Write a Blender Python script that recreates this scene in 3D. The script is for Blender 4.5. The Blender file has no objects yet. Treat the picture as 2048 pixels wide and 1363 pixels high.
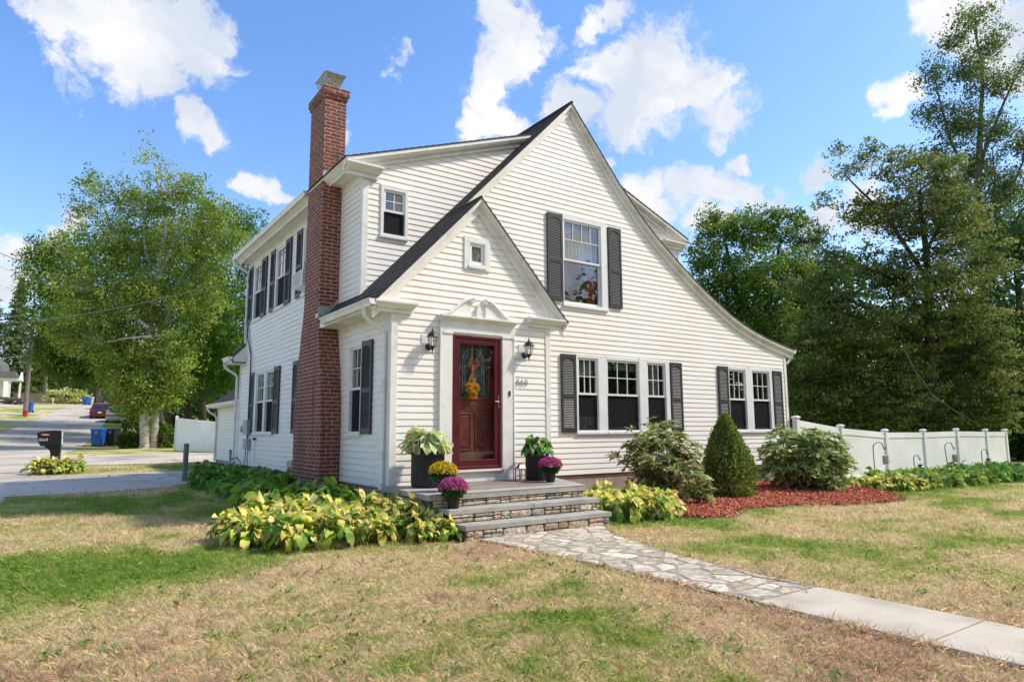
import bpy, math, random
import numpy as np
from mathutils import Vector, Matrix
from math import radians as R, sin, cos, pi, sqrt

S = bpy.context.scene
COL = S.collection
rnd = random.Random(7)
NP = np.random.default_rng(11)

# ------------------------------------------------------------------ camera numbers (measured from the house's own edges)
CAM = np.array([-4.131, -9.085, 1.45])
F_PX = 1324.57
_y, _p, _r = R(34.82), R(7.62), R(-0.264)
FW = np.array([sin(_y)*cos(_p), cos(_y)*cos(_p), sin(_p)])
_rt = np.array([cos(_y), -sin(_y), 0.]); _up = np.cross(_rt, FW)
RT = cos(_r)*_rt + sin(_r)*_up
UP = -sin(_r)*_rt + cos(_r)*_up
def at(u, v, depth):
    """world point seen at (u, v) of the 2048 px photo at a given distance along the view"""
    d = (u-1024)*RT - (v-681.5)*UP + F_PX*FW
    return CAM + d*(depth/F_PX)
def direction(u, v):
    d = (u-1024)*RT - (v-681.5)*UP + F_PX*FW
    return d/np.linalg.norm(d)

# ------------------------------------------------------------------ terrain height
HY = [-60, -30, 0, 14, 38, 50, 62, 70, 81, 95, 120, 400]
HZ = [.05, .05, .13, .22, .5, 1.2, 2.2, 2.75, 3.9, 5.0, 6.0, 6.0]
def H(x, y):
    return float(np.interp(y, HY, HZ)) - .45*min(max((x-9)/20, 0), 1)
def Hn(x, y):
    return np.interp(y, HY, HZ) - .45*np.clip((x-9)/20, 0, 1)

# ------------------------------------------------------------------ materials
MATS = {}
def nodes(name):
    m = bpy.data.materials.new(name); m.use_nodes = True
    nt = m.node_tree; b = nt.nodes['Principled BSDF']
    return m, nt, b
def N(nt, t, **kw):
    n = nt.nodes.new(t)
    for k, v in kw.items():
        if k in n.inputs: n.inputs[k].default_value = v
        else: setattr(n, k, v)
    return n
def ramp(nt, stops):
    n = nt.nodes.new('ShaderNodeValToRGB'); e = n.color_ramp.elements
    while len(e) < len(stops): e.new(.5)
    for i, (p, c) in enumerate(stops):
        e[i].position = p; e[i].color = (*c, 1) if len(c) == 3 else c
    return n
def mix(nt, blend='MIX', fac=.5):
    n = nt.nodes.new('ShaderNodeMix'); n.data_type = 'RGBA'; n.blend_type = blend
    n.inputs[0].default_value = fac
    return n    # inputs 0 fac, 6 A, 7 B ; output 2
def math_(nt, op, a=None, b=None):
    n = nt.nodes.new('ShaderNodeMath'); n.operation = op
    if a is not None: n.inputs[0].default_value = a
    if b is not None: n.inputs[1].default_value = b
    return n
def world_pos(nt):
    return nt.nodes.new('ShaderNodeNewGeometry').outputs['Position']
def simple(name, col, rough=.6, var=.12, scale=6., bump=0., bscale=40., metal=0., spec=.5, col2=None):
    m, nt, b = nodes(name); L = nt.links
    pos = world_pos(nt)
    n1 = N(nt, 'ShaderNodeTexNoise', Scale=scale, Detail=6.)
    L.new(pos, n1.inputs['Vector'])
    c2 = col2 or tuple(c*(1-var*2.2) for c in col)
    rp = ramp(nt, [(.35, c2), (.62, col)])
    L.new(n1.outputs[0], rp.inputs[0]); L.new(rp.outputs[0], b.inputs['Base Color'])
    b.inputs['Roughness'].default_value = rough; b.inputs['Metallic'].default_value = metal
    b.inputs['Specular IOR Level'].default_value = spec if rough < .7 else spec*.3
    if bump:
        n2 = N(nt, 'ShaderNodeTexNoise', Scale=bscale, Detail=5.)
        L.new(pos, n2.inputs['Vector'])
        bp = N(nt, 'ShaderNodeBump', Strength=bump, Distance=.01)
        L.new(n2.outputs[0], bp.inputs['Height']); L.new(bp.outputs[0], b.inputs['Normal'])
    MATS[name] = m
    return m
def siding_mat():
    m, nt, b = nodes('clapboard'); L = nt.links
    pos = world_pos(nt)
    mp = N(nt, 'ShaderNodeMapping'); mp.inputs['Scale'].default_value = (1.2, 1.2, 14.)
    L.new(pos, mp.inputs['Vector'])
    n1 = N(nt, 'ShaderNodeTexNoise', Scale=1.6, Detail=7., Roughness=.65); L.new(mp.outputs[0], n1.inputs['Vector'])
    # yellowish dirt that gathers along the butt edge of each board
    sep = N(nt, 'ShaderNodeSeparateXYZ'); L.new(pos, sep.inputs[0])
    s1 = math_(nt, 'SUBTRACT', b=.6); L.new(sep.outputs[2], s1.inputs[0])
    s2 = math_(nt, 'DIVIDE', b=.1016); L.new(s1.outputs[0], s2.inputs[0])
    s3 = math_(nt, 'FRACT'); L.new(s2.outputs[0], s3.inputs[0])
    edge = ramp(nt, [(0., (1, 1, 1)), (.12, (.35, .35, .35)), (.24, (0, 0, 0)), (.93, (0, 0, 0)), (1., (.8, .8, .8))])
    L.new(s3.outputs[0], edge.inputs[0])
    n2 = N(nt, 'ShaderNodeTexNoise', Scale=.9, Detail=5., Roughness=.7); L.new(pos, n2.inputs['Vector'])
    st = ramp(nt, [(.40, (.08, .08, .08)), (.58, (1, 1, 1))]); L.new(n2.outputs[0], st.inputs[0])
    mu = mix(nt, 'MULTIPLY', 1.); L.new(edge.outputs[0], mu.inputs[6]); L.new(st.outputs[0], mu.inputs[7])
    base = ramp(nt, [(.3, (.80, .78, .74)), (.6, (.87, .858, .825))]); L.new(n1.outputs[0], base.inputs[0])
    mx = mix(nt); L.new(mu.outputs[2], mx.inputs[0]); L.new(base.outputs[0], mx.inputs[6])
    mx.inputs[7].default_value = (.72, .56, .32, 1)
    L.new(mx.outputs[2], b.inputs['Base Color'])
    b.inputs['Roughness'].default_value = .5; b.inputs['Specular IOR Level'].default_value = .3
    mp2 = N(nt, 'ShaderNodeMapping'); mp2.inputs['Scale'].default_value = (6., 6., 90.)
    L.new(pos, mp2.inputs['Vector'])
    n3 = N(nt, 'ShaderNodeTexNoise', Scale=2., Detail=3.); L.new(mp2.outputs[0], n3.inputs['Vector'])
    bp = N(nt, 'ShaderNodeBump', Strength=.12, Distance=.004); L.new(n3.outputs[0], bp.inputs['Height'])
    L.new(bp.outputs[0], b.inputs['Normal'])
    MATS['clapboard'] = m
def trim_mat():
    m, nt, b = nodes('white_trim'); L = nt.links
    pos = world_pos(nt)
    n1 = N(nt, 'ShaderNodeTexNoise', Scale=2.4, Detail=8., Roughness=.7); L.new(pos, n1.inputs['Vector'])
    rp = ramp(nt, [(.32, (.62, .59, .53)), (.5, (.79, .775, .735)), (.7, (.84, .83, .79))])
    L.new(n1.outputs[0], rp.inputs[0]); L.new(rp.outputs[0], b.inputs['Base Color'])
    b.inputs['Roughness'].default_value = .42
    n2 = N(nt, 'ShaderNodeTexNoise', Scale=30., Detail=4.); L.new(pos, n2.inputs['Vector'])
    bp = N(nt, 'ShaderNodeBump', Strength=.1, Distance=.004); L.new(n2.outputs[0], bp.inputs['Height']); L.new(bp.outputs[0], b.inputs['Normal'])
    MATS['white_trim'] = m
def brick_mat():
    m, nt, b = nodes('brick'); L = nt.links
    pos = world_pos(nt)
    sep = N(nt, 'ShaderNodeSeparateXYZ'); L.new(pos, sep.inputs[0])
    a = math_(nt, 'ADD'); L.new(sep.outputs[0], a.inputs[0]); L.new(sep.outputs[1], a.inputs[1])
    cb = N(nt, 'ShaderNodeCombineXYZ'); L.new(a.outputs[0], cb.inputs[0]); L.new(sep.outputs[2], cb.inputs[1])
    wob = N(nt, 'ShaderNodeTexNoise', Scale=9., Detail=2.); L.new(pos, wob.inputs['Vector'])
    wsc = N(nt, 'ShaderNodeVectorMath', operation='SCALE'); wsc.inputs['Scale'].default_value = .012
    L.new(wob.outputs['Color'], wsc.inputs[0])
    add = N(nt, 'ShaderNodeVectorMath', operation='ADD'); L.new(cb.outputs[0], add.inputs[0]); L.new(wsc.outputs[0], add.inputs[1])
    br = N(nt, 'ShaderNodeTexBrick', Scale=1.)
    br.inputs['Brick Width'].default_value = .205; br.inputs['Row Height'].default_value = .0675
    br.inputs['Mortar Size'].default_value = .0075; br.inputs['Mortar Smooth'].default_value = .2; br.inputs['Bias'].default_value = -.05
    br.inputs['Color1'].default_value = (.27, .068, .045, 1); br.inputs['Color2'].default_value = (.165, .045, .034, 1)
    br.inputs['Mortar'].default_value = (.46, .395, .32, 1)
    L.new(add.outputs[0], br.inputs['Vector'])
    n1 = N(nt, 'ShaderNodeTexNoise', Scale=26., Detail=6.); L.new(pos, n1.inputs['Vector'])
    rp = ramp(nt, [(.3, (.55, .52, .5)), (.7, (1.25, 1.2, 1.15))]); L.new(n1.outputs[0], rp.inputs[0])
    mu = mix(nt, 'MULTIPLY', 1.); L.new(br.outputs['Color'], mu.inputs[6]); L.new(rp.outputs[0], mu.inputs[7])
    # soot and algae streaks
    mp = N(nt, 'ShaderNodeMapping'); mp.inputs['Scale'].default_value = (5., 5., .45); L.new(pos, mp.inputs['Vector'])
    n2 = N(nt, 'ShaderNodeTexNoise', Scale=1.2, Detail=4.); L.new(mp.outputs[0], n2.inputs['Vector'])
    r2 = ramp(nt, [(.56, (0, 0, 0)), (.72, (.7, .7, .7))]); L.new(n2.outputs[0], r2.inputs[0])
    mx = mix(nt); L.new(r2.outputs[0], mx.inputs[0]); L.new(mu.outputs[2], mx.inputs[6]); mx.inputs[7].default_value = (.07, .05, .035, 1)
    L.new(mx.outputs[2], b.inputs['Base Color']); b.inputs['Roughness'].default_value = .88
    inv = math_(nt, 'SUBTRACT', a=1.); L.new(br.outputs['Fac'], inv.inputs[1])
    ad = math_(nt, 'MULTIPLY_ADD', b=.25); L.new(n1.outputs[0], ad.inputs[0]); L.new(inv.outputs[0], ad.inputs[2])
    bp = N(nt, 'ShaderNodeBump', Strength=.9, Distance=.008); L.new(ad.outputs[0], bp.inputs['Height']); L.new(bp.outputs[0], b.inputs['Normal'])
    MATS['brick'] = m
def shingle_mat():
    m, nt, b = nodes('shingles'); L = nt.links
    pos = world_pos(nt)
    sep = N(nt, 'ShaderNodeSeparateXYZ'); L.new(pos, sep.inputs[0])
    cb = N(nt, 'ShaderNodeCombineXYZ'); L.new(sep.outputs[1], cb.inputs[0])
    sl = math_(nt, 'MULTIPLY', b=1.446); L.new(sep.outputs[0], sl.inputs[0]); L.new(sl.outputs[0], cb.inputs[1])
    br = N(nt, 'ShaderNodeTexBrick', Scale=1.)
    br.inputs['Brick Width'].default_value = .30; br.inputs['Row Height'].default_value = .14
    br.inputs['Mortar Size'].default_value = .006; br.inputs['Mortar Smooth'].default_value = .3
    br.inputs['Color1'].default_value = (.060, .053, .048, 1); br.inputs['Color2'].default_value = (.036, .033, .031, 1)
    br.inputs['Mortar'].default_value = (.02, .018, .018, 1)
    L.new(cb.outputs[0], br.inputs['Vector'])
    n1 = N(nt, 'ShaderNodeTexNoise', Scale=60., Detail=4.); L.new(pos, n1.inputs['Vector'])
    rp = ramp(nt, [(.3, (.6, .6, .6)), (.7, (1.5, 1.45, 1.4))]); L.new(n1.outputs[0], rp.inputs[0])
    mu = mix(nt, 'MULTIPLY', 1.); L.new(br.outputs['Color'], mu.inputs[6]); L.new(rp.outputs[0], mu.inputs[7])
    L.new(mu.outputs[2], b.inputs['Base Color']); b.inputs['Roughness'].default_value = .92
    bp = N(nt, 'ShaderNodeBump', Strength=.5, Distance=.01); L.new(n1.outputs[0], bp.inputs['Height']); L.new(bp.outputs[0], b.inputs['Normal'])
    MATS['shingles'] = m
def leaf_mat(name, trans=.35, rough=.5, gain=1.0, spec=.4):
    """leaf colour comes from the per-leaf attribute; some light passes through"""
    m, nt, b = nodes(name); L = nt.links
    at_ = N(nt, 'ShaderNodeAttribute', attribute_name='tint')
    oi = nt.nodes.new('ShaderNodeObjectInfo')
    hs = N(nt, 'ShaderNodeHueSaturation')
    mr = N(nt, 'ShaderNodeMapRange'); mr.inputs[3].default_value = .88*gain; mr.inputs[4].default_value = 1.12*gain
    L.new(oi.outputs['Random'], mr.inputs[0]); L.new(mr.outputs[0], hs.inputs['Value'])
    L.new(at_.outputs['Color'], hs.inputs['Color'])
    L.new(hs.outputs[0], b.inputs['Base Color']); b.inputs['Roughness'].default_value = rough
    b.inputs['Specular IOR Level'].default_value = spec
    tr = nt.nodes.new('ShaderNodeBsdfTranslucent'); L.new(hs.outputs[0], tr.inputs[0])
    ms = nt.nodes.new('ShaderNodeMixShader'); ms.inputs[0].default_value = trans
    L.new(b.outputs[0], ms.inputs[1]); L.new(tr.outputs[0], ms.inputs[2])
    L.new(ms.outputs[0], nt.nodes['Material Output'].inputs[0])
    MATS[name] = m
def tint_mat(name, rough=.85, bump=.4, bscale=30., var=.3):
    m, nt, b = nodes(name); L = nt.links
    at_ = N(nt, 'ShaderNodeAttribute', attribute_name='tint'); pos = world_pos(nt)
    n1 = N(nt, 'ShaderNodeTexNoise', Scale=bscale, Detail=6.); L.new(pos, n1.inputs['Vector'])
    rp = ramp(nt, [(.3, (1-var,)*3), (.7, (1+var,)*3)]); L.new(n1.outputs[0], rp.inputs[0])
    mu = mix(nt, 'MULTIPLY', 1.); L.new(at_.outputs['Color'], mu.inputs[6]); L.new(rp.outputs[0], mu.inputs[7])
    L.new(mu.outputs[2], b.inputs['Base Color']); b.inputs['Roughness'].default_value = rough; b.inputs['Specular IOR Level'].default_value = .15
    bp = N(nt, 'ShaderNodeBump', Strength=bump, Distance=.01); L.new(n1.outputs[0], bp.inputs['Height']); L.new(bp.outputs[0], b.inputs['Normal'])
    MATS[name] = m
def glass_mat(name='window_glass', tint=(.9, .93, .92), refl=1.0, dark=0.):
    m, nt, b = nodes(name); L = nt.links
    nt.nodes.remove(b)
    tr = nt.nodes.new('ShaderNodeBsdfTransparent'); tr.inputs[0].default_value = (*tint, 1)
    gl = nt.nodes.new('ShaderNodeBsdfGlossy'); gl.inputs['Roughness'].default_value = .015
    gl.inputs[0].default_value = (1, 1, 1, 1)
    lw_ = N(nt, 'ShaderNodeLayerWeight', Blend=.5)
    pw = math_(nt, 'POWER', b=4.); L.new(lw_.outputs['Facing'], pw.inputs[0])
    mu = math_(nt, 'MULTIPLY_ADD', b=.9*refl); mu.inputs[2].default_value = .07*refl; mu.use_clamp = True
    L.new(pw.outputs[0], mu.inputs[0])
    pos = world_pos(nt)
    n1 = N(nt, 'ShaderNodeTexNoise', Scale=1.5, Detail=1.); L.new(pos, n1.inputs['Vector'])
    bp = N(nt, 'ShaderNodeBump', Strength=.04, Distance=.02); L.new(n1.outputs[0], bp.inputs['Height']); L.new(bp.outputs[0], gl.inputs['Normal'])
    ms = nt.nodes.new('ShaderNodeMixShader'); L.new(mu.outputs[0], ms.inputs[0]); L.new(tr.outputs[0], ms.inputs[1]); L.new(gl.outputs[0], ms.inputs[2])
    L.new(ms.outputs[0], nt.nodes['Material Output'].inputs[0])
    MATS[name] = m
def screen_mat():
    m, nt, b = nodes('insect_screen'); L = nt.links
    b.inputs['Base Color'].default_value = (.018, .018, .019, 1); b.inputs['Roughness'].default_value = .7; b.inputs['Specular IOR Level'].default_value = .1
    tr = nt.nodes.new('ShaderNodeBsdfTransparent')
    ms = nt.nodes.new('ShaderNodeMixShader'); ms.inputs[0].default_value = .62
    L.new(tr.outputs[0], ms.inputs[1]); L.new(b.outputs[0], ms.inputs[2]); L.new(ms.outputs[0], nt.nodes['Material Output'].inputs[0])
    MATS['insect_screen'] = m
def lawn_colour(nt, pos):
    """patchy drought-browned turf colour as a function of the place on the ground"""
    L = nt.links
    n1 = N(nt, 'ShaderNodeTexNoise', Scale=.36, Detail=4., Roughness=.58, Distortion=.8); L.new(pos, n1.inputs['Vector'])
    n2 = N(nt, 'ShaderNodeTexNoise', Scale=3.4, Detail=5., Roughness=.7); L.new(pos, n2.inputs['Vector'])
    a = math_(nt, 'MULTIPLY_ADD', b=.42); L.new(n2.outputs[0], a.inputs[0]); L.new(n1.outputs[0], a.inputs[2])
    # the strip by the house is watered, the open lawn in front is dry
    sep = N(nt, 'ShaderNodeSeparateXYZ'); L.new(pos, sep.inputs[0])
    mr = N(nt, 'ShaderNodeMapRange'); mr.inputs[1].default_value = -3.1; mr.inputs[2].default_value = -1.7; mr.inputs[3].default_value = .055; mr.inputs[4].default_value = -.09
    L.new(sep.outputs[1], mr.inputs[0])
    mx_ = N(nt, 'ShaderNodeMapRange'); mx_.inputs[1].default_value = 1.3; mx_.inputs[2].default_value = 4.; mx_.inputs[3].default_value = 0.; mx_.inputs[4].default_value = -.115
    L.new(sep.outputs[0], mx_.inputs[0])
    a1 = math_(nt, 'ADD'); L.new(a.outputs[0], a1.inputs[0]); L.new(mr.outputs[0], a1.inputs[1])
    a2 = math_(nt, 'ADD'); L.new(a1.outputs[0], a2.inputs[0]); L.new(mx_.outputs[0], a2.inputs[1])
    rp = ramp(nt, [(.52, (.22, .32, .055)), (.61, (.37, .41, .11)), (.65, (.53, .47, .22)), (.75, (.67, .54, .335)), (.87, (.55, .385, .255))])
    L.new(a2.outputs[0], rp.inputs[0])
    return rp.outputs[0]
def ground_mats():
    m, nt, b = nodes('lawn_soil'); L = nt.links; pos = world_pos(nt)
    c = lawn_colour(nt, pos)
    n3 = N(nt, 'ShaderNodeTexNoise', Scale=45., Detail=4., Roughness=.8); L.new(pos, n3.inputs['Vector'])
    rp = ramp(nt, [(.3, (.68, .68, .68)), (.68, (1.15, 1.12, 1.08))]); L.new(n3.outputs[0], rp.inputs[0])
    mu = mix(nt, 'MULTIPLY', 1.); L.new(c, mu.inputs[6]); L.new(rp.outputs[0], mu.inputs[7])
    L.new(mu.outputs[2], b.inputs['Base Color']); b.inputs['Roughness'].default_value = .95; b.inputs['Specular IOR Level'].default_value = .1
    bp = N(nt, 'ShaderNodeBump', Strength=.9, Distance=.03); L.new(n3.outputs[0], bp.inputs['Height']); L.new(bp.outputs[0], b.inputs['Normal'])
    MATS['lawn_soil'] = m
    m, nt, b = nodes('grass_blades'); L = nt.links; pos = world_pos(nt)
    c = lawn_colour(nt, pos)
    at_ = N(nt, 'ShaderNodeAttribute', attribute_name='tint')
    mu = mix(nt, 'MULTIPLY', 1.); L.new(c, mu.inputs[6]); L.new(at_.outputs['Color'], mu.inputs[7])
    L.new(mu.outputs[2], b.inputs['Base Color']); b.inputs['Roughness'].default_value = .6; b.inputs['Specular IOR Level'].default_value = .25
    tr = nt.nodes.new('ShaderNodeBsdfTranslucent'); L.new(mu.outputs[2], tr.inputs[0])
    ms = nt.nodes.new('ShaderNodeMixShader'); ms.inputs[0].default_value = .5
    L.new(b.outputs[0], ms.inputs[1]); L.new(tr.outputs[0], ms.inputs[2]); L.new(ms.outputs[0], nt.nodes['Material Output'].inputs[0])
    MATS['grass_blades'] = m
    # asphalt, pale and patchy
    m, nt, b = nodes('pale_asphalt'); L = nt.links; pos = world_pos(nt)
    n1 = N(nt, 'ShaderNodeTexNoise', Scale=.35, Detail=6., Roughness=.6); L.new(pos, n1.inputs['Vector'])
    n2 = N(nt, 'ShaderNodeTexNoise', Scale=60., Detail=3.); L.new(pos, n2.inputs['Vector'])
    rp = ramp(nt, [(.34, (.37, .33, .27)), (.5, (.53, .475, .39)), (.68, (.60, .545, .455))]); L.new(n1.outputs[0], rp.inputs[0])
    r2 = ramp(nt, [(.3, (.8, .8, .8)), (.7, (1.12, 1.12, 1.12))]); L.new(n2.outputs[0], r2.inputs[0])
    mu = mix(nt, 'MULTIPLY', 1.); L.new(rp.outputs[0], mu.inputs[6]); L.new(r2.outputs[0], mu.inputs[7])
    vo = N(nt, 'ShaderNodeTexVoronoi', feature='DISTANCE_TO_EDGE', Scale=.33); 
    wv = N(nt, 'ShaderNodeTexNoise', Scale=1.4, Detail=4.); L.new(pos, wv.inputs['Vector'])
    sc = N(nt, 'ShaderNodeVectorMath', operation='SCALE'); sc.inputs['Scale'].default_value = .9; L.new(wv.outputs['Color'], sc.inputs[0])
    ad = N(nt, 'ShaderNodeVectorMath', operation='ADD'); L.new(pos, ad.inputs[0]); L.new(sc.outputs[0], ad.inputs[1]); L.new(ad.outputs[0], vo.inputs['Vector'])
    cr = ramp(nt, [(0., (.35, .35, .35)), (.016, (1, 1, 1))]); L.new(vo.outputs['Distance'], cr.inputs[0])
    m3 = mix(nt, 'MULTIPLY', 1.); L.new(mu.outputs[2], m3.inputs[6]); L.new(cr.outputs[0], m3.inputs[7])
    L.new(m3.outputs[2], b.inputs['Base Color']); b.inputs['Roughness'].default_value = .9; b.inputs['Specular IOR Level'].default_value = .1
    bp = N(nt, 'ShaderNodeBump', Strength=.3, Distance=.01); L.new(n2.outputs[0], bp.inputs['Height']); L.new(bp.outputs[0], b.inputs['Normal'])
    MATS['pale_asphalt'] = m
    # cut-up flagstones set in gravelly mortar
    m, nt, b = nodes('flagstone'); L = nt.links; pos = world_pos(nt)
    wv = N(nt, 'ShaderNodeTexNoise', Scale=5., Detail=4.); L.new(pos, wv.inputs['Vector'])
    sc = N(nt, 'ShaderNodeVectorMath', operation='SCALE'); sc.inputs['Scale'].default_value = .16; L.new(wv.outputs['Color'], sc.inputs[0])
    ad = N(nt, 'ShaderNodeVectorMath', operation='ADD'); L.new(pos, ad.inputs[0]); L.new(sc.outputs[0], ad.inputs[1])
    mp = N(nt, 'ShaderNodeMapping'); mp.inputs['Scale'].default_value = (2.6, 3.4, 0.); L.new(ad.outputs[0], mp.inputs['Vector'])
    vo = N(nt, 'ShaderNodeTexVoronoi', feature='DISTANCE_TO_EDGE', Scale=1.); L.new(mp.outputs[0], vo.inputs['Vector'])
    vc = N(nt, 'ShaderNodeTexVoronoi', feature='F1', Scale=1.); L.new(mp.outputs[0], vc.inputs['Vector'])
    sepc = N(nt, 'ShaderNodeSeparateColor'); L.new(vc.outputs['Color'], sepc.inputs[0])
    stone = ramp(nt, [(0., (.36, .34, .31)), (.3, (.50, .475, .43)), (.6, (.60, .57, .52)), (.85, (.44, .40, .35)), (1., (.55, .50, .44))]); L.new(sepc.outputs[0], stone.inputs[0])
    n2 = N(nt, 'ShaderNodeTexNoise', Scale=14., Detail=8., Roughness=.7); L.new(pos, n2.inputs['Vector'])
    r2 = ramp(nt, [(.3, (.55, .53, .5)), (.55, (1.0, 1., 1.)), (.75, (1.2, 1.2, 1.2))]); L.new(n2.outputs[0], r2.inputs[0])
    mu = mix(nt, 'MULTIPLY', 1.); L.new(stone.outputs[0], mu.inputs[6]); L.new(r2.outputs[0], mu.inputs[7])
    n4 = N(nt, 'ShaderNodeTexNoise', Scale=3.2, Detail=5.); L.new(pos, n4.inputs['Vector'])
    add2 = math_(nt, 'MULTIPLY_ADD', b=-.18); add2.inputs[2].default_value = .105; L.new(n4.outputs[0], add2.inputs[0])
    sub = math_(nt, 'ADD'); L.new(vo.outputs['Distance'], sub.inputs[0]); L.new(add2.outputs[0], sub.inputs[1])
    gf = ramp(nt, [(.028, (1, 1, 1)), (.05, (0, 0, 0))]); L.new(sub.outputs[0], gf.inputs[0])
    n5 = N(nt, 'ShaderNodeTexNoise', Scale=90., Detail=3.); L.new(pos, n5.inputs['Vector'])
    gr = ramp(nt, [(.3, (.17, .145, .11)), (.7, (.40, .36, .30))]); L.new(n5.outputs[0], gr.inputs[0])
    mx = mix(nt); L.new(gf.outputs[0], mx.inputs[0]); L.new(mu.outputs[2], mx.inputs[6]); L.new(gr.outputs[0], mx.inputs[7])
    L.new(mx.outputs[2], b.inputs['Base Color']); b.inputs['Roughness'].default_value = .85
    hh = math_(nt, 'MULTIPLY_ADD', b=-1.2); L.new(gf.outputs[0], hh.inputs[0]); L.new(n2.outputs[0], hh.inputs[2])
    bp = N(nt, 'ShaderNodeBump', Strength=.8, Distance=.012); L.new(hh.outputs[0], bp.inputs['Height']); L.new(bp.outputs[0], b.inputs['Normal'])
    MATS['flagstone'] = m
def paver_mat():
    m, nt, b = nodes('porch_pavers'); L = nt.links; pos = world_pos(nt)
    br = N(nt, 'ShaderNodeTexBrick', Scale=1.)
    br.inputs['Brick Width'].default_value = .42; br.inputs['Row Height'].default_value = .105
    br.inputs['Mortar Size'].default_value = .006
    br.inputs['Color1'].default_value = (.33, .27, .215, 1); br.inputs['Color2'].default_value = (.19, .155, .13, 1); br.inputs['Mortar'].default_value = (.09, .08, .07, 1)
    L.new(pos, br.inputs['Vector'])
    mp = N(nt, 'ShaderNodeMapping'); mp.inputs['Scale'].default_value = (3., 22., 1.); L.new(pos, mp.inputs['Vector'])
    n1 = N(nt, 'ShaderNodeTexNoise', Scale=3., Detail=7., Roughness=.7); L.new(mp.outputs[0], n1.inputs['Vector'])
    rp = ramp(nt, [(.3, (.5, .48, .46)), (.7, (1.35, 1.35, 1.35))]); L.new(n1.outputs[0], rp.inputs[0])
    mu = mix(nt, 'MULTIPLY', 1.); L.new(br.outputs['Color'], mu.inputs[6]); L.new(rp.outputs[0], mu.inputs[7])
    L.new(mu.outputs[2], b.inputs['Base Color']); b.inputs['Roughness'].default_value = .85
    MATS['porch_pavers'] = m
def birch_mat():
    m, nt, b = nodes('birch_bark'); L = nt.links; pos = world_pos(nt)
    mp = N(nt, 'ShaderNodeMapping'); mp.inputs['Scale'].default_value = (3., 3., 14.); L.new(pos, mp.inputs['Vector'])
    n1 = N(nt, 'ShaderNodeTexNoise', Scale=1.1, Detail=6., Roughness=.7); L.new(mp.outputs[0], n1.inputs['Vector'])
    rp = ramp(nt, [(.36, (.07, .06, .05)), (.46, (.42, .39, .34)), (.6, (.62, .59, .53))]); L.new(n1.outputs[0], rp.inputs[0])
    L.new(rp.outputs[0], b.inputs['Base Color']); b.inputs['Roughness'].default_value = .8
    MATS['birch_bark'] = m

siding_mat(); trim_mat(); brick_mat(); shingle_mat(); ground_mats(); paver_mat(); birch_mat()
leaf_mat('leaves', .40, .6, 1.3, .15); leaf_mat('hosta_leaves', .36, .5, 1.3, .22); leaf_mat('petals', .3, .6); leaf_mat('conifer_needles', .2, .7, 1.1, .1)
tint_mat('field_stone', .85, .9, 22., .5); tint_mat('bark_mulch', .9, .3, 60.)
tint_mat('flag_surface', .85, .7, 16., .34); simple('path_mortar', (.44, .38, .285), .95, .25, 40, 1., 60)
glass_mat(refl=1.5); glass_mat('clear_glass', (.95, .96, .96), .5); screen_mat()
simple('shutter_paint', (.040, .042, .046), .45, .12, 8, .05)
simple('window_vinyl', (.80, .80, .79), .38, .04, 3)
simple('maroon_paint', (.105, .012, .020), .28, .12, 5, .05)
simple('inner_door', (.27, .055, .042), .45, .25, 5, .1)
simple('black_metal', (.022, .022, .023), .4, .2, 30, .1)
simple('nickel', (.30, .29, .27), .3, .2, 30, metal=.8)
simple('bluestone', (.42, .405, .36), .75, .12, 4, .25, 25)
simple('mortar', (.15, .13, .105), .95, .2, 20, .3)
simple('foundation', (.40, .345, .28), .9, .12, 3, .2)
simple('concrete', (.58, .51, .405), .9, .08, 2.2, .6, 70, col2=(.43, .375, .30))
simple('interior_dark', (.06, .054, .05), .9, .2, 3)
simple('interior_wall', (.20, .185, .16), .9, .1, 3)
simple('blind', (.62, .60, .55), .7, .06, 10)
simple('lace', (.62, .60, .56), .8, .15, 40)
simple('red_curtain', (.55, .06, .07), .75, .3, 10)
simple('leaded_glass', (.10, .125, .125), .18, .35, 9, .15, 30, spec=.8)
simple('caming', (.45, .47, .46), .3, .1, 20, metal=.6)
simple('planter_plastic', (.012, .0125, .014), .6, .15, 12)
simple('soil', (.05, .035, .025), .95, .3, 20)
simple('copper_paint', (.42, .20, .17), .4, .15, 20, metal=.3)
simple('galvanised', (.50, .51, .50), .4, .2, 12, metal=.7)
simple('cap_metal', (.52, .50, .46), .45, .15, 14, metal=.4)
simple('grey_box', (.42, .43, .42), .5, .1, 10)
simple('utility_tan', (.50, .42, .33), .55, .15, 10)
simple('grey_pipe', (.16, .17, .18), .6, .1, 10)
simple('vinyl_fence', (.90, .895, .87), .35, .05, 1.2)
simple('bin_blue', (.015, .11, .44), .45, .1, 8)
simple('bin_black', (.02, .022, .025), .5, .1, 8)
simple('mailbox_plastic', (.012, .012, .013), .35, .15, 10)
simple('white_paint', (.78, .78, .76), .5, .05, 10)
simple('red_sticker', (.62, .06, .05), .5, .1, 20)
simple('rubber', (.015, .015, .015), .8, .1, 10)
simple('car_glass', (.02, .025, .03), .08, .1, 5, spec=.9)
simple('paint_red_dark', (.10, .010, .013), .22, .08, 3, spec=.7)
simple('paint_red', (.18, .014, .018), .22, .08, 3, spec=.7)
simple('paint_white', (.62, .61, .585), .25, .04, 3, spec=.7)
simple('tail_light', (.45, .015, .02), .2, .1, 8)
simple('hydrant_red', (.48, .03, .03), .45, .1, 8)
simple('pole_wood', (.21, .175, .145), .9, .2, 8, .4, 30)
simple('fence_wood', (.36, .31, .25), .9, .2, 8)
simple('grey_roof', (.17, .165, .16), .9, .1, 8)
simple('bark', (.105, .085, .065), .95, .3, 9, .8, 18)
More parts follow.
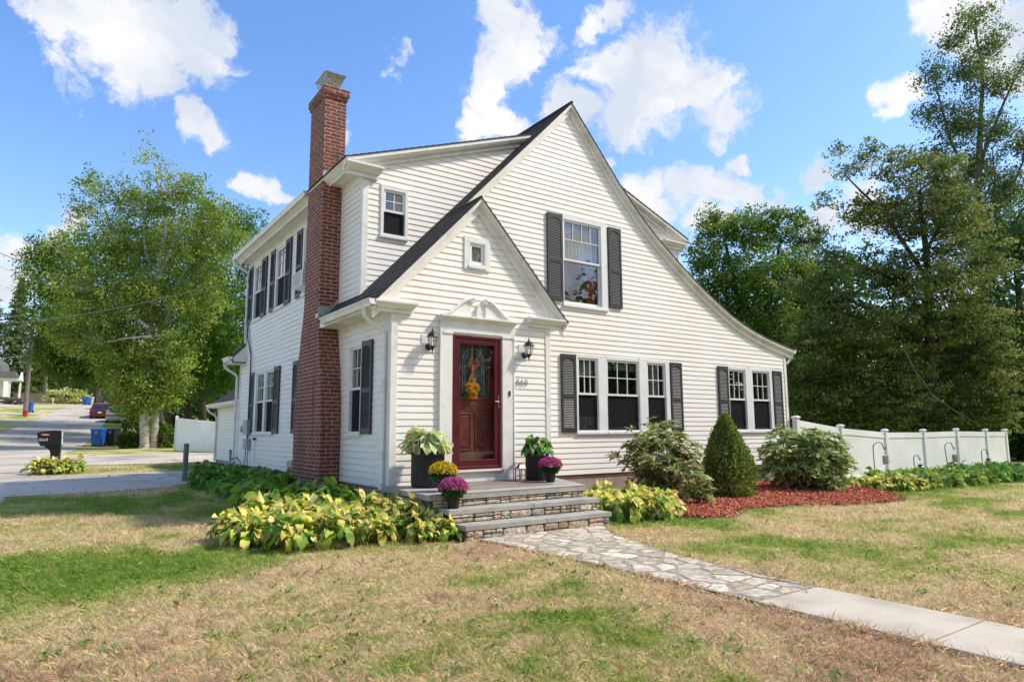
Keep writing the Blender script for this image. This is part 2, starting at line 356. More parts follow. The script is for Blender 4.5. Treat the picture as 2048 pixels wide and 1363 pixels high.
simple('bark_grey', (.20, .18, .155), .95, .25, 7, .6, 14)
simple('twig', (.21, .18, .15), .9, .2, 8)
simple('fieldstone_dark', (.20, .17, .145), .95, .3, 4, .8, 6)
simple('wire_rubber', (.03, .03, .03), .6, .1, 4)
simple('wire_grey', (.23, .235, .24), .6, .1, 4)
simple('edging', (.02, .02, .022), .5, .1, 10)
simple('suet', (.50, .33, .20), .9, .35, 90)
simple('globe_glass', (.30, .31, .27), .12, .5, 30, spec=.9)
simple('ribbon', (.62, .22, .10), .6, .35, 30)
simple('gold', (.62, .48, .16), .3, .1, 8, metal=.6)
simple('statue_stone', (.42, .36, .33), .9, .25, 12, .5)

# ------------------------------------------------------------------ geometry helpers
class MB:
    def __init__(s): s.v = []; s.f = []
    def add(s, vs, fs):
        o = len(s.v); s.v += [tuple(map(float, p)) for p in vs]; s.f += [tuple(o+i for i in f) for f in fs]; return s
    def quad(s, a, b, c, d): return s.add([a, b, c, d], [(0, 1, 2, 3)])
    def box(s, x0, x1, y0, y1, z0, z1, M=None, P=None):
        vs = [(x0, y0, z0), (x1, y0, z0), (x1, y1, z0), (x0, y1, z0), (x0, y0, z1), (x1, y0, z1), (x1, y1, z1), (x0, y1, z1)]
        if P: vs = [P(*p) for p in vs]
        if M: vs = [tuple(M @ Vector(p)) for p in vs]
        return s.add(vs, [(0, 3, 2, 1), (4, 5, 6, 7), (0, 1, 5, 4), (1, 2, 6, 5), (2, 3, 7, 6), (3, 0, 4, 7)])
    def hexa(s, vs): return s.add(vs, [(0, 3, 2, 1), (4, 5, 6, 7), (0, 1, 5, 4), (1, 2, 6, 5), (2, 3, 7, 6), (3, 0, 4, 7)])
    def prism(s, poly, fn, d0, d1):
        """2-D polygon extruded between depths d0 and d1; fn(a, d, b) -> point"""
        n = len(poly)
        vs = [fn(a, d0, b) for a, b in poly] + [fn(a, d1, b) for a, b in poly]
        fs = [tuple(range(n)), tuple(range(2*n-1, n-1, -1))] + [(i, (i+1) % n, n+(i+1) % n, n+i) for i in range(n)]
        return s.add(vs, fs)
    def tube(s, pts, r, n=8, cap=True):
        pts = [Vector(p) for p in pts]; rs = r if hasattr(r, '__len__') else [r]*len(pts)
        o = len(s.v); k = len(pts); up = None
        for i, p in enumerate(pts):
            t = (pts[min(i+1, k-1)] - pts[max(i-1, 0)])
            t = t.normalized() if t.length > 1e-9 else Vector((0, 0, 1))
            if up is None:
                up = Vector((0, 0, 1)) if abs(t.z) < .9 else Vector((1, 0, 0))
            a = t.cross(up); a = a.normalized() if a.length > 1e-6 else Vector((1, 0, 0)); b = t.cross(a).normalized(); up = -b if False else up
            for j in range(n):
                w = 2*pi*j/n; q = p + (a*cos(w) + b*sin(w))*rs[i]; s.v.append(tuple(q))
        for i in range(k-1):
            for j in range(n):
                s.f.append((o+i*n+j, o+i*n+(j+1) % n, o+(i+1)*n+(j+1) % n, o+(i+1)*n+j))
        if cap:
            s.f.append(tuple(o+j for j in range(n))); s.f.append(tuple(o+(k-1)*n+j for j in reversed(range(n))))
        return s
    def lathe(s, c, prof, n=20, sq=None, rot=0.):
        o = len(s.v); k = len(prof)
        for r, z in prof:
            for j in range(n):
                w = 2*pi*j/n + rot
                rr = r if not sq else r*sq(j, n)
                s.v.append((c[0]+rr*cos(w), c[1]+rr*sin(w), c[2]+z))
        for i in range(k-1):
            for j in range(n):
                s.f.append((o+i*n+j, o+i*n+(j+1) % n, o+(i+1)*n+(j+1) % n, o+(i+1)*n+j))
        s.f.append(tuple(o+j for j in reversed(range(n)))); s.f.append(tuple(o+(k-1)*n+j for j in range(n)))
        return s
    def xf(s, fn): s.v = [tuple(fn(*p)) for p in s.v]; return s
    def build(s, name, mat, parent=None, smooth=False, bevel=0., seg=2):
        me = bpy.data.meshes.new(name); me.from_pydata(s.v, [], s.f); me.update()
        if mat: me.materials.append(MATS[mat] if isinstance(mat, str) else mat)
        if smooth: me.polygons.foreach_set('use_smooth', [True]*len(me.polygons))
        o = bpy.data.objects.new(name, me); COL.objects.link(o)
        if parent is not None: o.parent = parent
        if bevel:
            b = o.modifiers.new('bevel', 'BEVEL'); b.width = bevel; b.segments = seg; b.limit_method = 'ANGLE'
        return o
def thing(name, label, cat, group=None, loc=(0, 0, 0), rz=0.):
    o = bpy.data.objects.new(name, None); COL.objects.link(o); o.empty_display_size = .2
    o.location = loc; o.rotation_euler = (0, 0, rz)
    return tag(o, label, cat, group)
def tag(o, label=None, cat=None, group=None, kind=None):
    if label: o['label'] = label
    if cat: o['category'] = cat
    if group: o['group'] = group
    if kind: o['kind'] = kind
    return o
KIDS = {}
def copy_tree(o, parent=None, loc=None, rz=None, sc=None, label=None):
    c = o.copy(); COL.objects.link(c)
    if parent is not None: c.parent = parent
    if loc is not None: c.location = loc
    if rz is not None: c.rotation_euler = (0, 0, rz)
    if sc is not None: c.scale = (sc, sc, sc)
    if label: c['label'] = label
    for ch in [k for k in bpy.data.objects if k.parent == o] if o.name not in KIDS else KIDS[o.name]: copy_tree(ch, c)
    return c
def remember(o):
    ch = [k for k in bpy.data.objects if k.parent == o]; KIDS[o.name] = ch
    for k in ch: remember(k)
def raw_mesh(name, V, Fq, mat, parent=None, tint=None, smooth=False):
    """numpy mesh: V (n,3), Fq (m,k) faces all with k corners"""
    me = bpy.data.meshes.new(name); n = len(V); m, k = Fq.shape
    me.vertices.add(n); me.vertices.foreach_set('co', np.ascontiguousarray(V, np.float32).ravel())
    me.loops.add(m*k); me.loops.foreach_set('vertex_index', Fq.astype(np.int32).ravel())
    me.polygons.add(m); me.polygons.foreach_set('loop_start', np.arange(0, m*k, k, dtype=np.int32))
    me.polygons.foreach_set('loop_total', np.full(m, k, np.int32))
    if smooth: me.polygons.foreach_set('use_smooth', np.ones(m, bool))
    me.update(calc_edges=True)
    if tint is not None:
        ca = me.color_attributes.new('tint', 'FLOAT_COLOR', 'POINT')
        c4 = np.ones((n, 4), np.float32); c4[:, :3] = tint
        ca.data.foreach_set('color', c4.ravel())
    me.materials.append(MATS[mat])
    o = bpy.data.objects.new(name, me); COL.objects.link(o)
    if parent is not None: o.parent = parent
    return o
def leaves(name, C, size, cols, mat, parent=None, up=.35, aspect=.55, seed=1, droop=0., axis=None):
    """rhombic leaves at centres C; cols (N,3)"""
    g = np.random.default_rng(seed); n = len(C)
    ax = g.normal(size=(n, 3)) if axis is None else axis + g.normal(size=(n, 3))*.35
    ax[:, 2] -= droop; ax /= np.linalg.norm(ax, axis=1)[:, None]
    nr = g.normal(size=(n, 3)); nr[:, 2] = abs(nr[:, 2]) + up*2
    sd = np.cross(ax, nr); sd /= np.linalg.norm(sd, axis=1)[:, None] + 1e-9
    sz = size*g.uniform(.5, 1.5, n)[:, None]
    a = C - ax*sz*.5; b = C + sd*sz*aspect*.5; c = C + ax*sz*.5; d = C - sd*sz*aspect*.5
    V = np.stack([a, b, c, d], 1).reshape(-1, 3)
    F = np.arange(4*n).reshape(n, 4)
    return raw_mesh(name, V, F, mat, parent, np.repeat(cols, 4, 0))
def palette(n, cs, w=None, jit=.18, seed=3):
    g = np.random.default_rng(seed); cs = np.array(cs, float)
    i = g.choice(len(cs), n, p=w); c = cs[i]*(1+g.normal(size=(n, 1))*jit)*(1+g.normal(size=(n, 3))*jit*.3)
    return np.clip(c, .004, 1)

# ================================================================== HOUSE
Pf = lambda Y: (lambda s, d, z: (s, Y-d, z))        # wall facing the street
Pl = lambda X: (lambda s, d, z: (X-d, s, z))        # wall facing left
EXPO, ZB = .1016, .60
house = thing('house', 'white clapboard two-storey house with black shutters, brick chimney and maroon front door', 'house')

def siding(mb, P, poly, holes=(), zb=ZB):
    zmin = min(p[1] for p in poly); zmax = max(p[1] for p in poly)
    br = {zmin, zmax} | {p[1] for p in poly}
    k = math.floor((zmin-zb)/EXPO)
    while zb+k*EXPO < zmax: br.add(zb+k*EXPO); k += 1
    for h in holes: br |= {h[2], h[3]}
    br = sorted(z for z in br if zmin-1e-6 <= z <= zmax+1e-6)
    def spans(z):
        xs = []
        n = len(poly)
        for i in range(n):
            (x0, z0), (x1, z1) = poly[i], poly[(i+1) % n]
            if (z0 <= z) != (z1 <= z): xs.append((i, x0+(z-z0)/(z1-z0)*(x1-x0)))
        xs.sort(key=lambda t: t[1]); return xs
    def ex(i, z):
        (x0, z0), (x1, z1) = poly[i], poly[(i+1) % len(poly)]
        return x0+(z-z0)/(z1-z0)*(x1-x0)
    for za, zc in zip(br[:-1], br[1:]):
        if zc-za < 1e-4: continue
        zm = (za+zc)/2; kk = math.floor((zm-zb)/EXPO + 1e-6)
        dep = lambda z: .002 + .010*(1-(z-zb-kk*EXPO)/EXPO)
        xs = spans(zm)
        for a, b in zip(xs[::2], xs[1::2]):
            segs = [((ex(a[0], za), ex(a[0], zc)), (ex(b[0], za), ex(b[0], zc)))]
            for h in holes:
                if h[2] < zm < h[3]:
                    out = []
                    for l, r in segs:
                        lm, rm = sum(l)/2, sum(r)/2
                        if h[1] <= lm or h[0] >= rm: out.append((l, r)); continue
                        if h[0] > lm: out.append((l, (h[0], h[0])))
                        if h[1] < rm: out.append(((h[1], h[1]), r))
                    segs = out
            for l, r in segs:
                mb.quad(P(l[0], dep(za), za), P(r[0], dep(za), za), P(r[1], dep(zc), zc), P(l[1], dep(zc), zc))
                if abs(za-zb-kk*EXPO) < 1e-5:
                    mb.quad(P(l[0], .001, za), P(r[0], .001, za), P(r[0], dep(za), za), P(l[0], dep(za), za))
# ---- roof profiles
dl = lambda x: 5.965+.3616*(x+.381)
SL = 1.045
zl = lambda x: 3.70+SL*x                                      # the long left slope
PEAK = (4.135, 8.02)
rprof = [PEAK, (5.0, 7.05), (5.40, 6.60), (5.75, 6.26), (6.10, 5.935), (6.50, 5.61), (6.91, 5.325), (7.30, 5.06), (7.66, 4.83), (8.10, 4.57),
         (8.55, 4.33), (9.0, 4.10), (9.45, 3.925), (9.9, 3.78), (10.35, 3.665), (10.9, 3.55), (11.46, 3.448)]
def zr(x): return float(np.interp(x, [p[0] for p in rprof], [p[1] for p in rprof]))
VP = (1.5, zl(1.5)); 
zv = lambda x: VP[1]-1.075*(x-1.5)                            # right slope of the entry gable

# ---- window helper
def frame_rect(mb, P, s0, s1, z0, z1, w, d0, d1, wb=None):
    wb = w if wb is None else wb
    mb.box(s0, s0+w, d0, d1, z0, z1, P=P); mb.box(s1-w, s1, d0, d1, z0, z1, P=P)
    mb.box(s0+w, s1-w, d0, d1, z1-w, z1, P=P); mb.box(s0+w, s1-w, d0, d1, z0, z0+wb, P=P)
HOLES = {'front': [], 'left': [], 'vest': [], 'dormer': []}
def window(P, s0, s1, z0, z1, key, cols=3, rows=2, cas=(.045, .045, .05, .0), mid=None, inside='room', toprow=None, screen=True, fixed=False, sash=.04):
    """s0..s1, z0..z1 is the opening incl. casing. cas = (left, right, top, bottom) casing widths"""
    HOLES[key].append((s0+.01, s1-.01, z0+.01, z1-.01))
    w = MB(); cl, cr_, ct, cb_ = cas
    w.box(s0, s0+cl, -.03, .032, z0, z1, P=P); w.box(s1-cr_, s1, -.03, .032, z0, z1, P=P)
    w.box(s0+cl, s1-cr_, -.03, .032, z1-ct, z1, P=P)
    w.box(s0-.015, s1+.015, -.0301, .034, z1, z1+.018, P=P)
    w.box(s0+cl, s1-cr_, -.03, .030, z0, z0+.045, P=P)
    w.box(s0-.012, s1+.012, -.028, .052, z0-.03, z0+.018, P=P)
    # inner jambs
    root = w.build('window', 'window_vinyl', house, bevel=.003, seg=1)
    a0, a1, b0, b1 = s0+cl, s1-cr_, z0+.045, z1-ct
    mid = (b0+b1)/2 if mid is None else mid
    if fixed:
        u = MB(); frame_rect(u, P, a0, a1, b0, b1, .05, -.035, .004); u.build('sash', 'window_vinyl', root)
        g = MB(); g.box(a0+.04, a1-.04, -.02, -.014, b0+.04, b1-.04, P=P); g.build('pane', 'window_glass', root)
    else:
        u = MB(); frame_rect(u, P, a0, a1, mid-.018, b1, sash, -.030, .008)
        ga, gb, gc, gd = a0+sash, a1-sash, mid+.022, b1-sash
        if cols:
            for i in range(1, cols):
                x = ga+(gb-ga)*i/cols; lo = gc if not toprow else toprow
                u.box(x-.0075, x+.0075, -.016, -.002, lo, gd, P=P)
            zz = [gc+(gd-gc)*j/rows for j in range(1, rows)] if not toprow else [toprow]
            for z in zz: u.box(ga, gb, -.0155, -.0025, z-.0075, z+.0075, P=P)
        u.build('upper_sash', 'window_vinyl', root)
        l = MB(); frame_rect(l, P, a0, a1, b0, mid+.016, sash, -.062, -.0315, .05); l.build('lower_sash', 'window_vinyl', root)
        g = MB(); g.box(ga, gb, -.022, -.018, gc, gd, P=P); g.build('pane', 'window_glass', root)
        g = MB(); g.box(a0+sash, a1-sash, -.050, -.046, b0+.05, mid-.02, P=P); g.build('pane', 'window_glass', root)
        if screen:
            q = MB(); q.box(a0+.002, a1-.002, -.026, -.023, b0+.002, mid-.02, P=P); q.build('insect_screen', 'insect_screen', root)
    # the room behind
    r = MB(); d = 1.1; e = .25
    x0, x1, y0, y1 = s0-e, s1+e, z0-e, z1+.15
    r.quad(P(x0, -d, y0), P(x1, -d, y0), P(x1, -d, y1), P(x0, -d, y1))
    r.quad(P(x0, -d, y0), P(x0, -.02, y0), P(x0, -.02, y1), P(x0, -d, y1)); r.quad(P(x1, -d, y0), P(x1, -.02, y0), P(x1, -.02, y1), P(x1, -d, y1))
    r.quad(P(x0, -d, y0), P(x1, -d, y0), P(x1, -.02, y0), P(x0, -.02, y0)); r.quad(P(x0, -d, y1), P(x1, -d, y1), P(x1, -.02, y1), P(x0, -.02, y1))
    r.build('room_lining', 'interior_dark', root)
    return root, (a0+.03, a1-.03, b0+.04, b1-.04, mid)
def wavy(P, s0, s1, z0, z1, d, amp=.02, waves=4, n=28):
    m = MB(); g = random.Random(int(s0*1000+z0*10))
    vs = []; 
    for i in range(n+1):
        t = i/n; s = s0+(s1-s0)*t; dd = d + amp*sin(t*waves*2*pi+g.random()*.4)
        vs += [P(s, dd, z0), P(s, dd, z1)]
    return m.add(vs, [(2*i, 2*i+2, 2*i+3, 2*i+1) for i in range(n)])
def blind(P, s0, s1, z0, z1, root, d=-.10):
    m = MB(); z = z1
    while z > z0: m.quad(P(s0, d-.008, z), P(s1, d-.008, z), P(s1, d+.008, z-.022), P(s0, d+.008, z-.022)); z -= .026
    m.build('blind', 'blind', root)

PF = Pf(.75); PV = Pf(0.); PL = Pl(0.); PD = Pf(1.267)
# front wall, first floor
w, q = window(PF, 4.205, 4.99, 1.385, 2.885, 'front', cas=(.045, .215, .045, 0)); 
blind(PF, q[0], q[1], 2.52, 2.83, w)
ac = MB().box(q[0]-.03, q[1]+.03, -.045, -.026, 1.43, 1.70, P=PF); ac.build('filler_panel', 'window_vinyl', w)
m = MB()
for rr in (.07, .05, .03): m.tube([PF(4.60+rr*cos(t), -.018, 1.545+rr*sin(t)) for t in np.linspace(0, 2*pi, 19)], .004, 5)
for k in range(6): m.tube([PF(4.60, -.018, 1.545), PF(4.60+.065*cos(k*pi/3), -.018, 1.545+.065*sin(k*pi/3))], .004, 4)
m.build('fan_grille', 'black_metal', w)
w, q = window(PF, 4.99, 5.935, 1.385, 2.885, 'front', cas=(.02, .02, .045, 0)); blind(PF, q[0], q[1], 2.66, 2.83, w)
w, q = window(PF, 5.935, 6.845, 1.385, 2.885, 'front', cas=(.225, .125, .045, 0)); wavy(PF, 6.45, q[1], 1.45, 2.8, -.22, .03, 5).build('curtain', 'lace', w); blind(PF, q[0], q[1], 2.72, 2.83, w)
w, q = window(PF, 8.835, 9.62, 1.385, 2.885, 'front', cas=(.03, .125, .05, 0)); wavy(PF, q[1]-.14, q[1], 1.45, 2.8, -.22, .02, 3).build('curtain', 'lace', w)
w, q = window(PF, 9.62, 10.55, 1.385, 2.885, 'front', cas=(.135, .105, .05, 0))
# front gable window
w, q = window(PF, 3.915, 5.085, 3.85, 5.665, 'front', cols=4, cas=(.02, .16, .09, 0), mid=4.765, toprow=5.18, screen=False)
wavy(PF, 3.97, 4.15, 3.9, 4.66, -.10, .02, 3).build('curtain', 'red_curtain', w); wavy(PF, 4.60, 4.86, 3.9, 4.66, -.10, .02, 4).build('curtain', 'red_curtain', w)
wavy(PF, 3.98, 4.84, 4.78, 5.5, -.16, .012, 9).build('sheer_curtain', 'lace', w)
# little window over the door, dormer window
fx = MB(); frame_rect(fx, PV, 1.235, 1.735, 4.045, 4.60, .085, -.01, .030); fx.build('window_surround', 'white_trim', house, bevel=.004)
w, q = window(PV, 1.318, 1.645, 4.10, 4.515, 'vest', fixed=True, cas=(.02, .02, .02, 0)); wavy(PV, q[0]-.02, q[1]+.02, 4.1, 4.5, -.06, .006, 4).build('curtain', 'lace', w)
w, q = window(PD, .31, .825, 4.765, 5.655, 'dormer', cols=2, cas=(.055, .055, .055, 0), mid=5.225)
m = MB()
for rr in (.16, .12, .08, .04): m.tube([PD(.56+rr*.9*cos(t), -.075, 4.98+rr*sin(t)) for t in np.linspace(0, pi, 15)], .004, 4)
m.build('window_ornament', 'white_paint', w)
# left wall (s runs along y)
def lw(y0, y1, z0, z1, **k): return window(PL, y0, y1, z0, z1, 'left', **k)
lw(1.075, 1.65, 1.385, 2.885, cols=2, cas=(.045, .06, .06, 0))
lw(7.03, 7.94, 1.385, 2.885, cols=2, cas=(.03, .20, .05, 0)); lw(6.21, 7.03, 1.385, 2.885, cols=2, cas=(.03, .12, .05, 0))
lw(3.45, 4.40, 1.385, 2.885, cols=2)
lw(7.69, 8.52, 4.215, 5.675, cols=2, cas=(.05, .12, .05, 0)); lw(5.66, 6.48, 4.215, 5.675, cols=2, cas=(.05, .10, .05, 0)); 
w3, q = lw(3.42, 4.44, 4.215, 5.675, cols=2, cas=(.05, .09, .05, 0))
a = MB().box(-.34, -.02, 3.42, 4.02, 4.22, 4.53); a.build('air_conditioner', 'window_vinyl', w3, bevel=.012)
a = MB()
for i in range(11): a.box(-.3445, -.3405, 3.46, 3.98, 4.25+i*.024, 4.262+i*.024)
for i in range(9): a.box(-.31+i*.03, -.30+i*.03, 3.4155, 3.4195, 4.26, 4.49)
a.build('air_conditioner_grille', 'grey_box', w3)

# shutters
_sh = {}
def shutter(P, s0, s1, z0, z1):
    m = MB(); fw_ = .05; d0, d1 = .016, .048
    zm = z0+(z1-z0)*.46
    m.box(s0, s0+fw_, d0, d1, z0, z1, P=P); m.box(s1-fw_, s1, d0, d1, z0, z1, P=P)
    m.box(s0+fw_, s1-fw_, d0, d1, z0, z0+.09, P=P); m.box(s0+fw_, s1-fw_, d0, d1, zm-.04, zm+.04, P=P); m.box(s0+fw_, s1-fw_, d0, d1, z1-.07, z1, P=P)
    a0, a1 = s0+fw_, s1-fw_
    for lo, hi in ((z0+.09, zm-.04), (zm+.04, z1-.07)):
        n = int((hi-lo)/.031); st = (hi-lo)/n
        for i in range(n):
            z = lo+i*st
            m.hexa([P(a0, d1-.006, z+.002), P(a1, d1-.006, z+.002), P(a1, d0+.006, z+st*.85), P(a0, d0+.006, z+st*.85),
                    P(a0, d1-.004, z+.010), P(a1, d1-.004, z+.010), P(a1, d0+.008, z+st*.85+.008), P(a0, d0+.008, z+st*.85+.008)])
    # arched head over the upper louvres
    arc = [(a0, z1-.07), (a0, z1-.125)] + [(a0+(a1-a0)*t, z1-.125+.05*sin(pi*t)) for t in (.12, .25, .37, .5, .63, .75, .88)] + [(a1, z1-.125), (a1, z1-.07)]
    m.prism(arc, lambda a, d, b: P(a, d, b), d0+.002, d1+.001)
    m.quad(P(a0, d0+.003, z0+.09), P(a1, d0+.003, z0+.09), P(a1, d0+.003, z1-.1), P(a0, d0+.003, z1-.1))
    m.build('shutter', 'shutter_paint', house, bevel=.003, seg=1)
for P, L_ in ((PF, [(3.82, 4.19, 1.395, 2.888), (6.86, 7.23, 1.395, 2.884), (8.465, 8.832, 1.395, 2.888), (10.575, 10.95, 1.385, 2.875), (3.525, 3.905, 3.915, 5.64), (5.12, 5.485, 3.915, 5.62)]),
              (PL, [(.655, 1.062, 1.395, 2.875), (7.955, 8.33, 1.395, 2.885), (5.765, 6.195, 1.395, 2.875), (4.42, 4.78, 1.395, 2.875),
                    (8.535, 8.93, 4.215, 5.70), (7.24, 7.68, 4.215, 5.68), (6.495, 6.885, 4.21, 5.685), (5.25, 5.648, 4.205, 5.675), (4.46, 4.84, 4.205, 5.66)])):
    for s in L_: shutter(P, *s)

# ---- walls
HOLES['vest'].append((.83, 2.19, .5, 3.15))          # doorway
wv = MB()
siding(wv, PV, [(.09, .6), (2.89, .6), (2.89, zv(2.89)-.22), (1.5, VP[1]-.24), (.09, zl(.09)-.22)], HOLES['vest'])
siding(wv, lambda s, d, z: (2.98+d, s, z), [(.02, .6), (.75, .6), (.75, 3.25), (.02, 3.25)])
wv.build('entry_wall', 'clapboard', house)
inner = [(x, zr(x)-.16) for x, z in rprof[1:] if x < 11.1]
wm = MB()
siding(wm, PF, [(2.99, .6), (11.11, .6)] + [(11.11, zr(11.11)-.16)] + inner[::-1] + [(PEAK[0], PEAK[1]-.18), (.3, zl(.3)-.19), (.3, 3.4), (2.99, 3.4)], HOLES['front'])
wm.build('front_wall', 'clapboard', house)
wd = MB()
siding(wd, PD, [(.085, zl(.085)-.02), (.085, dl(.085)-.15), (3.46, dl(3.46)-.15), (3.36, zl(3.36)-.02)], HOLES['dormer'])
wd.build('dormer_wall', 'clapboard', house)
wl = MB()
siding(wl, PL, [(.09, .6), (9.5, .6), (9.5, 3.5), (8.93, 3.5), (8.93, 5.875), (1.34, 5.875), (1.34, 3.6), (1.34, 3.24), (.09, 3.24)], HOLES['left'])
wl.build('left_wall', 'clapboard', house)
wr = MB()
zrd = lambda x: 6.80-.39*(x-5.93)
siding(wr, PD, [(5.3, zr(5.3)-.1)] + [(x, zr(x)-.06) for x in (5.75, 6.1, 6.5, 6.91, 7.3, 7.66, 7.86)] + [(7.86, zrd(7.86)-.15), (5.2, zrd(5.2)-.2)])
siding(wr, lambda s, d, z: (7.93+d, s, z), [(1.3, 4.55), (9., 4.55), (9., 5.85), (1.3, 5.85)])
siding(wr, lambda s, d, z: (11.18+d, s, z), [(.8, .6), (9.6, .6), (9.6, 3.4), (.8, 3.4)])
wr.quad((0, 9.6, .6), (11.18, 9.6, .6), (11.18, 9.6, 3.4), (0, 9.6, 3.4)); wr.quad((0, 9.6, 3.4), (11.18, 9.6, 3.4), (PEAK[0], 9.6, PEAK[1]-.1), (PEAK[0]-.1, 9.6, PEAK[1]-.1))
wr.quad((0, 8.98, 3.4), (4.3, 8.98, 3.4), (4.1, 8.98, 7.4), (0, 8.98, 5.9)); wr.quad((4., 8.98, 3.6), (7.93, 8.98, 4.4), (7.93, 8.98, 6.0), (4., 8.98, 7.4))
wr.build('side_and_rear_wall', 'clapboard', house)
fo = MB(); fo.box(.03, 2.95, .035, .9, -.1, .6); fo.box(.031, 11.15, .78, 9.57, -.1, .601)
fo.build('foundation', 'foundation', house)

# ---- corner boards, bottom trims
tb = None
def cboard(mb, P, s0, s1, z0, z1, d=.022): MB().box(s0, s1, -.02, d, z0, z1, P=P).build('corner_board', 'white_trim', house, bevel=.003, seg=1)
cboard(tb, PV, -.022, .09, .56, 3.30); cboard(tb, PL, .0, .09, .561, 3.299, .0215)
cboard(tb, PV, 2.885, 2.985, .60, 3.27)
cboard(tb, PF, 11.10, 11.20, .57, zr(11.15)-.15); cboard(tb, lambda s, d, z: (11.18+d, s, z), .75, .85, .571, 3.29, .0205)
cboard(tb, PD, -.022, .085, zl(0)-.05, 5.90); cboard(tb, PL, 1.268, 1.345, zl(0)-.05, 5.89, .0215)
cboard(tb, PL, 8.93, 9.0, 3.3, 5.89, .0215); cboard(tb, PL, 9.49, 9.6, .57, 3.45, .0215)
cboard(tb, PD, 7.86, 7.94, zr(7.9)-.1, 5.86)

# ---- rake boards: fascia at the roof edge, crown, frieze on the wall
def band(mb, prof, lo, hi, y0, y1):
    for (xa, za), (xb, zb_) in zip(prof[:-1], prof[1:]):
        mb.hexa([(xa, y0, za+lo), (xb, y0, zb_+lo), (xb, y1, zb_+lo), (xa, y1, za+lo), (xa, y0, za+hi), (xb, y0, zb_+hi), (xb, y1, zb_+hi), (xa, y1, za+hi)])
def rake(prof, yw, over=.11, tot=.225):
    m = MB()
    band(m, prof, -.075, -.012, yw-over, yw-over+.025)
    band(m, prof, -.105, -.04, yw-over+.025, yw-over+.055)
    band(m, prof, -.125, -.05, yw-over+.055, yw-.04)
    band(m, prof, -tot, -.11, yw-.04, yw+.01)
    band(m, prof, -tot+.0, -tot+.03, yw-.052, yw-.0405)
    m.build('rake_board', 'white_trim', house)
vl = [(-.33, zl(-.33)), VP]; vr = [VP, (3.30, zv(3.30))]
rake(vl, 0., .13, .265); rake(vr, 0., .13, .265)
rake([(1.0, zl(1.0)), PEAK], .75); rake(rprof, .75)
dl = lambda x: 5.965+.3616*(x+.381)
rake([(-.38, dl(-.38)), (3.50, dl(3.50))], 1.267, .17, .20)
rake([(4.9, zrd(4.9)), (8.13, zrd(8.13))], 1.267, .13, .20)

# ---- roofs with lapped shingle courses
def courses(mb, xa, za, xb, zb_, y0, y1, step=.14, th=.011):
    """slope rising from (xa,za) to (xb,zb) between y0 and y1(x)"""
    L_ = math.hypot(xb-xa, zb_-za); n = max(1, round(L_/step)); ux, uz = (xb-xa)/L_, (zb_-za)/L_
    nx, nz = -uz, ux
    if nz < 0: nx, nz = -nx, -nz
    for i in range(n):
        a, b = L_*i/n, L_*(i+1)/n+.004
        p0 = (xa+ux*a+nx*th, za+uz*a+nz*th); p1 = (xa+ux*b, za+uz*b); q0 = (xa+ux*a-nx*.006, za+uz*a-nz*.006)
        Y1 = y1(xa+ux*a) if callable(y1) else y1
        mb.quad((p0[0], y0, p0[1]), (p1[0], y0, p1[1]), (p1[0], Y1, p1[1]), (p0[0], Y1, p0[1]))
        mb.quad((q0[0], y0, q0[1]), (p0[0], y0, p0[1]), (p0[0], Y1, p0[1]), (q0[0], Y1, q0[1]))
        mb.add([(q0[0], y0, q0[1]-.012), (p1[0], y0, p1[1]-.018), (p1[0], y0, p1[1]), (p0[0], y0, p0[1])], [(0, 1, 2, 3)])
rf = MB()
courses(rf, -.345, zl(-.345), 1.5, zl(1.5), -.145, 2.28)
courses(rf, 3.315, zv(3.315), 1.5, VP[1], -.145, .76)
courses(rf, 1.5, zl(1.5), PEAK[0], PEAK[1], .625, 9.75)
courses(rf, -.345, zl(-.345), 0.02, zl(.02), 9.0, 9.75)
for (xa, za), (xb, zb_) in zip(rprof[:-1], rprof[1:]): courses(rf, xb, zb_, xa, za, .625, 9.75)
courses(rf, -.40, dl(-.40)+.005, 3.6, dl(3.6)+.005, 1.085, 9.15)
courses(rf, 8.16, zrd(8.16)+.005, 4.8, zrd(4.8)+.005, 1.125, 9.15)
rf.tube([(PEAK[0], .62, PEAK[1]+.012), (PEAK[0], 9.7, PEAK[1]+.012)], .03, 8); rf.tube([(1.5, -.13, VP[1]+.008), (1.5, 1.0, VP[1]+.008)], .025, 8)
rf.build('roof', 'shingles', house)

# ---- eaves, cornice returns, soffits
ev = MB()
def cornice(mb, pts_out, z0, z1):  pass
def moulding(mb, x0, x1, yw, z0, z1, out=.13):
    """stepped return moulding lying on a street-facing wall"""
    h = z1-z0
    mb.box(x0, x1, yw-out*.35, yw, z0, z0+h*.34)
    mb.hexa([(x0-.0, yw-out*.5, z0+h*.34), (x1+.0, yw-out*.5, z0+h*.34), (x1, yw, z0+h*.34), (x0, yw, z0+h*.34),
             (x0-.04, yw-out*.95, z0+h*.82), (x1+.04, yw-out*.95, z0+h*.82), (x1+.04, yw, z0+h*.82), (x0-.04, yw, z0+h*.82)])
    mb.box(x0-.05, x1+.05, yw-out, yw, z0+h*.82, z1)
def ret(*a): m = MB(); moulding(m, *a); m.build('cornice_return', 'white_trim', house)
ret(-.28, .31, 0., 3.20, 3.36, .15); ret(2.52, 3.20, 0., 3.20, 3.36, .15)
ret(-.32, .24, 1.267, 5.72, 5.92, .2)
ret(7.35, 8.02, 1.267, 5.66, 5.82, .15)
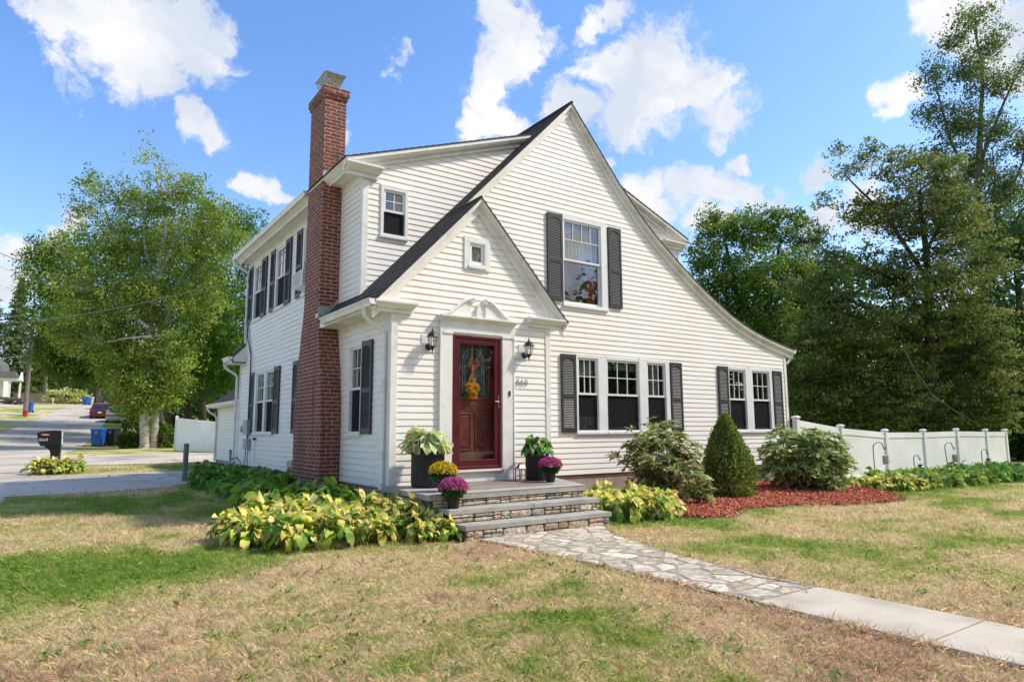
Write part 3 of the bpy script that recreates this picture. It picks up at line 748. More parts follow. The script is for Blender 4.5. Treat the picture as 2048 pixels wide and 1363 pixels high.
# entry eave on the left: soffit, frieze and fascia
ev.box(-.32, .0, -.03, 2.25, 3.225, 3.245); ev.box(-.345, -.32, -.10, 2.27, 3.225, 3.345); ev.box(-.018, .0, .09, 2.2, 3.13, 3.2245)
ev.build('entry_eave', 'white_trim', house); ev = MB()
ev.box(2.985, 3.24, -.03, .74, 3.205, 3.225); ev.box(3.24, 3.27, -.10, .74, 3.206, 3.33)
ev.build('entry_eave', 'white_trim', house); ev = MB()
# long upper eave over the left wall
ev.box(-.235, .0, 1.10, 9.1, 5.862, 5.882); ev.hexa([(-.255, 1.09, 5.865), (-.235, 1.09, 5.865), (-.235, 9.12, 5.865), (-.255, 9.12, 5.865), (-.385, 1.07, 5.95), (-.235, 1.07, 5.95), (-.235, 9.12, 5.95), (-.385, 9.12, 5.95)])
ev.box(-.255, -.236, 1.091, 9.119, 5.835, 5.8645)
ev.box(-.016, .0, 1.35, 8.93, 5.77, 5.8615)
ev.build('upper_eave', 'white_trim', house); ev = MB()
# rear eave stub left of the rear corner
ev.box(-.32, .0, 9.0, 9.75, 3.20, 3.225); ev.box(-.345, -.32, 9.0, 9.75, 3.20, 3.345)
ev.prism([(-.345, 3.345), (-.345, 3.2), (.0, 3.2), (.0, 3.69)], lambda a, d, b: (a, d, b), 9.0, 9.03)
ev.build('rear_eave', 'white_trim', house); ev = MB()
ev.box(7.94, 8.10, 1.2, 9.1, 5.79, 5.81); ev.build('dormer_eave', 'white_trim', house); ev = MB()
ev.box(11.2, 11.42, .72, 9.7, 3.28, 3.30); ev.box(11.42, 11.44, .66, 9.7, 3.28, 3.42)
ev.build('right_eave', 'white_trim', house)
# ---- gutters and downspouts
def kgutter(mb, x, y0, y1, z, side=-1, w=.11, h=.10):
    s = side
    prof = [(x, z-h), (x+s*w*.62, z-h), (x+s*w*.72, z-h*.45), (x+s*w, z-h*.18), (x+s*w, z), (x+s*w*.93, z), (x+s*w*.93, z-h*.15), (x+s*w*.6, z-h*.85), (x, z-h*.85)]
    mb.prism(prof, lambda a, d, b: (a, d, b), y0, y1)
    mb.prism(prof[:5]+[(x, z)], lambda a, d, b: (a, d, b), y0, y0+.006)
g = MB(); kgutter(g, -.346, -.15, 1.99, 3.355); g.build('gutter', 'white_trim', house)
g = MB(); kgutter(g, -.387, 3.13, 9.17, 5.985, h=.09, w=.07); g.build('gutter', 'white_trim', house)
g = MB(); kgutter(g, -.346, 8.99, 9.78, 3.355); g.build('gutter', 'white_trim', house)
g = MB(); kgutter(g, 11.441, .64, 9.7, 3.44, 1, .12, .11); g.build('gutter', 'white_trim', house)
g = MB(); kgutter(g, 8.101, 1.10, 9.1, 5.95, 1, .12, .10); g.build('gutter', 'white_trim', house)
def spout(pts, r=.034): MB().tube(pts, r, 10).build('downspout', 'white_trim', house, smooth=True)
spout([(-.40, .12, 3.27), (-.40, .12, 3.19), (-.38, .125, 3.13), (-.31, .13, 3.07), (-.14, .14, 2.98), (-.075, .145, 2.93), (-.06, .145, 2.85), (-.06, .145, .62), (-.09, .10, .56)], .037)
spout([(-.42, 9.05, 5.90), (-.42, 9.05, 5.84), (-.38, 9.04, 5.78), (-.12, 8.99, 5.62), (-.06, 8.97, 5.56), (-.06, 8.97, 3.72)])
spout([(-.40, 9.66, 3.27), (-.40, 9.66, 3.17), (-.34, 9.65, 3.08), (-.14, 9.64, 2.96), (-.07, 9.64, 2.88), (-.07, 9.64, .6)])
spout([(11.48, .80, 3.33), (11.48, .81, 3.2), (11.42, .83, 3.13), (11.27, .86, 3.08), (11.24, .86, 2.95), (11.24, .86, .6)])
spout([(8.15, 1.3, 5.86), (8.15, 1.31, 5.75), (8.1, 1.33, 5.70), (8.0, 1.36, 5.66), (7.97, 1.36, 5.55), (7.97, 1.36, 4.75)])

# ---- chimney
ch = MB()
side = [(2.0, 0), (2.0, 1.55), (2.02, 2.0), (2.09, 2.48), (2.19, 2.85), (2.27, 3.22), (2.30, 3.45), (2.30, 7.56), (3.12, 7.56), (3.12, 3.75), (3.17, 3.45), (3.23, 3.25), (3.31, 2.85), (3.40, 2.45), (3.46, 2.1), (3.48, 1.5), (3.48, 0)]
ch.prism(side, lambda a, d, b: (d, a, b), -.365, .03)
ch.box(-.388, .053, 2.277, 3.143, 7.56, 7.627); ch.box(-.411, .076, 2.254, 3.166, 7.627, 7.76)
chim = ch.build('chimney', 'brick', house)
MB().add([(-.40, 2.265, 7.76), (.065, 2.265, 7.76), (.065, 3.155, 7.76), (-.40, 3.155, 7.76), (-.30, 2.36, 7.81), (-.03, 2.36, 7.81), (-.03, 3.05, 7.81), (-.30, 3.05, 7.81)],
         [(0, 3, 2, 1), (4, 5, 6, 7), (0, 1, 5, 4), (1, 2, 6, 5), (2, 3, 7, 6), (3, 0, 4, 7)]).build('mortar_crown', 'concrete', chim)
cp = MB()
def fr(cx, cy, a, b, z): return [(cx-a, cy-b, z), (cx+a, cy-b, z), (cx+a, cy+b, z), (cx-a, cy+b, z)]
cx, cy = -.165, 2.66
cp.hexa(fr(cx, cy, .13, .21, 7.80)+fr(cx, cy, .13, .21, 7.87))
cp.hexa(fr(cx, cy, .20, .29, 8.085)+fr(cx, cy, .205, .295, 8.10))
n = 16
for k in range(n):                                       # flared bars of the cap
    t0, t1 = k/n, (k+.55)/n
    for sgn in (-1, 1):
        A = lambda t, z: (cx-.125+.25*t if z < 8 else cx-.19+.38*t)
        cp.quad((A(t0, 7.8), cy+sgn*.205, 7.87), (A(t1, 7.8), cy+sgn*.205, 7.87), (A(t1, 8.1), cy+sgn*.28, 8.086), (A(t0, 8.1), cy+sgn*.28, 8.086))
        B = lambda t, z: (cy-.205+.41*t if z < 8 else cy-.28+.56*t)
        cp.quad((cx+sgn*.125, B(t0, 7.8), 7.87), (cx+sgn*.125, B(t1, 7.8), 7.87), (cx+sgn*.19, B(t1, 8.1), 8.086), (cx+sgn*.19, B(t0, 8.1), 8.086))
cp.build('chimney_cap', 'cap_metal', chim)
cf = MB().box(cx-.09, cx+.09, cy-.16, cy+.16, 7.87, 8.07); cf.build('chimney_flue', 'foundation', chim)
fl = MB(); fl.box(-.37, -.30, 2.285, 2.298, 5.93, 6.12); fl.box(-.368, .02, 2.288, 2.297, 3.44, 3.62); fl.box(-.374, -.366, 2.27, 2.42, 3.42, 3.50)
fl.prism([(-.345, zl(-.345)+.02), (.0, zl(0)+.02), (.0, zl(0)+.10), (-.345, zl(-.345)+.10)], lambda a, d, b: (a, d, b), 2.278, 2.286)
fl.build('flashing', 'galvanised', house)

# ---- wing behind the house
wg = MB(); PW = Pl(.9)
siding(wg, PW, [(9.7, .45), (16.8, .45), (16.8, 2.30), (9.7, 2.30)])
siding(wg, Pf(9.62), [(-.0, .6), (.9, .6), (.9, 2.3), (0, 2.3)])
wg.quad((.9, 16.8, .3), (6, 16.8, .3), (6, 16.8, 2.3), (.9, 16.8, 2.3)); wg.quad((6, 9.7, .3), (6, 16.8, .3), (6, 16.8, 2.3), (6, 9.7, 2.3))
wg.prism([(.9, 2.3), (3.5, 4.2), (6, 2.3)], lambda a, d, b: (a, d, b), 16.75, 16.8)
wg.build('rear_wing_wall', 'clapboard', house)
wt = MB(); wt.box(.878, .9, 16.7, 16.82, .4, 2.3); wt.box(.62, .9, 9.65, 17.0, 2.27, 2.29); wt.box(.60, .62, 9.65, 17.02, 2.26, 2.38)
kgutter(wt, .60, 9.65, 17.03, 2.385); wt.tube([(.54, 16.85, 2.3), (.54, 16.85, 2.22), (.62, 16.84, 2.12), (.80, 16.82, 2.0), (.85, 16.82, 1.9), (.85, 16.82, .4)], .034, 8)
wt.build('rear_wing_trim', 'white_trim', house)
wr2 = MB(); courses(wr2, .58, 2.38, 3.5, 4.3, 9.62, 17.03); courses(wr2, 6.4, 2.38, 3.5, 4.3, 9.62, 17.03); wr2.build('rear_wing_roof', 'shingles', house)
MB().box(.93, 5.97, 9.7, 16.78, -.1, .45).build('rear_wing_foundation', 'foundation', house)

fm = MB()
fm.prism([(-.26, 3.362), (.10, 3.362), (.10, zl(.10)-.12), (-.26, zl(-.26)-.03)], lambda a, d, b: (a, -d, b), .0, .03)
fm.build('gable_corner_trim', 'white_trim', house); fm = MB()
fm.prism([(2.88, 3.362), (3.20, 3.362), (3.20, zv(3.20)-.03), (2.88, zv(2.88)-.12)], lambda a, d, b: (a, -d, b), .0, .03)
fm.build('gable_corner_trim', 'white_trim', house)
MB().prism([(-.30, 5.92), (.09, 5.92), (.09, dl(.09)-.10), (-.30, dl(-.30)-.03)], lambda a, d, b: (a, 1.267-d, b), .0, .03).build('gable_corner_trim', 'white_trim', house)
# ---- entry surround
sr = MB(); P = PV
sr.box(.81, 1.012, -.02, .045, .60, 2.975, P=P); sr.box(.79, .82, -.02, .058, .60, 3.12, P=P)
sr.box(1.967, 2.19, -.02, .045, .62, 2.975, P=P); sr.box(2.18, 2.205, -.02, .055, .62, 3.12, P=P)
sr.box(.825, 1.02, .0, .06, 2.955, 2.985, P=P); sr.box(1.955, 2.20, .0, .06, 2.955, 2.985, P=P)
sr.box(.80, 2.20, -.02, .056, 2.985, 3.16, P=P)
sr.hexa([P(.80, .06, 3.16), P(2.20, .06, 3.16), P(2.20, -.02, 3.16), P(.80, -.02, 3.16), P(.765, .125, 3.215), P(2.235, .125, 3.215), P(2.235, -.02, 3.215), P(.765, -.02, 3.215)])
sr.box(.755, 2.245, -.02, .14, 3.215, 3.245, P=P)
sr.box(1.012, 1.03, -.05, .03, .80, 2.975, P=P); sr.box(1.95, 1.967, -.05, .03, .80, 2.975, P=P); sr.box(1.012, 1.967, -.05, .03, 2.955, 2.985, P=P)
sr.box(1.0, 1.98, -.02, .035, .62, .80, P=P); sr.box(.99, 2.0, -.05, .085, .80, .832, P=P)
for x in (.86, .96, 2.02, 2.12):
    for z in (.9, 1.55, 2.2, 2.8): sr.box(x-.006, x+.006, .045, .048, z-.006, z+.006, P=P)
sr.build('door_surround', 'white_trim', house, bevel=.003, seg=1)
pd = MB()
def scroll(flip):
    X = lambda x: x if not flip else 3.0-x
    ts = np.linspace(0, 1, 16)
    cv = [(.86+.50*t, 3.262+.285*(t**1.0)*(.55+.45*sin(pi*(t-.5))) + .02*sin(pi*t)) for t in ts]
    cv = [(x, 3.262+.29*(.5-.5*cos(pi*min(1, t*1.0)))*.95) for (x, _), t in zip(cv, ts)]
    poly = cv + [(cv[-1][0], 3.245), (cv[0][0], 3.245)]
    pd.prism([(X(a), b) for a, b in poly], lambda a, d, b: P(a, d, b), 0., .04)
    pd.tube([P(X(a), .055, b+.012) for a, b in cv], [.014+.016*t for t in ts], 8)
    c0 = (1.375, 3.525)
    sp = [P(X(c0[0]+(.052-.04*t)*cos(-pi*.5+t*7.5+1.6)), .06, c0[1]+(.052-.04*t)*sin(-pi*.5+t*7.5+1.6)) for t in np.linspace(0, 1, 18)]
    pd.tube(sp, .014, 7)
    pd.prism([(X(c0[0]+.05*cos(a)), c0[1]+.05*sin(a)) for a in np.linspace(0, 2*pi, 16, endpoint=False)], lambda a, d, b: P(a, d, b), .0, .055)
scroll(False); scroll(True)
pd.prism([(1.455, 3.245), (1.545, 3.245), (1.53, 3.42), (1.51, 3.47), (1.49, 3.47), (1.47, 3.42)], lambda a, d, b: P(a, d, b), .0, .06)
pd.build('pediment_scroll', 'white_trim', house)
# storm door, inner door
sd = MB(); frame_rect(sd, P, 1.03, 1.95, .835, 2.955, .05, -.03, .04); frame_rect(sd, P, 1.08, 1.90, .865, 2.905, .085, -.02, .028, .12)
door = sd.build('storm_door', 'maroon_paint', house, bevel=.006)
MB().box(1.165, 1.815, .002, .006, .985, 2.82, P=P).build('pane', 'clear_glass', door)
h = MB(); h.box(1.875, 1.90, .028, .036, 1.78, 2.0, P=P); h.tube([P(1.887, .036, 1.90), P(1.887, .075, 1.90), P(1.86, .085, 1.90), P(1.79, .08, 1.905)], .009, 8); h.box(1.88, 1.895, .036, .05, 1.80, 1.83, P=P)
h.build('door_handle', 'nickel', door, bevel=.002)
idr = MB(); idr.box(1.03, 1.95, -.16, -.12, .80, 2.95, P=P)
for x0 in (1.19, 1.53):
    frame_rect(idr, P, x0, x0+.27, 1.12, 1.72, .03, -.12, -.108); idr.box(x0+.045, x0+.225, -.12, -.109, 1.165, 1.675, P=P)
frame_rect(idr, P, 1.16, 1.82, 1.93, 2.86, .045, -.12, -.104)
ind = idr.build('inner_door', 'inner_door', house, bevel=.008)
MB().box(1.205, 1.775, -.119, -.112, 1.975, 2.815, P=P).build('leaded_pane', 'leaded_glass', ind)
cm = MB()
def arch(x0, x1, z0, z1, r=.007):
    c = (x0+x1)/2; rx = (x1-x0)/2
    pts = [P(x0, -.108, z0)] + [P(c-rx*cos(t), -.108, z1-rx*1.1+rx*1.1*sin(t)) for t in np.linspace(0, pi, 15)] + [P(x1, -.108, z0), P(x0, -.108, z0)]
    cm.tube(pts, r, 6)
arch(1.285, 1.695, 2.03, 2.76); arch(1.33, 1.65, 2.07, 2.70, .004)
for x in (1.285, 1.695): cm.tube([P(x, -.108, 2.03), P(x, -.108, 2.81)], .004, 5)
cm.build('lead_caming', 'caming', ind)
jb = MB(); jb.box(1.0, 1.03, -.2, -.02, .8, 2.99, P=P); jb.box(1.95, 1.98, -.2, -.02, .8, 2.99, P=P); jb.box(1.0, 1.98, -.2, -.02, 2.955, 2.99, P=P); jb.box(1.0, 1.98, -.2, -.02, .79, .82, P=P)
jb.build('door_jamb', 'white_trim', house)
# door bell and house number
MB().box(2.085, 2.115, .045, .062, 2.0, 2.085, P=P).build('door_bell', 'black_metal', house, bevel=.004)
def text_mesh(s, size, depth=.003):
    c = bpy.data.curves.new('t', 'FONT'); c.body = s; c.size = size; c.extrude = depth; c.align_x = 'CENTER'; c.align_y = 'CENTER'; c.resolution_u = 4; c.space_character = 1.22
    o = bpy.data.objects.new('t', c); COL.objects.link(o); bpy.context.view_layer.update()
    me = bpy.data.meshes.new_from_object(o.evaluated_get(bpy.context.evaluated_depsgraph_get())); bpy.data.objects.remove(o); bpy.data.curves.remove(c)
    return me
def text_obj(name, s, size, mat, parent, M, sx=1., depth=.003):
    me = text_mesh(s, size, depth); me.transform(Matrix.Scale(sx, 4, (1, 0, 0))); me.transform(M); me.materials.clear(); me.materials.append(MATS[mat])
    me.name = name; o = bpy.data.objects.new(name, me); COL.objects.link(o)
    if parent: o.parent = parent
    return o
def digit(ch, cx_, cz_, h_):
    m_ = MB(); w_ = h_*.20; y_ = -.024
    if ch == '0': m_.tube([(cx_+w_*cos(t), y_, cz_+h_*.5*sin(t)) for t in np.linspace(0, 2*pi, 17)], .0045, 5)
    if ch == '8':
        m_.tube([(cx_+w_*.85*cos(t), y_, cz_+h_*.26+h_*.235*sin(t)) for t in np.linspace(0, 2*pi, 15)], .0045, 5); m_.tube([(cx_+w_*cos(t), y_, cz_-h_*.235+h_*.26*sin(t)) for t in np.linspace(0, 2*pi, 15)], .0045, 5)
    if ch == '6':
        m_.tube([(cx_+w_*cos(t), y_, cz_-h_*.22+h_*.27*sin(t)) for t in np.linspace(0, 2*pi, 15)], .0045, 5); m_.tube([(cx_+w_*.8, y_, cz_+h_*.48), (cx_, y_, cz_+h_*.40), (cx_-w_*.7, y_, cz_+h_*.18), (cx_-w_, y_, cz_-h_*.15)], .0045, 5)
    m_.build('house_number', 'black_metal', house)
for ch_, x_ in (('8', 2.288), ('6', 2.375), ('0', 2.462)): digit(ch_, x_, 2.238, .115)
# ---- carriage lamps
def lamp(x, z):
    c = (x, -.155, z)
    bk = MB().box(x-.115, x+.075, -.022, -.0, z-.17, z+.10); bk.build('lamp_mounting_block', 'window_vinyl', house, bevel=.006)
    m = MB()
    m.lathe((0, 0, 0), [(.058, 0), (.055, .012), (.035, .03), (.018, .04)], 16); m.xf(lambda a, b, d: (x+a, -.022-d, z-.09+b))
    m.tube([(x, -.05, z-.09), (x, -.09, z-.125), (x, -.14, z-.13), (x, -.155, z-.095)], .010, 8)
    m.lathe(c, [(.004, -.205), (.012, -.19), (.006, -.17), (.016, -.15), (.02, -.13), (.045, -.10), (.05, -.09)], 8, rot=pi/8)
    for k in range(6):
        a = k*pi/3+.3
        m.tube([(c[0]+.046*cos(a), c[1]+.046*sin(a), z-.092), (c[0]+.078*cos(a), c[1]+.078*sin(a), z+.055)], .0045, 4)
    m.lathe(c, [(.098, .05), (.088, .066), (.068, .105), (.035, .13), (.02, .138), (.012, .15), (.018, .16), (.005, .175), (.008, .185), (.002, .20)], 6, rot=.3)
    lo = m.build('wall_lamp', 'black_metal', house)
    MB().lathe(c, [(.043, -.088), (.074, .052)], 6, rot=.3).build('lamp_glass', 'lamp_glass_mat', lo)
glass_mat('lamp_glass_mat', (.85, .86, .84), 1.2)
lamp(.60, 2.81); lamp(2.425, 2.79)
# ---- services on the left wall
sv = MB(); sv.box(-.13, -.015, 8.10, 8.50, 1.36, 1.72); sv.build('meter_box', 'grey_box', house, bevel=.012)
MB().lathe((0, 0, 0), [(.09, 0), (.09, .04), (.075, .10), (.03, .12)], 16).xf(lambda a, b, d: (-.02-d, 8.72+a, 1.50+b)).build('electric_meter', 'utility_tan', house, smooth=True)
MB().box(-.12, -.015, 8.12, 8.46, 1.0, 1.26).build('junction_box', 'grey_box', house, bevel=.01)
def cbl(pts, r, n): MB().tube(pts, r, n).build('service_cable', 'wire_rubber', house)
cbl([(-.05, 8.30, 1.70), (-.05, 8.32, 3.3), (-.04, 8.62, 3.6), (-.04, 8.86, 3.9), (-.04, 8.92, 5.3), (-.10, 8.98, 5.55), (-.2, 9.0, 5.6)], .013, 6); cbl([(-.04, 8.38, 1.70), (-.04, 8.40, 3.4), (-.04, 8.94, 4.6), (-.04, 8.97, 5.4)], .009, 6)
cbl([(-.05, 8.42, 1.0), (-.05, 8.44, .7), (-.07, 8.6, .55), (-.06, 8.9, .4)], .01, 6); cbl([(-.05, 8.2, 1.0), (-.05, 8.2, .72), (-.09, 8.05, .52), (-.12, 7.6, .5)], .008, 6); cbl([(-.05, 8.3, 1.36), (-.05, 8.3, 1.26)], .02, 6)
cbl([(-.03, 7.62, 1.25), (-.03, 7.62, .7)], .004, 5); cbl([(-.045, 7.62, 1.29), (-.06, 7.62, 1.23)], .035, 8)
cbl([(-.05, 4.0, .75), (-.06, 3.75, .62), (-.09, 3.62, .42), (-.10, 3.6, .2)], .009, 6); cbl([(-.05, 3.9, .8), (-.07, 3.7, .7), (-.08, 3.58, .45)], .007, 6)

gm = MB(); gm.tube([(-.28, 9.0, .2), (-.28, 9.0, .62)], .075, 12); gm.tube([(-.28, 9.0, .62), (-.28, 9.0, .98)], .035, 10); gm.tube([(-.28, 9.0, .74), (-.14, 8.86, .78), (-.10, 8.72, .66), (-.08, 8.7, .3)], .028, 8)
gm.tube([(-.30, 9.55, .42), (-.30, 9.30, .42)], .085, 12); gm.build('gas_meter', 'grey_box', house, smooth=True)
MB().box(-.10, -.02, 3.66, 3.86, .72, 1.05).build('outlet_box', 'grey_box', house, bevel=.008)
MB().box(-.16, -.02, 4.25, 4.55, .66, .86).build('cable_box', 'utility_tan', house, bevel=.015)
# back steps behind the wing corner
MB().box(-.75, .86, 10.0, 11.3, .15, .42).build('rear_stoop', 'bluestone', house, bevel=.01)
MB().box(-1.15, -.76, 10.0, 11.3, .1, .26).build('rear_stoop_step', 'bluestone', house, bevel=.01)

# ================================================================== FRONT STEPS
steps = thing('front_steps', 'stone-faced front steps with three grey bluestone treads below the maroon door', 'steps')
dk = [(-.12, -.01), (-.12, -.62), (-.20, -1.61), (2.37, -1.61), (3.02, -.01)]
mm = lambda a, d, b: (a, b, d)
MB().prism([(-.08, -.02), (-.08, -.60), (-.15, -1.56), (2.33, -1.56), (2.94, -.02)], mm, .05, .576).build('core', 'mortar', steps)
MB().prism(dk, mm, .578, .645).build('tread', 'bluestone', steps, bevel=.006)
MB().prism([(.42, -.02), (.42, -1.28), (2.05, -1.28), (2.60, -.02)], mm, .6405, .649).build('pavers', 'porch_pavers', steps)
for y0, y1, z, x0, x1 in ((-1.88, -1.50, .483, -.06, 2.40), (-2.14, -1.80, .318, .02, 2.37)):
    m = MB(); xm = (x0+x1)/2+.05; m.box(x0, xm-.003, y0, y1, z-.062, z); m.box(xm+.003, x1, y0, y1, z-.062, z); m.build('tread', 'bluestone', steps, bevel=.005)
MB().box(-.02, 2.35, -1.84, -1.5, .02, .42).box(.05, 2.33, -2.10, -1.78, .02, .255).build('core', 'mortar', steps)
STONE = [(.42, .34, .24), (.50, .42, .32), (.38, .27, .17), (.36, .33, .28), (.56, .49, .40), (.46, .31, .23), (.24, .255, .23), (.52, .40, .27), (.44, .36, .28)]
def rubble(fn, L_, h, seed, parent):
    """roughly squared stones packed into a strip of length L_ and height h"""
    g = random.Random(seed); V = []; Fq = []; T = []
    def stone(a0, a1, b0, b1):
        c = STONE[g.randrange(len(STONE))]; k = g.uniform(.78, 1.12); c = [q*k for q in c]
        m_ = .0035; a0 += m_*g.uniform(.6, 1.6); a1 -= m_*g.uniform(.6, 1.6); b0 += m_*g.uniform(.3, 1.); b1 -= m_*g.uniform(.3, 1.)
        if a1-a0 < .02 or b1-b0 < .01: return
        n = 12; o = len(V); ca, cb = (a0+a1)/2, (b0+b1)/2
        for ring, (s, d) in enumerate(((1., -.02), (1., .012), (.90, .026), (.55, .032))):
            for j in range(n):
                t = 2*pi*j/n; ex = 5.
                ra = abs(cos(t))**(2/ex)*(1 if cos(t) >= 0 else -1); rb = abs(sin(t))**(2/ex)*(1 if sin(t) >= 0 else -1)
                q = 1-(1-s)*1.; jj = g.uniform(-.003, .003)
                inset = (1-s)*min(a1-a0, b1-b0)*.6
                V.append(fn(ca+ra*((a1-a0)/2-inset)+jj, d+g.uniform(-.004, .004), cb+rb*((b1-b0)/2-inset)+jj*.5)); T.append(c)
        for r in range(3):
            for j in range(n): Fq.append((o+r*n+j, o+r*n+(j+1) % n, o+(r+1)*n+(j+1) % n, o+(r+1)*n+j))
        V.append(fn(ca, .034, cb)); T.append(c); cc = len(V)-1
        for j in range(0, n): Fq.append((o+3*n+j, o+3*n+(j+1) % n, cc, cc))
    a = 0
    while a < L_:
        wdt = g.uniform(.16, .42); wdt = min(wdt, L_-a) if L_-a-wdt > .08 else L_-a
        r = g.random()
        if r < .35: stone(a, a+wdt, 0, h)
        elif r < .8:
            s = h*g.uniform(.35, .65); stone(a, a+wdt*g.uniform(.98, 1), 0, s)
            if g.random() < .5: stone(a, a+wdt, s, h)
            else: k = g.uniform(.35, .65); stone(a, a+wdt*k, s, h); stone(a+wdt*k, a+wdt, s, h)
        else:
            k = g.uniform(.4, .6); s = h*g.uniform(.4, .6)
            stone(a, a+wdt*k, 0, s); stone(a, a+wdt*k, s, h); stone(a+wdt*k, a+wdt, 0, h*.36); stone(a+wdt*k, a+wdt, h*.36, h)
        a += wdt
    V = np.array(V); o = len(V)
    me = bpy.data.meshes.new('stone_riser'); me.from_pydata([tuple(v) for v in V], [], [f if f[2] != f[3] else f[:3] for f in Fq]); me.update()
    ca = me.color_attributes.new('tint', 'FLOAT_COLOR', 'POINT'); ca.data.foreach_set('color', np.hstack([np.array(T), np.ones((o, 1))]).astype(np.float32).ravel())
    me.materials.append(MATS['field_stone']); ob = bpy.data.objects.new('stone_riser', me); COL.objects.link(ob); ob.parent = parent
rubble(lambda a, d, b: (-.12+a, -1.57-d, .485+b), 2.46, .092, 3, steps)
rubble(lambda a, d, b: (-.02+a, -1.845-d, .320+b), 2.37, .100, 5, steps)
rubble(lambda a, d, b: (.05+a, -2.105-d, .11+b), 2.29, .145, 8, steps)
rubble(lambda a, d, b: (2.345+d+a*.42, -1.56+a*.92, .12+b), 1.55, .45, 12, steps)
rubble(lambda a, d, b: (-.10-d, -1.55+a, .12+b), 1.4, .45, 13, steps)

# ================================================================== PLANT BUILDERS
def hosta_mesh(name, n, Rr, Lf, Wf, h, tints, seed, edge=None, parent=None, brown=.25, upright=0.):
    """clump of arching ovate leaves; returns object. Coordinates local, base at z=0"""
    g = np.random.default_rng(seed); A, B = 5, 3
    az = g.uniform(0, 2*pi, n); lay = g.uniform(0, 1, n)**.8            # 0 centre .. 1 rim
    L_ = Lf*g.uniform(.7, 1.2, n); W = Wf*g.uniform(.75, 1.15, n)*L_/Lf
    r0 = Rr*(.08+.62*lay)*g.uniform(.8, 1.1, n); z0 = h*(1.0-.58*lay**1.4)*g.uniform(.78, 1.1, n)
    e0 = R(55)-R(75)*lay+g.normal(size=n)*.25+upright; bend = R(66)*g.uniform(.35, 1.8, n)
    ts = np.linspace(0, 1, A); prof = np.array([.10, .80, 1.0, .66, .03])
    V = np.zeros((n, A, B, 3)); T = np.zeros((n, A, B, 3))
    p = np.stack([r0, z0], 1).copy(); yaw = az+g.normal(size=n)*.55; roll = g.normal(size=n)*.55
    base = np.array(tints)[g.integers(0, len(tints), n)]*(1+g.normal(size=(n, 1))*.14)
    isb = g.random(n) < brown
    for i in range(A):
        el = e0-bend*ts[i]
        if i: p = p + np.stack([np.cos(el)*L_/(A-1), np.sin(el)*L_/(A-1)], 1)
        c = np.stack([r0*np.cos(az)+(p[:, 0]-r0)*np.cos(yaw), r0*np.sin(az)+(p[:, 0]-r0)*np.sin(yaw), p[:, 1]], 1)
        sd = np.stack([-np.sin(yaw)*np.cos(roll), np.cos(yaw)*np.cos(roll), np.sin(roll)], 1)
        for j, s in enumerate((-1, 0, 1)):
            wv = .012*np.sin(i*2.3+j*1.7+az*5)
            V[:, i, j] = c + sd*(s*W*.5*prof[i])[:, None]; V[:, i, j, 2] += abs(s)*W*.16*prof[i]+wv*abs(s)+s*W*.10*np.sin(az*9+i*1.9)*prof[i]
            T[:, i, j] = base
            if edge is not None and (j != 1 or i == A-1): T[:, i, j] = T[:, i, j]*.12+np.array(edge)*.88
        if i >= A-2: T[isb, i] = T[isb, i]*.3+np.array((.42, .22, .09))*.7
        if i == A-3: 
            k = isb & (g.random(n) < .5); T[k, i, 0] = T[k, i, 0]*.3+np.array((.42, .25, .12))*.7
    V[..., 2] = np.maximum(V[..., 2], .015)
    F = []
    for i in range(A-1):
        for j in range(B-1): F.append((i*B+j, i*B+j+1, (i+1)*B+j+1, (i+1)*B+j))
    F = np.array(F); F = (F[None]+(np.arange(n)*A*B)[:, None, None]).reshape(-1, 4)
    V = V.reshape(-1, 3); T = T.reshape(-1, 3)
    # leaf stalks
    k = len(V); a0 = np.stack([r0*.15*np.cos(az), r0*.15*np.sin(az), np.zeros(n)], 1); a1 = np.stack([r0*np.cos(az), r0*np.sin(az), z0], 1)
    off = np.stack([-np.sin(az), np.cos(az), 0*az], 1)*.006
    S_ = np.stack([a0-off, a0+off, a1+off, a1-off], 1).reshape(-1, 3)
    V = np.vstack([V, S_]); T = np.vstack([T, np.tile((.16, .22, .05), (4*n, 1))]); F = np.vstack([F, np.arange(4*n).reshape(n, 4)+k])
    return raw_mesh(name, V, F, 'hosta_leaves', parent, T, smooth=True)
YEL = [(.58, .58, .10), (.44, .52, .08), (.66, .58, .17), (.26, .40, .05), (.70, .64, .28), (.14, .28, .04), (.10, .21, .03)]
GRN = [(.10, .25, .04), (.14, .30, .045), (.17, .33, .045), (.07, .18, .03)]
MID = [(.14, .27, .035), (.22, .34, .04), (.33, .42, .06), (.09, .2, .03)]
class Kind: pass
def make_kinds(tag_, tints, n, Rr, Lf, Wf, h, brown, k=4, up=0.):
    out = []
    for i in range(k):
        o = hosta_mesh('hosta', n, Rr, Lf, Wf, h, tints, hash_(tag_)+i*7, brown=brown, upright=up); out.append(o.data)
        bpy.data.objects.remove(o)
    return out
def hash_(s): return sum(ord(c)*(i+3) for i, c in enumerate(s))
def plant_hostas(meshes, pts, label, group, sc=(.85, 1.15), cat='hosta'):
    for i, (x, y) in enumerate(pts):
        o = bpy.data.objects.new('hosta', meshes[rnd.randrange(len(meshes))]); COL.objects.link(o)
        s = rnd.uniform(*sc); o.location = (x, y, H(x, y)-.01); o.rotation_euler = (0, 0, rnd.uniform(0, 6.28)); o.scale = (s, s, s*rnd.uniform(.9, 1.1))
        tag(o, label, cat, group)
def scatter(poly_test, bbox, dmin, n=4000, seed=1):
    g = random.Random(seed); pts = []
    for _ in range(n):
        x, y = g.uniform(bbox[0], bbox[1]), g.uniform(bbox[2], bbox[3])
        if poly_test(x, y) and all((x-a)**2+(y-b)**2 > dmin*dmin for a, b in pts): pts.append((x, y))
    return pts
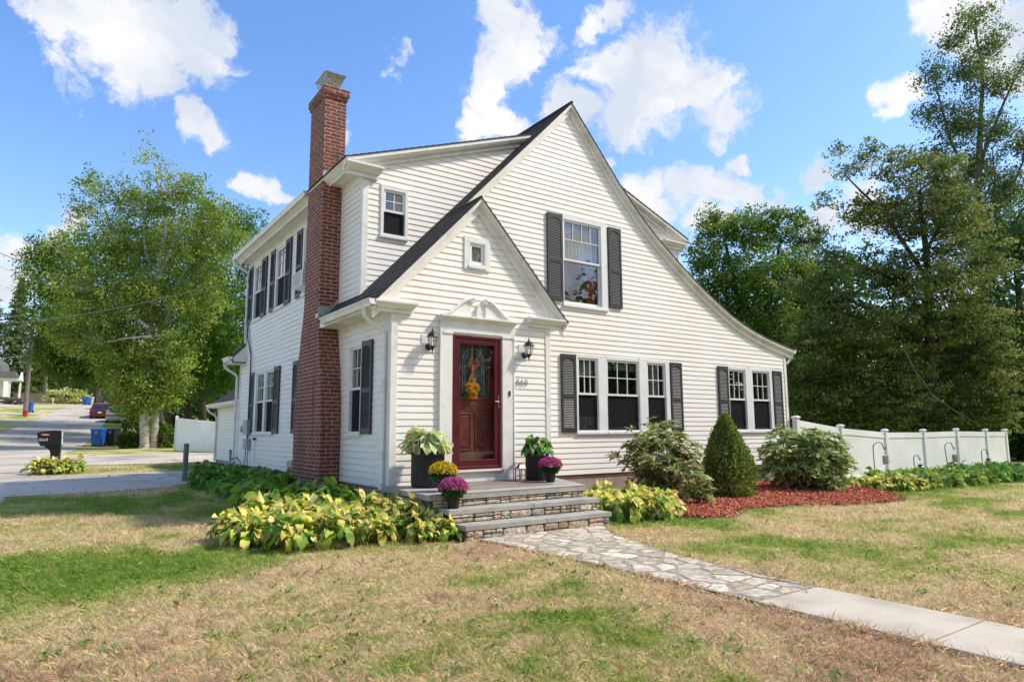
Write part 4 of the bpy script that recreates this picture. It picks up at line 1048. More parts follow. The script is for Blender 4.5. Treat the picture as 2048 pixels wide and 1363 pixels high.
def inpoly(poly):
    def f(x, y):
        c = False; n = len(poly)
        for i in range(n):
            (x0, y0), (x1, y1) = poly[i], poly[(i+1) % n]
            if (y0 > y) != (y1 > y) and x < (x1-x0)*(y-y0)/(y1-y0)+x0: c = not c
        return c
    return f
ky = make_kinds('yellow', YEL, 92, .36, .175, .105, .36, .45)
kg = make_kinds('green', GRN, 84, .38, .20, .105, .36, .08)
km = make_kinds('mid', MID, 84, .36, .19, .105, .38, .2)
bedF = [(-2.32, -.25), (-2.20, -.95), (-1.75, -1.46), (-1.15, -1.62), (-.50, -1.66), (-.15, -1.50), (-.12, -.62), (-.35, -.25), (-1.0, .1), (-1.5, .25), (-2.0, .1)]
plant_hostas(ky, scatter(inpoly(bedF), (-2.3, 0, -1.8, .4), .335, 6000, 4), 'yellowing hosta in the sunny bed left of the front steps', 'yellowing hostas left of the steps', (.82, 1.12))
plant_hostas(ky, [(-.10, -1.86), (-.40, -1.85)], 'yellowing hosta in the sunny bed left of the front steps', 'yellowing hostas left of the steps', (.68, .8))
bedL = [(-.35, .5), (-1.55, .5), (-1.45, 1.8), (-1.15, 3.0), (-1.05, 4.5), (-1.2, 6.2), (-1.0, 8.6), (-.3, 8.6), (-.3, 3.6), (-.75, 3.4), (-.75, 2.0), (-.3, 1.9)]
ptsL = scatter(inpoly(bedL), (-1.8, -.2, .3, 9), .37, 9000, 9)
plant_hostas(km, [p for p in ptsL if p[1] < 2.8], 'light green hosta in the shade beside the brick chimney', 'light green hostas by the chimney', (1.0, 1.3))
plant_hostas(km, [(-.42, .12), (-.38, .55), (-.36, 1.0), (-.40, 1.45), (-.85, .25), (-1.25, .35), (-.75, .75)], 'light green hosta in the shade beside the brick chimney', 'light green hostas by the chimney', (.9, 1.1))
plant_hostas(kg, [p for p in ptsL if p[1] >= 2.8], 'dark green hosta in the shaded row along the left wall', 'dark green hostas along the left wall', (1.0, 1.2))
plant_hostas(ky, [(2.95, -.45), (2.85, -1.05), (2.72, -1.55), (3.2, -1.75), (3.25, -1.15), (3.7, -1.35), (3.75, -1.9), (3.35, -2.1), (2.85, -1.95), (4.05, -1.55), (4.0, -.95), (3.5, -.7)],
             'yellow green hosta in the bed between the steps and the red mulch', 'hostas right of the steps', (.78, 1.0))
ptsF = scatter(lambda x, y: -1.9 < y < .1 and (y < -.9 or x > 12.2) and y < -.1 + (x-20)*.05 and y > -1.95+max(0, x-13)*.06, (10.2, 23.5, -2.2, .3), .44, 9000, 5)
plant_hostas(ky, [p for p in ptsF if p[0] < 11.8], 'yellow and orange tinged hosta at the house end of the white fence', 'yellowed hostas by the fence', (.7, .9))
plant_hostas(km, [p for p in ptsF if 11.8 <= p[0] < 17], 'bright green hosta in the middle of the row before the white fence', 'green hostas along the fence', (.8, .98))
plant_hostas(kg, [p for p in ptsF if p[0] >= 17], 'dark green hosta at the far shaded end of the fence row', 'dark hostas at the end of the fence', (.9, 1.1))
plant_hostas(ky, [(x, y) for x, y in ((-4.25, 14.7), (-3.95, 14.5), (-3.65, 14.6), (-4.1, 15.0), (-3.75, 15.05), (-3.45, 14.85))], 'yellow hosta around the foot of the black mailbox', 'hostas at the mailbox', (1.0, 1.2))
# feathery fern by the corner
def spray(name, c, n, h, r, cols, size, seed, mat='leaves', label=None, cat=None, group=None, parent=None):
    g = np.random.default_rng(seed); C = []; 
    for i in range(n):
        a = g.uniform(0, 2*pi); rr = r*g.uniform(.2, 1); k = 22
        t = np.linspace(.15, 1, k)
        C.append(np.stack([c[0]+rr*np.cos(a)*t**1.3, c[1]+rr*np.sin(a)*t**1.3, c[2]+h*t*g.uniform(.7, 1.1)-.1*h*t**3], 1)+g.normal(size=(k, 3))*size*.7)
    C = np.vstack(C); o = leaves(name, C, size, palette(len(C), cols, seed=seed), mat, parent, seed=seed, aspect=.4)
    if label: tag(o, label, cat, group)
    return o
spray('fern', (-.22, -.22, .2), 26, .50, .33, [(.13, .22, .05), (.2, .28, .07)], .035, 4, label='feathery light green fern at the corner of the entry wall', cat='fern')

# ---- planters on the porch
def planter(c, r, h, label, leaf_fn):
    t = thing('planter', label, 'planter')
    m = MB(); n = 96
    rib = lambda j, k: 1+.012*(1 if (j % 4) < 2 else -1)
    m.lathe(c, [(r*.93, 0), (r*.97, .02), (r, .06), (r, h-.03)], n, rib); m.lathe(c, [(r*1.01, h-.03), (r*1.02, h), (r*.95, h), (r*.94, h-.05)], 40)
    m.build('pot', 'planter_plastic', t); MB().lathe(c, [(r*.94, h-.08), (r*.9, h-.06)], 24).build('soil', 'soil', t)
    leaf_fn(t, (c[0], c[1], c[2]+h-.06)); return t
def lf1(t, c):
    o = hosta_mesh('hosta_foliage', 110, .30, .17, .125, .24, [(.17, .32, .06), (.22, .36, .07), (.12, .24, .05), (.3, .38, .08)], 77, edge=(.66, .66, .40), brown=.2, upright=-.25); o.parent = t; o.location = c; o.scale = (1.28, 1.28, 1.3)
def lf2(t, c):
    o = hosta_mesh('hosta_foliage', 60, .23, .14, .10, .19, [(.12, .26, .05), (.22, .34, .08), (.08, .2, .05)], 78, brown=.1); o.parent = t; o.location = c; o.scale = (1.2, 1.2, 1.35)
planter((.37, -.49, .649), .235, .50, 'large black ribbed planter with white-edged hosta, left of the door', lf1)
planter((2.38, -.42, .65), .19, .42, 'smaller black ribbed planter with plain green hosta, right of the door', lf2)
def mum(c, r, col, label, pr=.085, ph=.15, seed=1):
    t = thing('chrysanthemum_pot', label, 'potted flowers', 'chrysanthemum pots on the steps')
    MB().lathe(c, [(pr*.78, 0), (pr, ph*.9), (pr*1.08, ph*.9), (pr*1.08, ph), (pr*.95, ph)], 24).build('pot', 'planter_plastic', t)
    g = np.random.default_rng(seed); cz = c[2]+ph+r*.55
    n = 1500; d = g.normal(size=(n, 3)); d /= np.linalg.norm(d, axis=1)[:, None]; d *= g.uniform(.55, .98, n)[:, None]
    C = np.stack([c[0]+d[:, 0]*r, c[1]+d[:, 1]*r, cz+d[:, 2]*r*.72-.01], 1); C = C[C[:, 2] > c[2]+ph*.75]
    leaves('foliage', C, .042, palette(len(C), [(.05, .13, .03), (.09, .2, .04), (.03, .09, .02)], seed=seed), 'leaves', t, seed=seed)
    nb = 190; Cs = []; cols = []; nrm = []
    for i in range(nb):
        ph_ = i*2.39996; z = 1-(i+.5)/nb*1.12; rr = sqrt(max(0, 1-z*z)); q = np.array([rr*cos(ph_), rr*sin(ph_), z*.72])*r*g.uniform(.94, 1.05)
        k = 9; cc = np.array([c[0], c[1], cz])+q; nn = q/np.linalg.norm(q)
        kc = np.array(col)*g.uniform(.65, 1.3)
        for a in range(k):
            u = np.cross(nn, (0, 0, 1.01)); u /= np.linalg.norm(u); w = np.cross(nn, u); dd = u*cos(a*2*pi/k)+w*sin(a*2*pi/k)+nn*.5
            Cs.append(cc+dd*.008); nrm.append(dd); cols.append(kc*g.uniform(.8, 1.2))
    leaves('flowers', np.array(Cs), .021, np.clip(np.array(cols), 0, 1), 'petals', t, seed=seed, aspect=.6, axis=np.array(nrm))
mum((.22, -1.22, .649), .185, (.80, .55, .02), 'yellow chrysanthemum pot on the top step beside the large planter', seed=2)
mum((.085, -1.725, .484), .18, (.80, .13, .46), 'pink chrysanthemum pot on the second step, left end', seed=3)
mum((2.30, -.86, .65), .18, (.74, .10, .40), 'magenta chrysanthemum pot in front of the smaller right planter', seed=4)
# ---- lantern
ln = thing('lantern', 'small copper coloured lattice lantern standing between the door and right planter', 'lantern')
c = (1.99, -.50, .65); m = MB(); a = .055
m.box(c[0]-.062, c[0]+.062, c[1]-.062, c[1]+.062, c[2], c[2]+.015)
for sx in (-1, 1):
    for sy in (-1, 1): m.box(c[0]+sx*a-.006, c[0]+sx*a+.006, c[1]+sy*a-.006, c[1]+sy*a+.006, c[2]+.015, c[2]+.20)
m.lathe((c[0], c[1], c[2]+.20), [(.09, 0), (.088, .008), (.045, .05), (.04, .055), (.04, .065), (.01, .07)], 4, rot=pi/4); m.tube([(c[0]-.03, c[1], c[2]+.26), (c[0]-.025, c[1], c[2]+.29), (c[0]+.025, c[1], c[2]+.29), (c[0]+.03, c[1], c[2]+.26)], .003, 5)
m.build('frame', 'copper_paint', ln)
m = MB()
for k in range(-2, 3):
    for sgn in (1, -1):
        for face in range(2):
            p0 = max(-a, k*.045-a*1.0) ; pts = [(k*.045+sgn*t*.09) for t in (-1, 1)]
            q0 = (min(max(k*.045-sgn*.09, -a), a)); q1 = (min(max(k*.045+sgn*.09, -a), a))
            z0 = .02+.175*((q0-(k*.045-sgn*.09))/(2*sgn*.09)); z1 = .02+.175*((q1-(k*.045-sgn*.09))/(2*sgn*.09))
            if face == 0: m.tube([(c[0]+q0, c[1]-a, c[2]+z0), (c[0]+q1, c[1]-a, c[2]+z1)], .0025, 4)
            else: m.tube([(c[0]-a, c[1]+q0, c[2]+z0), (c[0]-a, c[1]+q1, c[2]+z1)], .0025, 4)
m.build('lattice', 'copper_paint', ln)
MB().lathe((c[0], c[1], c[2]+.016), [(.025, 0), (.025, .10), (.003, .11)], 12).build('candle', 'white_paint', ln)
# ---- flower decoration hung on the inner door
dd = thing('door_decoration', 'orange flower balls on a coppery ribbon bow hanging on the maroon door', 'door wreath')
MB().box(1.452, 1.474, .095, .104, 2.62, 2.86).build('hook', 'gold', dd)
yb = .075; g = np.random.default_rng(9)
rb = MB()
for k in range(7):
    w0 = k*.9; L_ = .10+.03*(k % 3)
    pts = [(1.465, yb, 2.52)] + [(1.465+L_*cos(w0)*sin(pi*t)*1.0+.02*cos(w0*2)*t, yb-.03*sin(pi*t), 2.52+.07*sin(w0)*sin(pi*t)+.03*sin(2*pi*t)) for t in np.linspace(.1, 1, 9)]
    for p, q in zip(pts[:-1], pts[1:]): rb.quad((p[0], p[1], p[2]-.018), (q[0], q[1], q[2]-.018), (q[0], q[1]-.012, q[2]+.018), (p[0], p[1]-.012, p[2]+.018))
for dx, e in ((-.04, 2.16), (.03, 2.2), (.0, 2.12), (-.015, 2.25)):
    pts = [(1.465+dx*t*1.6+.012*sin(9*t+dx*50), yb-.01*sin(6*t), 2.52+(e-2.52)*t) for t in np.linspace(0, 1, 9)]
    for p, q in zip(pts[:-1], pts[1:]): rb.quad((p[0]-.014, p[1], p[2]), (p[0]+.014, p[1]-.006, p[2]), (q[0]+.014, q[1]-.006, q[2]), (q[0]-.014, q[1], q[2]))
rb.build('ribbon', 'ribbon', dd)
Cs = []; nn = []
for bc, r in (((1.40, yb+.0, 2.13), .068), ((1.52, yb, 2.12), .066), ((1.455, yb-.01, 2.02), .072)):
    for i in range(260):
        d = g.normal(size=3); d /= np.linalg.norm(d)
        if bc[1]+d[1]*r > .108: continue
        Cs.append(np.array(bc)+d*r*g.uniform(.85, 1.08)*np.array((1, .6, 1))); nn.append(d)
leaves('flower_ball', np.array(Cs), .032, palette(len(Cs), [(.98, .52, .03), (.95, .38, .02), (1., .62, .06)], seed=5), 'petals', dd, seed=6, axis=np.array(nn), aspect=.7)
# the decoration hangs between the two doors, so move it back against the inner door
dd.location = (0, -.0, 0)
for ch in [k for k in bpy.data.objects if k.parent == dd]: pass

# ================================================================== GROUND
def ground_sheet(name, xs, ys, mat, dz=0., inside=None):
    V = np.array([(x, y, H(x, y)+dz) for y in ys for x in xs]); nx = len(xs); F = []
    for j in range(len(ys)-1):
        for i in range(nx-1):
            if inside is None or inside((xs[i]+xs[i+1])/2, (ys[j]+ys[j+1])/2): F.append((j*nx+i, j*nx+i+1, (j+1)*nx+i+1, (j+1)*nx+i))
    o = raw_mesh(name, V, np.array(F), mat); o['kind'] = 'structure'; return o
gx = sorted(set([-400, -150, -60, -30, -15, -8, -4, 0, 4, 9, 14, 19, 24, 29, 45, 80, 150, 400])); gy = sorted(set([-300, -60, -30, -12, -6, 0, 7, 14, 26, 38, 50, 62, 70, 81, 95, 120, 200, 400, 700]))
ground_sheet('lawn', gx, gy, 'lawn_soil')
def ribbon(name, L_, mat, dz, sub=1.0, y_fix=None):
    """L_: list of (y, x_left, x_right); sheet following the terrain"""
    ys = set(); 
    for (a, *_), (b, *_) in zip(L_[:-1], L_[1:]):
        n = max(1, int((b-a)/sub)); ys |= {a+(b-a)*i/n for i in range(n+1)}
    ys |= {v for v in HY if L_[0][0] < v < L_[-1][0]}
    ys = sorted(ys); V = []; F = []; n = 7
    for y in ys:
        l = np.interp(y, [q[0] for q in L_], [q[1] for q in L_]); r = np.interp(y, [q[0] for q in L_], [q[2] for q in L_])
        for i in range(n): x = l+(r-l)*i/(n-1); V.append((x, y, H(x, y)+dz))
    for j in range(len(ys)-1):
        for i in range(n-1): F.append((j*n+i, j*n+i+1, (j+1)*n+i+1, (j+1)*n+i))
    o = raw_mesh(name, np.array(V), np.array(F), mat); o['kind'] = 'structure'; return o
ROAD = [(-60, -12.5, -5.6), (-10, -11.6, -5.1), (5.5, -11.0, -4.75), (14, -10.2, -4.56), (28, -9.0, -3.52), (45, -7.5, -1.70), (52, -6.95, -.95), (60, -5.9, -.15), (70, -4.8, .75), (84, -2.75, 2.4), (88, -2.4, 3.2), (96, -2.0, 4.6)]
ribbon('road', ROAD, 'pale_asphalt', .012)
ribbon('side_road', [(84.2, 2.3, 16.), (90., 3.0, 30.)], 'pale_asphalt', .010)
ribbon('near_driveway', [(7.45, -4.95, -3.0), (7.9, -4.9, -2.0), (8.8, -4.85, -1.15), (10.2, -4.8, -.85), (11.6, -4.8, -.3), (12.6, -4.75, .8), (13.45, -4.7, .85), (13.9, -4.6, .85)], 'pale_asphalt', .016, .4)
ribbon('far_driveway', [(18.6, -3.9, 8.), (19.8, -4.2, 8.), (25.4, -3.9, 8.), (27.3, -3.6, 4.)], 'pale_asphalt', .016)
ribbon('neighbour_driveway', [(74.0, -30., -5.1), (75.2, -30., -4.7), (76.6, -30., -4.2)], 'pale_asphalt', .010)
ribbon('neighbour_driveway', [(64.0, -30., -5.9), (66.5, -30., -5.3)], 'pale_asphalt', .010)
ribbon('neighbour_driveway', [(86.0, -24., -2.6), (89.5, -22., -2.3), (91.5, -20., -2.2)], 'pale_asphalt', .010)
# walk: flagstones, then concrete slabs
fl_pts = [(-5.81, .42, 1.26), (-4.9, .40, 1.27), (-4.2, .38, 1.40), (-3.4, .30, 1.58), (-2.7, .27, 1.82), (-2.3, .22, 2.08), (-2.02, .15, 2.33)]
ribbon('flagstone_path', fl_pts, 'path_mortar', .026, .15)
def flagstones():
    g = random.Random(12); seeds = []
    for _ in range(6000):
        q = (g.uniform(-.1, 2.6), g.uniform(-6.0, -1.8))
        if all(math.hypot((q[0]-a)*1.0, (q[1]-b)*1.25) > (.17 if (int(q[0]*2.3+q[1]*1.7)) % 2 else .36) for a, b in seeds): seeds.append(q)
    V = []; F = []; T = []
    xl = lambda y: np.interp(y, [q[0] for q in fl_pts], [q[1] for q in fl_pts]); xr = lambda y: np.interp(y, [q[0] for q in fl_pts], [q[2] for q in fl_pts])
    def clip(poly, a, b, c):
        out = []
        for i in range(len(poly)):
            p, q = poly[i], poly[(i+1) % len(poly)]; dp, dq = a*p[0]+b*p[1]-c, a*q[0]+b*q[1]-c
            if dp <= 0: out.append(p)
            if (dp < 0 < dq) or (dq < 0 < dp): t = dp/(dp-dq); out.append((p[0]+(q[0]-p[0])*t, p[1]+(q[1]-p[1])*t))
        return out
    for i, s in enumerate(seeds):
        if not (xl(s[1])-.1 < s[0] < xr(s[1])+.1): continue
        poly = [(s[0]-.6, s[1]-.6), (s[0]+.6, s[1]-.6), (s[0]+.6, s[1]+.6), (s[0]-.6, s[1]+.6)]
        for j, t in enumerate(seeds):
            if i != j and abs(s[0]-t[0]) < .9 and abs(s[1]-t[1]) < .9:
                nx, ny = t[0]-s[0], t[1]-s[1]; l = math.hypot(nx, ny); m_ = g.uniform(.006, .034); c = ((t[0]**2+t[1]**2)-(s[0]**2+s[1]**2))/2 - m_*l; poly = clip(poly, nx, ny, c)
                if len(poly) < 3: break
        for k in range(2):
            yy = s[1]
            poly = clip(poly, -1, 0, -(xl(yy)+.02)) if len(poly) > 2 else poly; poly = clip(poly, 1, 0, xr(yy)-.02) if len(poly) > 2 else poly
            poly = clip(poly, 0, -1, 5.80) if len(poly) > 2 else poly; poly = clip(poly, 0, 1, -2.09) if len(poly) > 2 else poly
        if len(poly) < 3: continue
        ar = abs(sum(poly[k][0]*poly[(k+1) % len(poly)][1]-poly[(k+1) % len(poly)][0]*poly[k][1] for k in range(len(poly))))/2
        if ar < .006: continue
        fine = []
        for k in range(len(poly)):
            p, q = poly[k], poly[(k+1) % len(poly)]; n = max(1, int(math.hypot(q[0]-p[0], q[1]-p[1])/.05))
            for e in range(n): t = e/n; jx = .007 if e else .010; fine.append((p[0]+(q[0]-p[0])*t+g.uniform(-jx, jx), p[1]+(q[1]-p[1])*t+g.uniform(-jx, jx)))
        cx_ = sum(q[0] for q in fine)/len(fine); cy2 = sum(q[1] for q in fine)/len(fine); o = len(V); n = len(fine); k_ = g.uniform(.82, 1.12)
        col = g.choice([(.50, .435, .335), (.56, .49, .38), (.44, .385, .295), (.50, .415, .31), (.47, .42, .335), (.60, .53, .42)]); tilt = (g.uniform(-.02, .02), g.uniform(-.02, .02)); up = g.uniform(.028, .033)
        for s_, z_ in ((1., .020), (.985, up-.004), (.93, up)):
            for (x, y) in fine: xx, yy = cx_+(x-cx_)*s_, cy2+(y-cy2)*s_; V.append((xx, yy, H(xx, yy)+z_+tilt[0]*(xx-cx_)+tilt[1]*(yy-cy2))); T.append([c*k_ for c in col])
        for r in range(2):
            for k in range(n): F.append((o+r*n+k, o+r*n+(k+1) % n, o+(r+1)*n+(k+1) % n, o+(r+1)*n+k))
        F.append(tuple(o+2*n+k for k in range(n)))
    me = bpy.data.meshes.new('path_stones'); me.from_pydata(V, [], F); me.update(); ca = me.color_attributes.new('tint', 'FLOAT_COLOR', 'POINT'); ca.data.foreach_set('color', np.hstack([np.array(T), np.ones((len(T), 1))]).astype(np.float32).ravel())
    me.materials.append(MATS['flag_surface']); o = bpy.data.objects.new('flagstones', me); COL.objects.link(o); o['kind'] = 'structure'
flagstones()
for y0, y1 in ((-7.02, -5.825), (-8.24, -7.035), (-9.46, -8.255), (-10.7, -9.475)):
    o = MB().box(.40, 1.22, y0, y1, .0, .148).build('concrete_walk', 'concrete', bevel=.008); o['kind'] = 'structure'
onroad = lambda x, y: np.interp(y, [q[0] for q in ROAD], [q[1] for q in ROAD]) < x < np.interp(y, [q[0] for q in ROAD], [q[2] for q in ROAD])

# ---- mulch bed with edging
MUL = [(2.5, .70), (2.6, -.9), (3.6, -2.05), (4.0, -2.48), (4.35, -2.62), (4.75, -2.50), (5.3, -2.15), (5.9, -2.2), (6.5, -2.38), (7.3, -2.80), (8.0, -3.02), (8.8, -3.0), (9.5, -2.72), (10.2, -2.2), (10.8, -1.6), (11.0, .70)]
mulin = inpoly(MUL)
def edist(x, y):
    best = 9.
    for (x0, y0), (x1, y1) in zip(MUL[:-1], MUL[1:]):
        dx, dy = x1-x0, y1-y0; t = max(0, min(1, ((x-x0)*dx+(y-y0)*dy)/(dx*dx+dy*dy))); best = min(best, math.hypot(x-x0-t*dx, y-y0-t*dy))
    return best
mh = lambda x, y: H(x, y)+.012+.09*min(1, edist(x, y)/.5)
V = []; T = []
for (x, y) in MUL: V.append((x, y, H(x, y)+.012))
xs = np.arange(2.6, 11.0, .13); ys = np.arange(-3.0, .7, .13); grid = {}
for i, x in enumerate(xs):
    for j, y in enumerate(ys):
        if mulin(x, y) and edist(x, y) > .03: grid[(i, j)] = len(V); V.append((x+rnd.uniform(-.03, .03), y+rnd.uniform(-.03, .03), mh(x, y)+rnd.uniform(-.008, .008)))
F = [(grid[(i, j)], grid[(i+1, j)], grid[(i+1, j+1)], grid[(i, j+1)]) for (i, j) in grid if (i+1, j) in grid and (i+1, j+1) in grid and (i, j+1) in grid]
V = np.array(V); mb_ = raw_mesh('mulch_bed', V, np.array(F), 'bark_mulch', None, np.tile((.32, .085, .045), (len(V), 1))); mb_['kind'] = 'structure'
C = []
while len(C) < 26000:
    x, y = rnd.uniform(2.6, 11.), rnd.uniform(-3.05, .7)
    if mulin(x, y): C.append((x, y, mh(x, y)+rnd.uniform(.0, .02)))
o = leaves('bark_mulch', np.array(C), .055, palette(len(C), [(.58, .155, .085), (.42, .095, .05), (.66, .24, .14), (.24, .06, .035), (.68, .38, .26)], seed=8), 'bark_mulch', seed=8, aspect=.3, up=1.2)
o['kind'] = 'stuff'
e = MB(); pts = [(x, y, H(x, y)+.006) for x, y in MUL[2:-1]]; e.tube(pts, .020, 6); e.build('bed_edging', 'edging'); tag(bpy.data.objects['bed_edging'], 'black plastic edging along the front of the red mulch bed', 'edging')

# ---- grass blades
def blades():
    g = np.random.default_rng(21); n = 760000
    az = R(34.8)+g.uniform(R(-52), R(52), n); r = np.exp(g.uniform(np.log(2.9), np.log(34.), n))
    x = CAM[0]+r*np.sin(az); y = CAM[1]+r*np.cos(az)
    keep = np.ones(n, bool)
    rl = np.interp(y, [q[0] for q in ROAD], [q[1] for q in ROAD]); rr = np.interp(y, [q[0] for q in ROAD], [q[2] for q in ROAD])
    keep &= ~((x > rl) & (x < rr-.0))
    pl = np.interp(y, [q[0] for q in fl_pts], [q[1] for q in fl_pts]); pr_ = np.interp(y, [q[0] for q in fl_pts], [q[2] for q in fl_pts])
    keep &= ~((x > pl+.01) & (x < pr_-.01) & (y < -2.0) & (y > -11))
    keep &= ~((x > -.15) & (x < 2.45) & (y > -2.14) & (y < 0)); keep &= ~((x > 0) & (y > -.0) & (x < 11.2) & (y < 9.6)); keep &= ~((x > .5) & (x < 6) & (y >= 9.6) & (y < 17))
    keep &= ~((x > -5) & (x < np.interp(y, [7.45, 7.9, 8.8, 10.2, 11.6, 12.6], [-3., -2., -1.15, -.85, -.3, .8])) & (y > 7.5) & (y < 13.85)); keep &= ~((y > 18.7) & (y < 27.2) & (x < 8) & (x > -4.3))
    mm_ = np.array([mulin(a, b) if (2.4 < a < 11.1 and -3.1 < b < .7) else False for a, b in zip(x, y)]); keep &= ~mm_
    inF = inpoly([(p[0]*.97, p[1]*.92) for p in bedF]); keep &= ~np.array([inF(a, b) if (-2.4 < a < 0 and -1.7 < b < .4) else False for a, b in zip(x, y)])
    x, y, r = x[keep], y[keep], r[keep]; n = len(x)
    # patchy thickness of the turf
    s = np.clip(r/5, .6, 4.)**.75
    hgt = g.uniform(.020, .050, n)*(.75+.25*s)*(1+.5*(g.random(n) < .04)); hgt *= .75+.35*(1+np.sin(x*7.3+np.sin(y*5.1)*2)*np.sin(y*8.7+np.sin(x*3.9)*2)); wd = .0020*s*g.uniform(.7, 1.4, n)
    nearedge = (np.abs(x-np.interp(y, [q[0] for q in fl_pts], [q[2] for q in fl_pts])) < .12) | (np.abs(x-np.interp(y, [q[0] for q in fl_pts], [q[1] for q in fl_pts])) < .08)
    hgt[nearedge & (y < -2.1)] *= 1.5
    a = g.uniform(0, 2*pi, n); lean = np.abs(g.normal(size=n))*.95+.25; la = a+g.normal(size=n)*.6
    z = Hn(x, y)-.004
    dx, dy = np.cos(a)*wd, np.sin(a)*wd; tx, ty = -np.sin(la)*hgt*lean, np.cos(la)*hgt*lean
    zt = hgt/np.sqrt(1+lean**2*.6)
    V = np.stack([np.stack([x-dx, y-dy, z], 1), np.stack([x+dx, y+dy, z], 1), np.stack([x+tx*.45+dx*.7, y+ty*.45+dy*.7, z+zt*.62], 1), np.stack([x+tx, y+ty, z+zt], 1)], 1).reshape(-1, 3)
    F = np.arange(4*n).reshape(n, 4)
    q = g.random(n); t = np.ones((n, 3))*g.uniform(.85, 1.5, n)[:, None]
    grn = q < .07; t[grn] = t[grn]*np.array((.48, .80, .38)); st = q > .86; t[st] = t[st]*np.array((1.45, 1.28, 1.15))
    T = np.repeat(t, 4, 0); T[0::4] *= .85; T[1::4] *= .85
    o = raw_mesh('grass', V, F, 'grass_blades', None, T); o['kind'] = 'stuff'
blades()
def tufts():
    g = np.random.default_rng(77); C = []; 
    for _ in range(2600):
        r = np.exp(g.uniform(np.log(2.9), np.log(13.))); az = R(34.8)+g.uniform(R(-52), R(52)); x, y = CAM[0]+r*sin(az), CAM[1]+r*cos(az)
        if y > -1.9 and -2.6 < x < 2.6: continue
        if mulin(x, y) or (.1 < x < 1.35 and y < -2) or (0 < x < 2.3 and -4.3 < y < 0) or y > 6 or x < -4.9 or (x > -.1 and y > -.6): continue
        C += [(x+g.normal()*.03, y+g.normal()*.03) for _ in range(int(g.integers(6, 16)))]
    C = np.array(C); n = len(C); x, y = C[:, 0], C[:, 1]; z = Hn(x, y)
    h = g.uniform(.04, .085, n); a = g.uniform(0, 2*pi, n); la = g.uniform(0, 2*pi, n); ln = g.uniform(.2, 1.3, n); wd = .0028
    dx, dy = np.cos(a)*wd, np.sin(a)*wd; tx, ty = np.cos(la)*h*ln, np.sin(la)*h*ln; zt = h/np.sqrt(1+ln**2*.7)
    V = np.stack([np.stack([x-dx, y-dy, z], 1), np.stack([x+dx, y+dy, z], 1), np.stack([x+dx*.7+tx*.35, y+dy*.7+ty*.35, z+zt*.6], 1), np.stack([x+tx, y+ty, z+zt*.9], 1)], 1).reshape(-1, 3)
    t = np.ones((n, 3))*g.uniform(.8, 1.4, n)[:, None]; t[g.random(n) < .3] *= np.array((.6, .9, .45))
    o = raw_mesh('grass_tufts', V, np.arange(4*n).reshape(n, 4), 'grass_blades', None, np.repeat(t, 4, 0)); o['kind'] = 'stuff'
    W = []; 
    for _ in range(160):
        r = np.exp(g.uniform(np.log(3.), np.log(14.))); az = R(34.8)+g.uniform(R(-50), R(50)); x, y = CAM[0]+r*sin(az), CAM[1]+r*cos(az)
        if (y > -1.9 and -2.6 < x < 2.6) or mulin(x, y) or (.1 < x < 1.35) or (0 < x < 2.3 and -4.3 < y < 0) or y > 6 or x < -4.9 or (x > -.1 and y > -.6): continue
        for k in range(14): q = g.normal(size=2)*.035; W.append((x+q[0], y+q[1], H(x, y)+.03+abs(g.normal())*.012))
    W = np.array(W); o = leaves('lawn_weeds', W, .028, palette(len(W), [(.13, .25, .04), (.18, .30, .05), (.10, .2, .035)], seed=6), 'leaves', seed=6, up=1.4, aspect=.8); o['kind'] = 'stuff'
tufts()
C = []; g_ = random.Random(23)
while len(C) < 700:
    x, y = g_.uniform(-8, 14), g_.uniform(-7.5, 20)
    if not onroad(x, y) and not (0 < x < 11.2 and 0 < y < 17) and not mulin(x, y) and not (-2.4 < x < 2.6 and -2.2 < y < .5): C.append((x, y, H(x, y)+.045))
o = leaves('fallen_leaves', np.array(C), .055, palette(700, [(.40, .22, .09), (.5, .38, .12), (.28, .15, .07)], seed=2), 'leaves', seed=2, up=1.); o['kind'] = 'stuff'
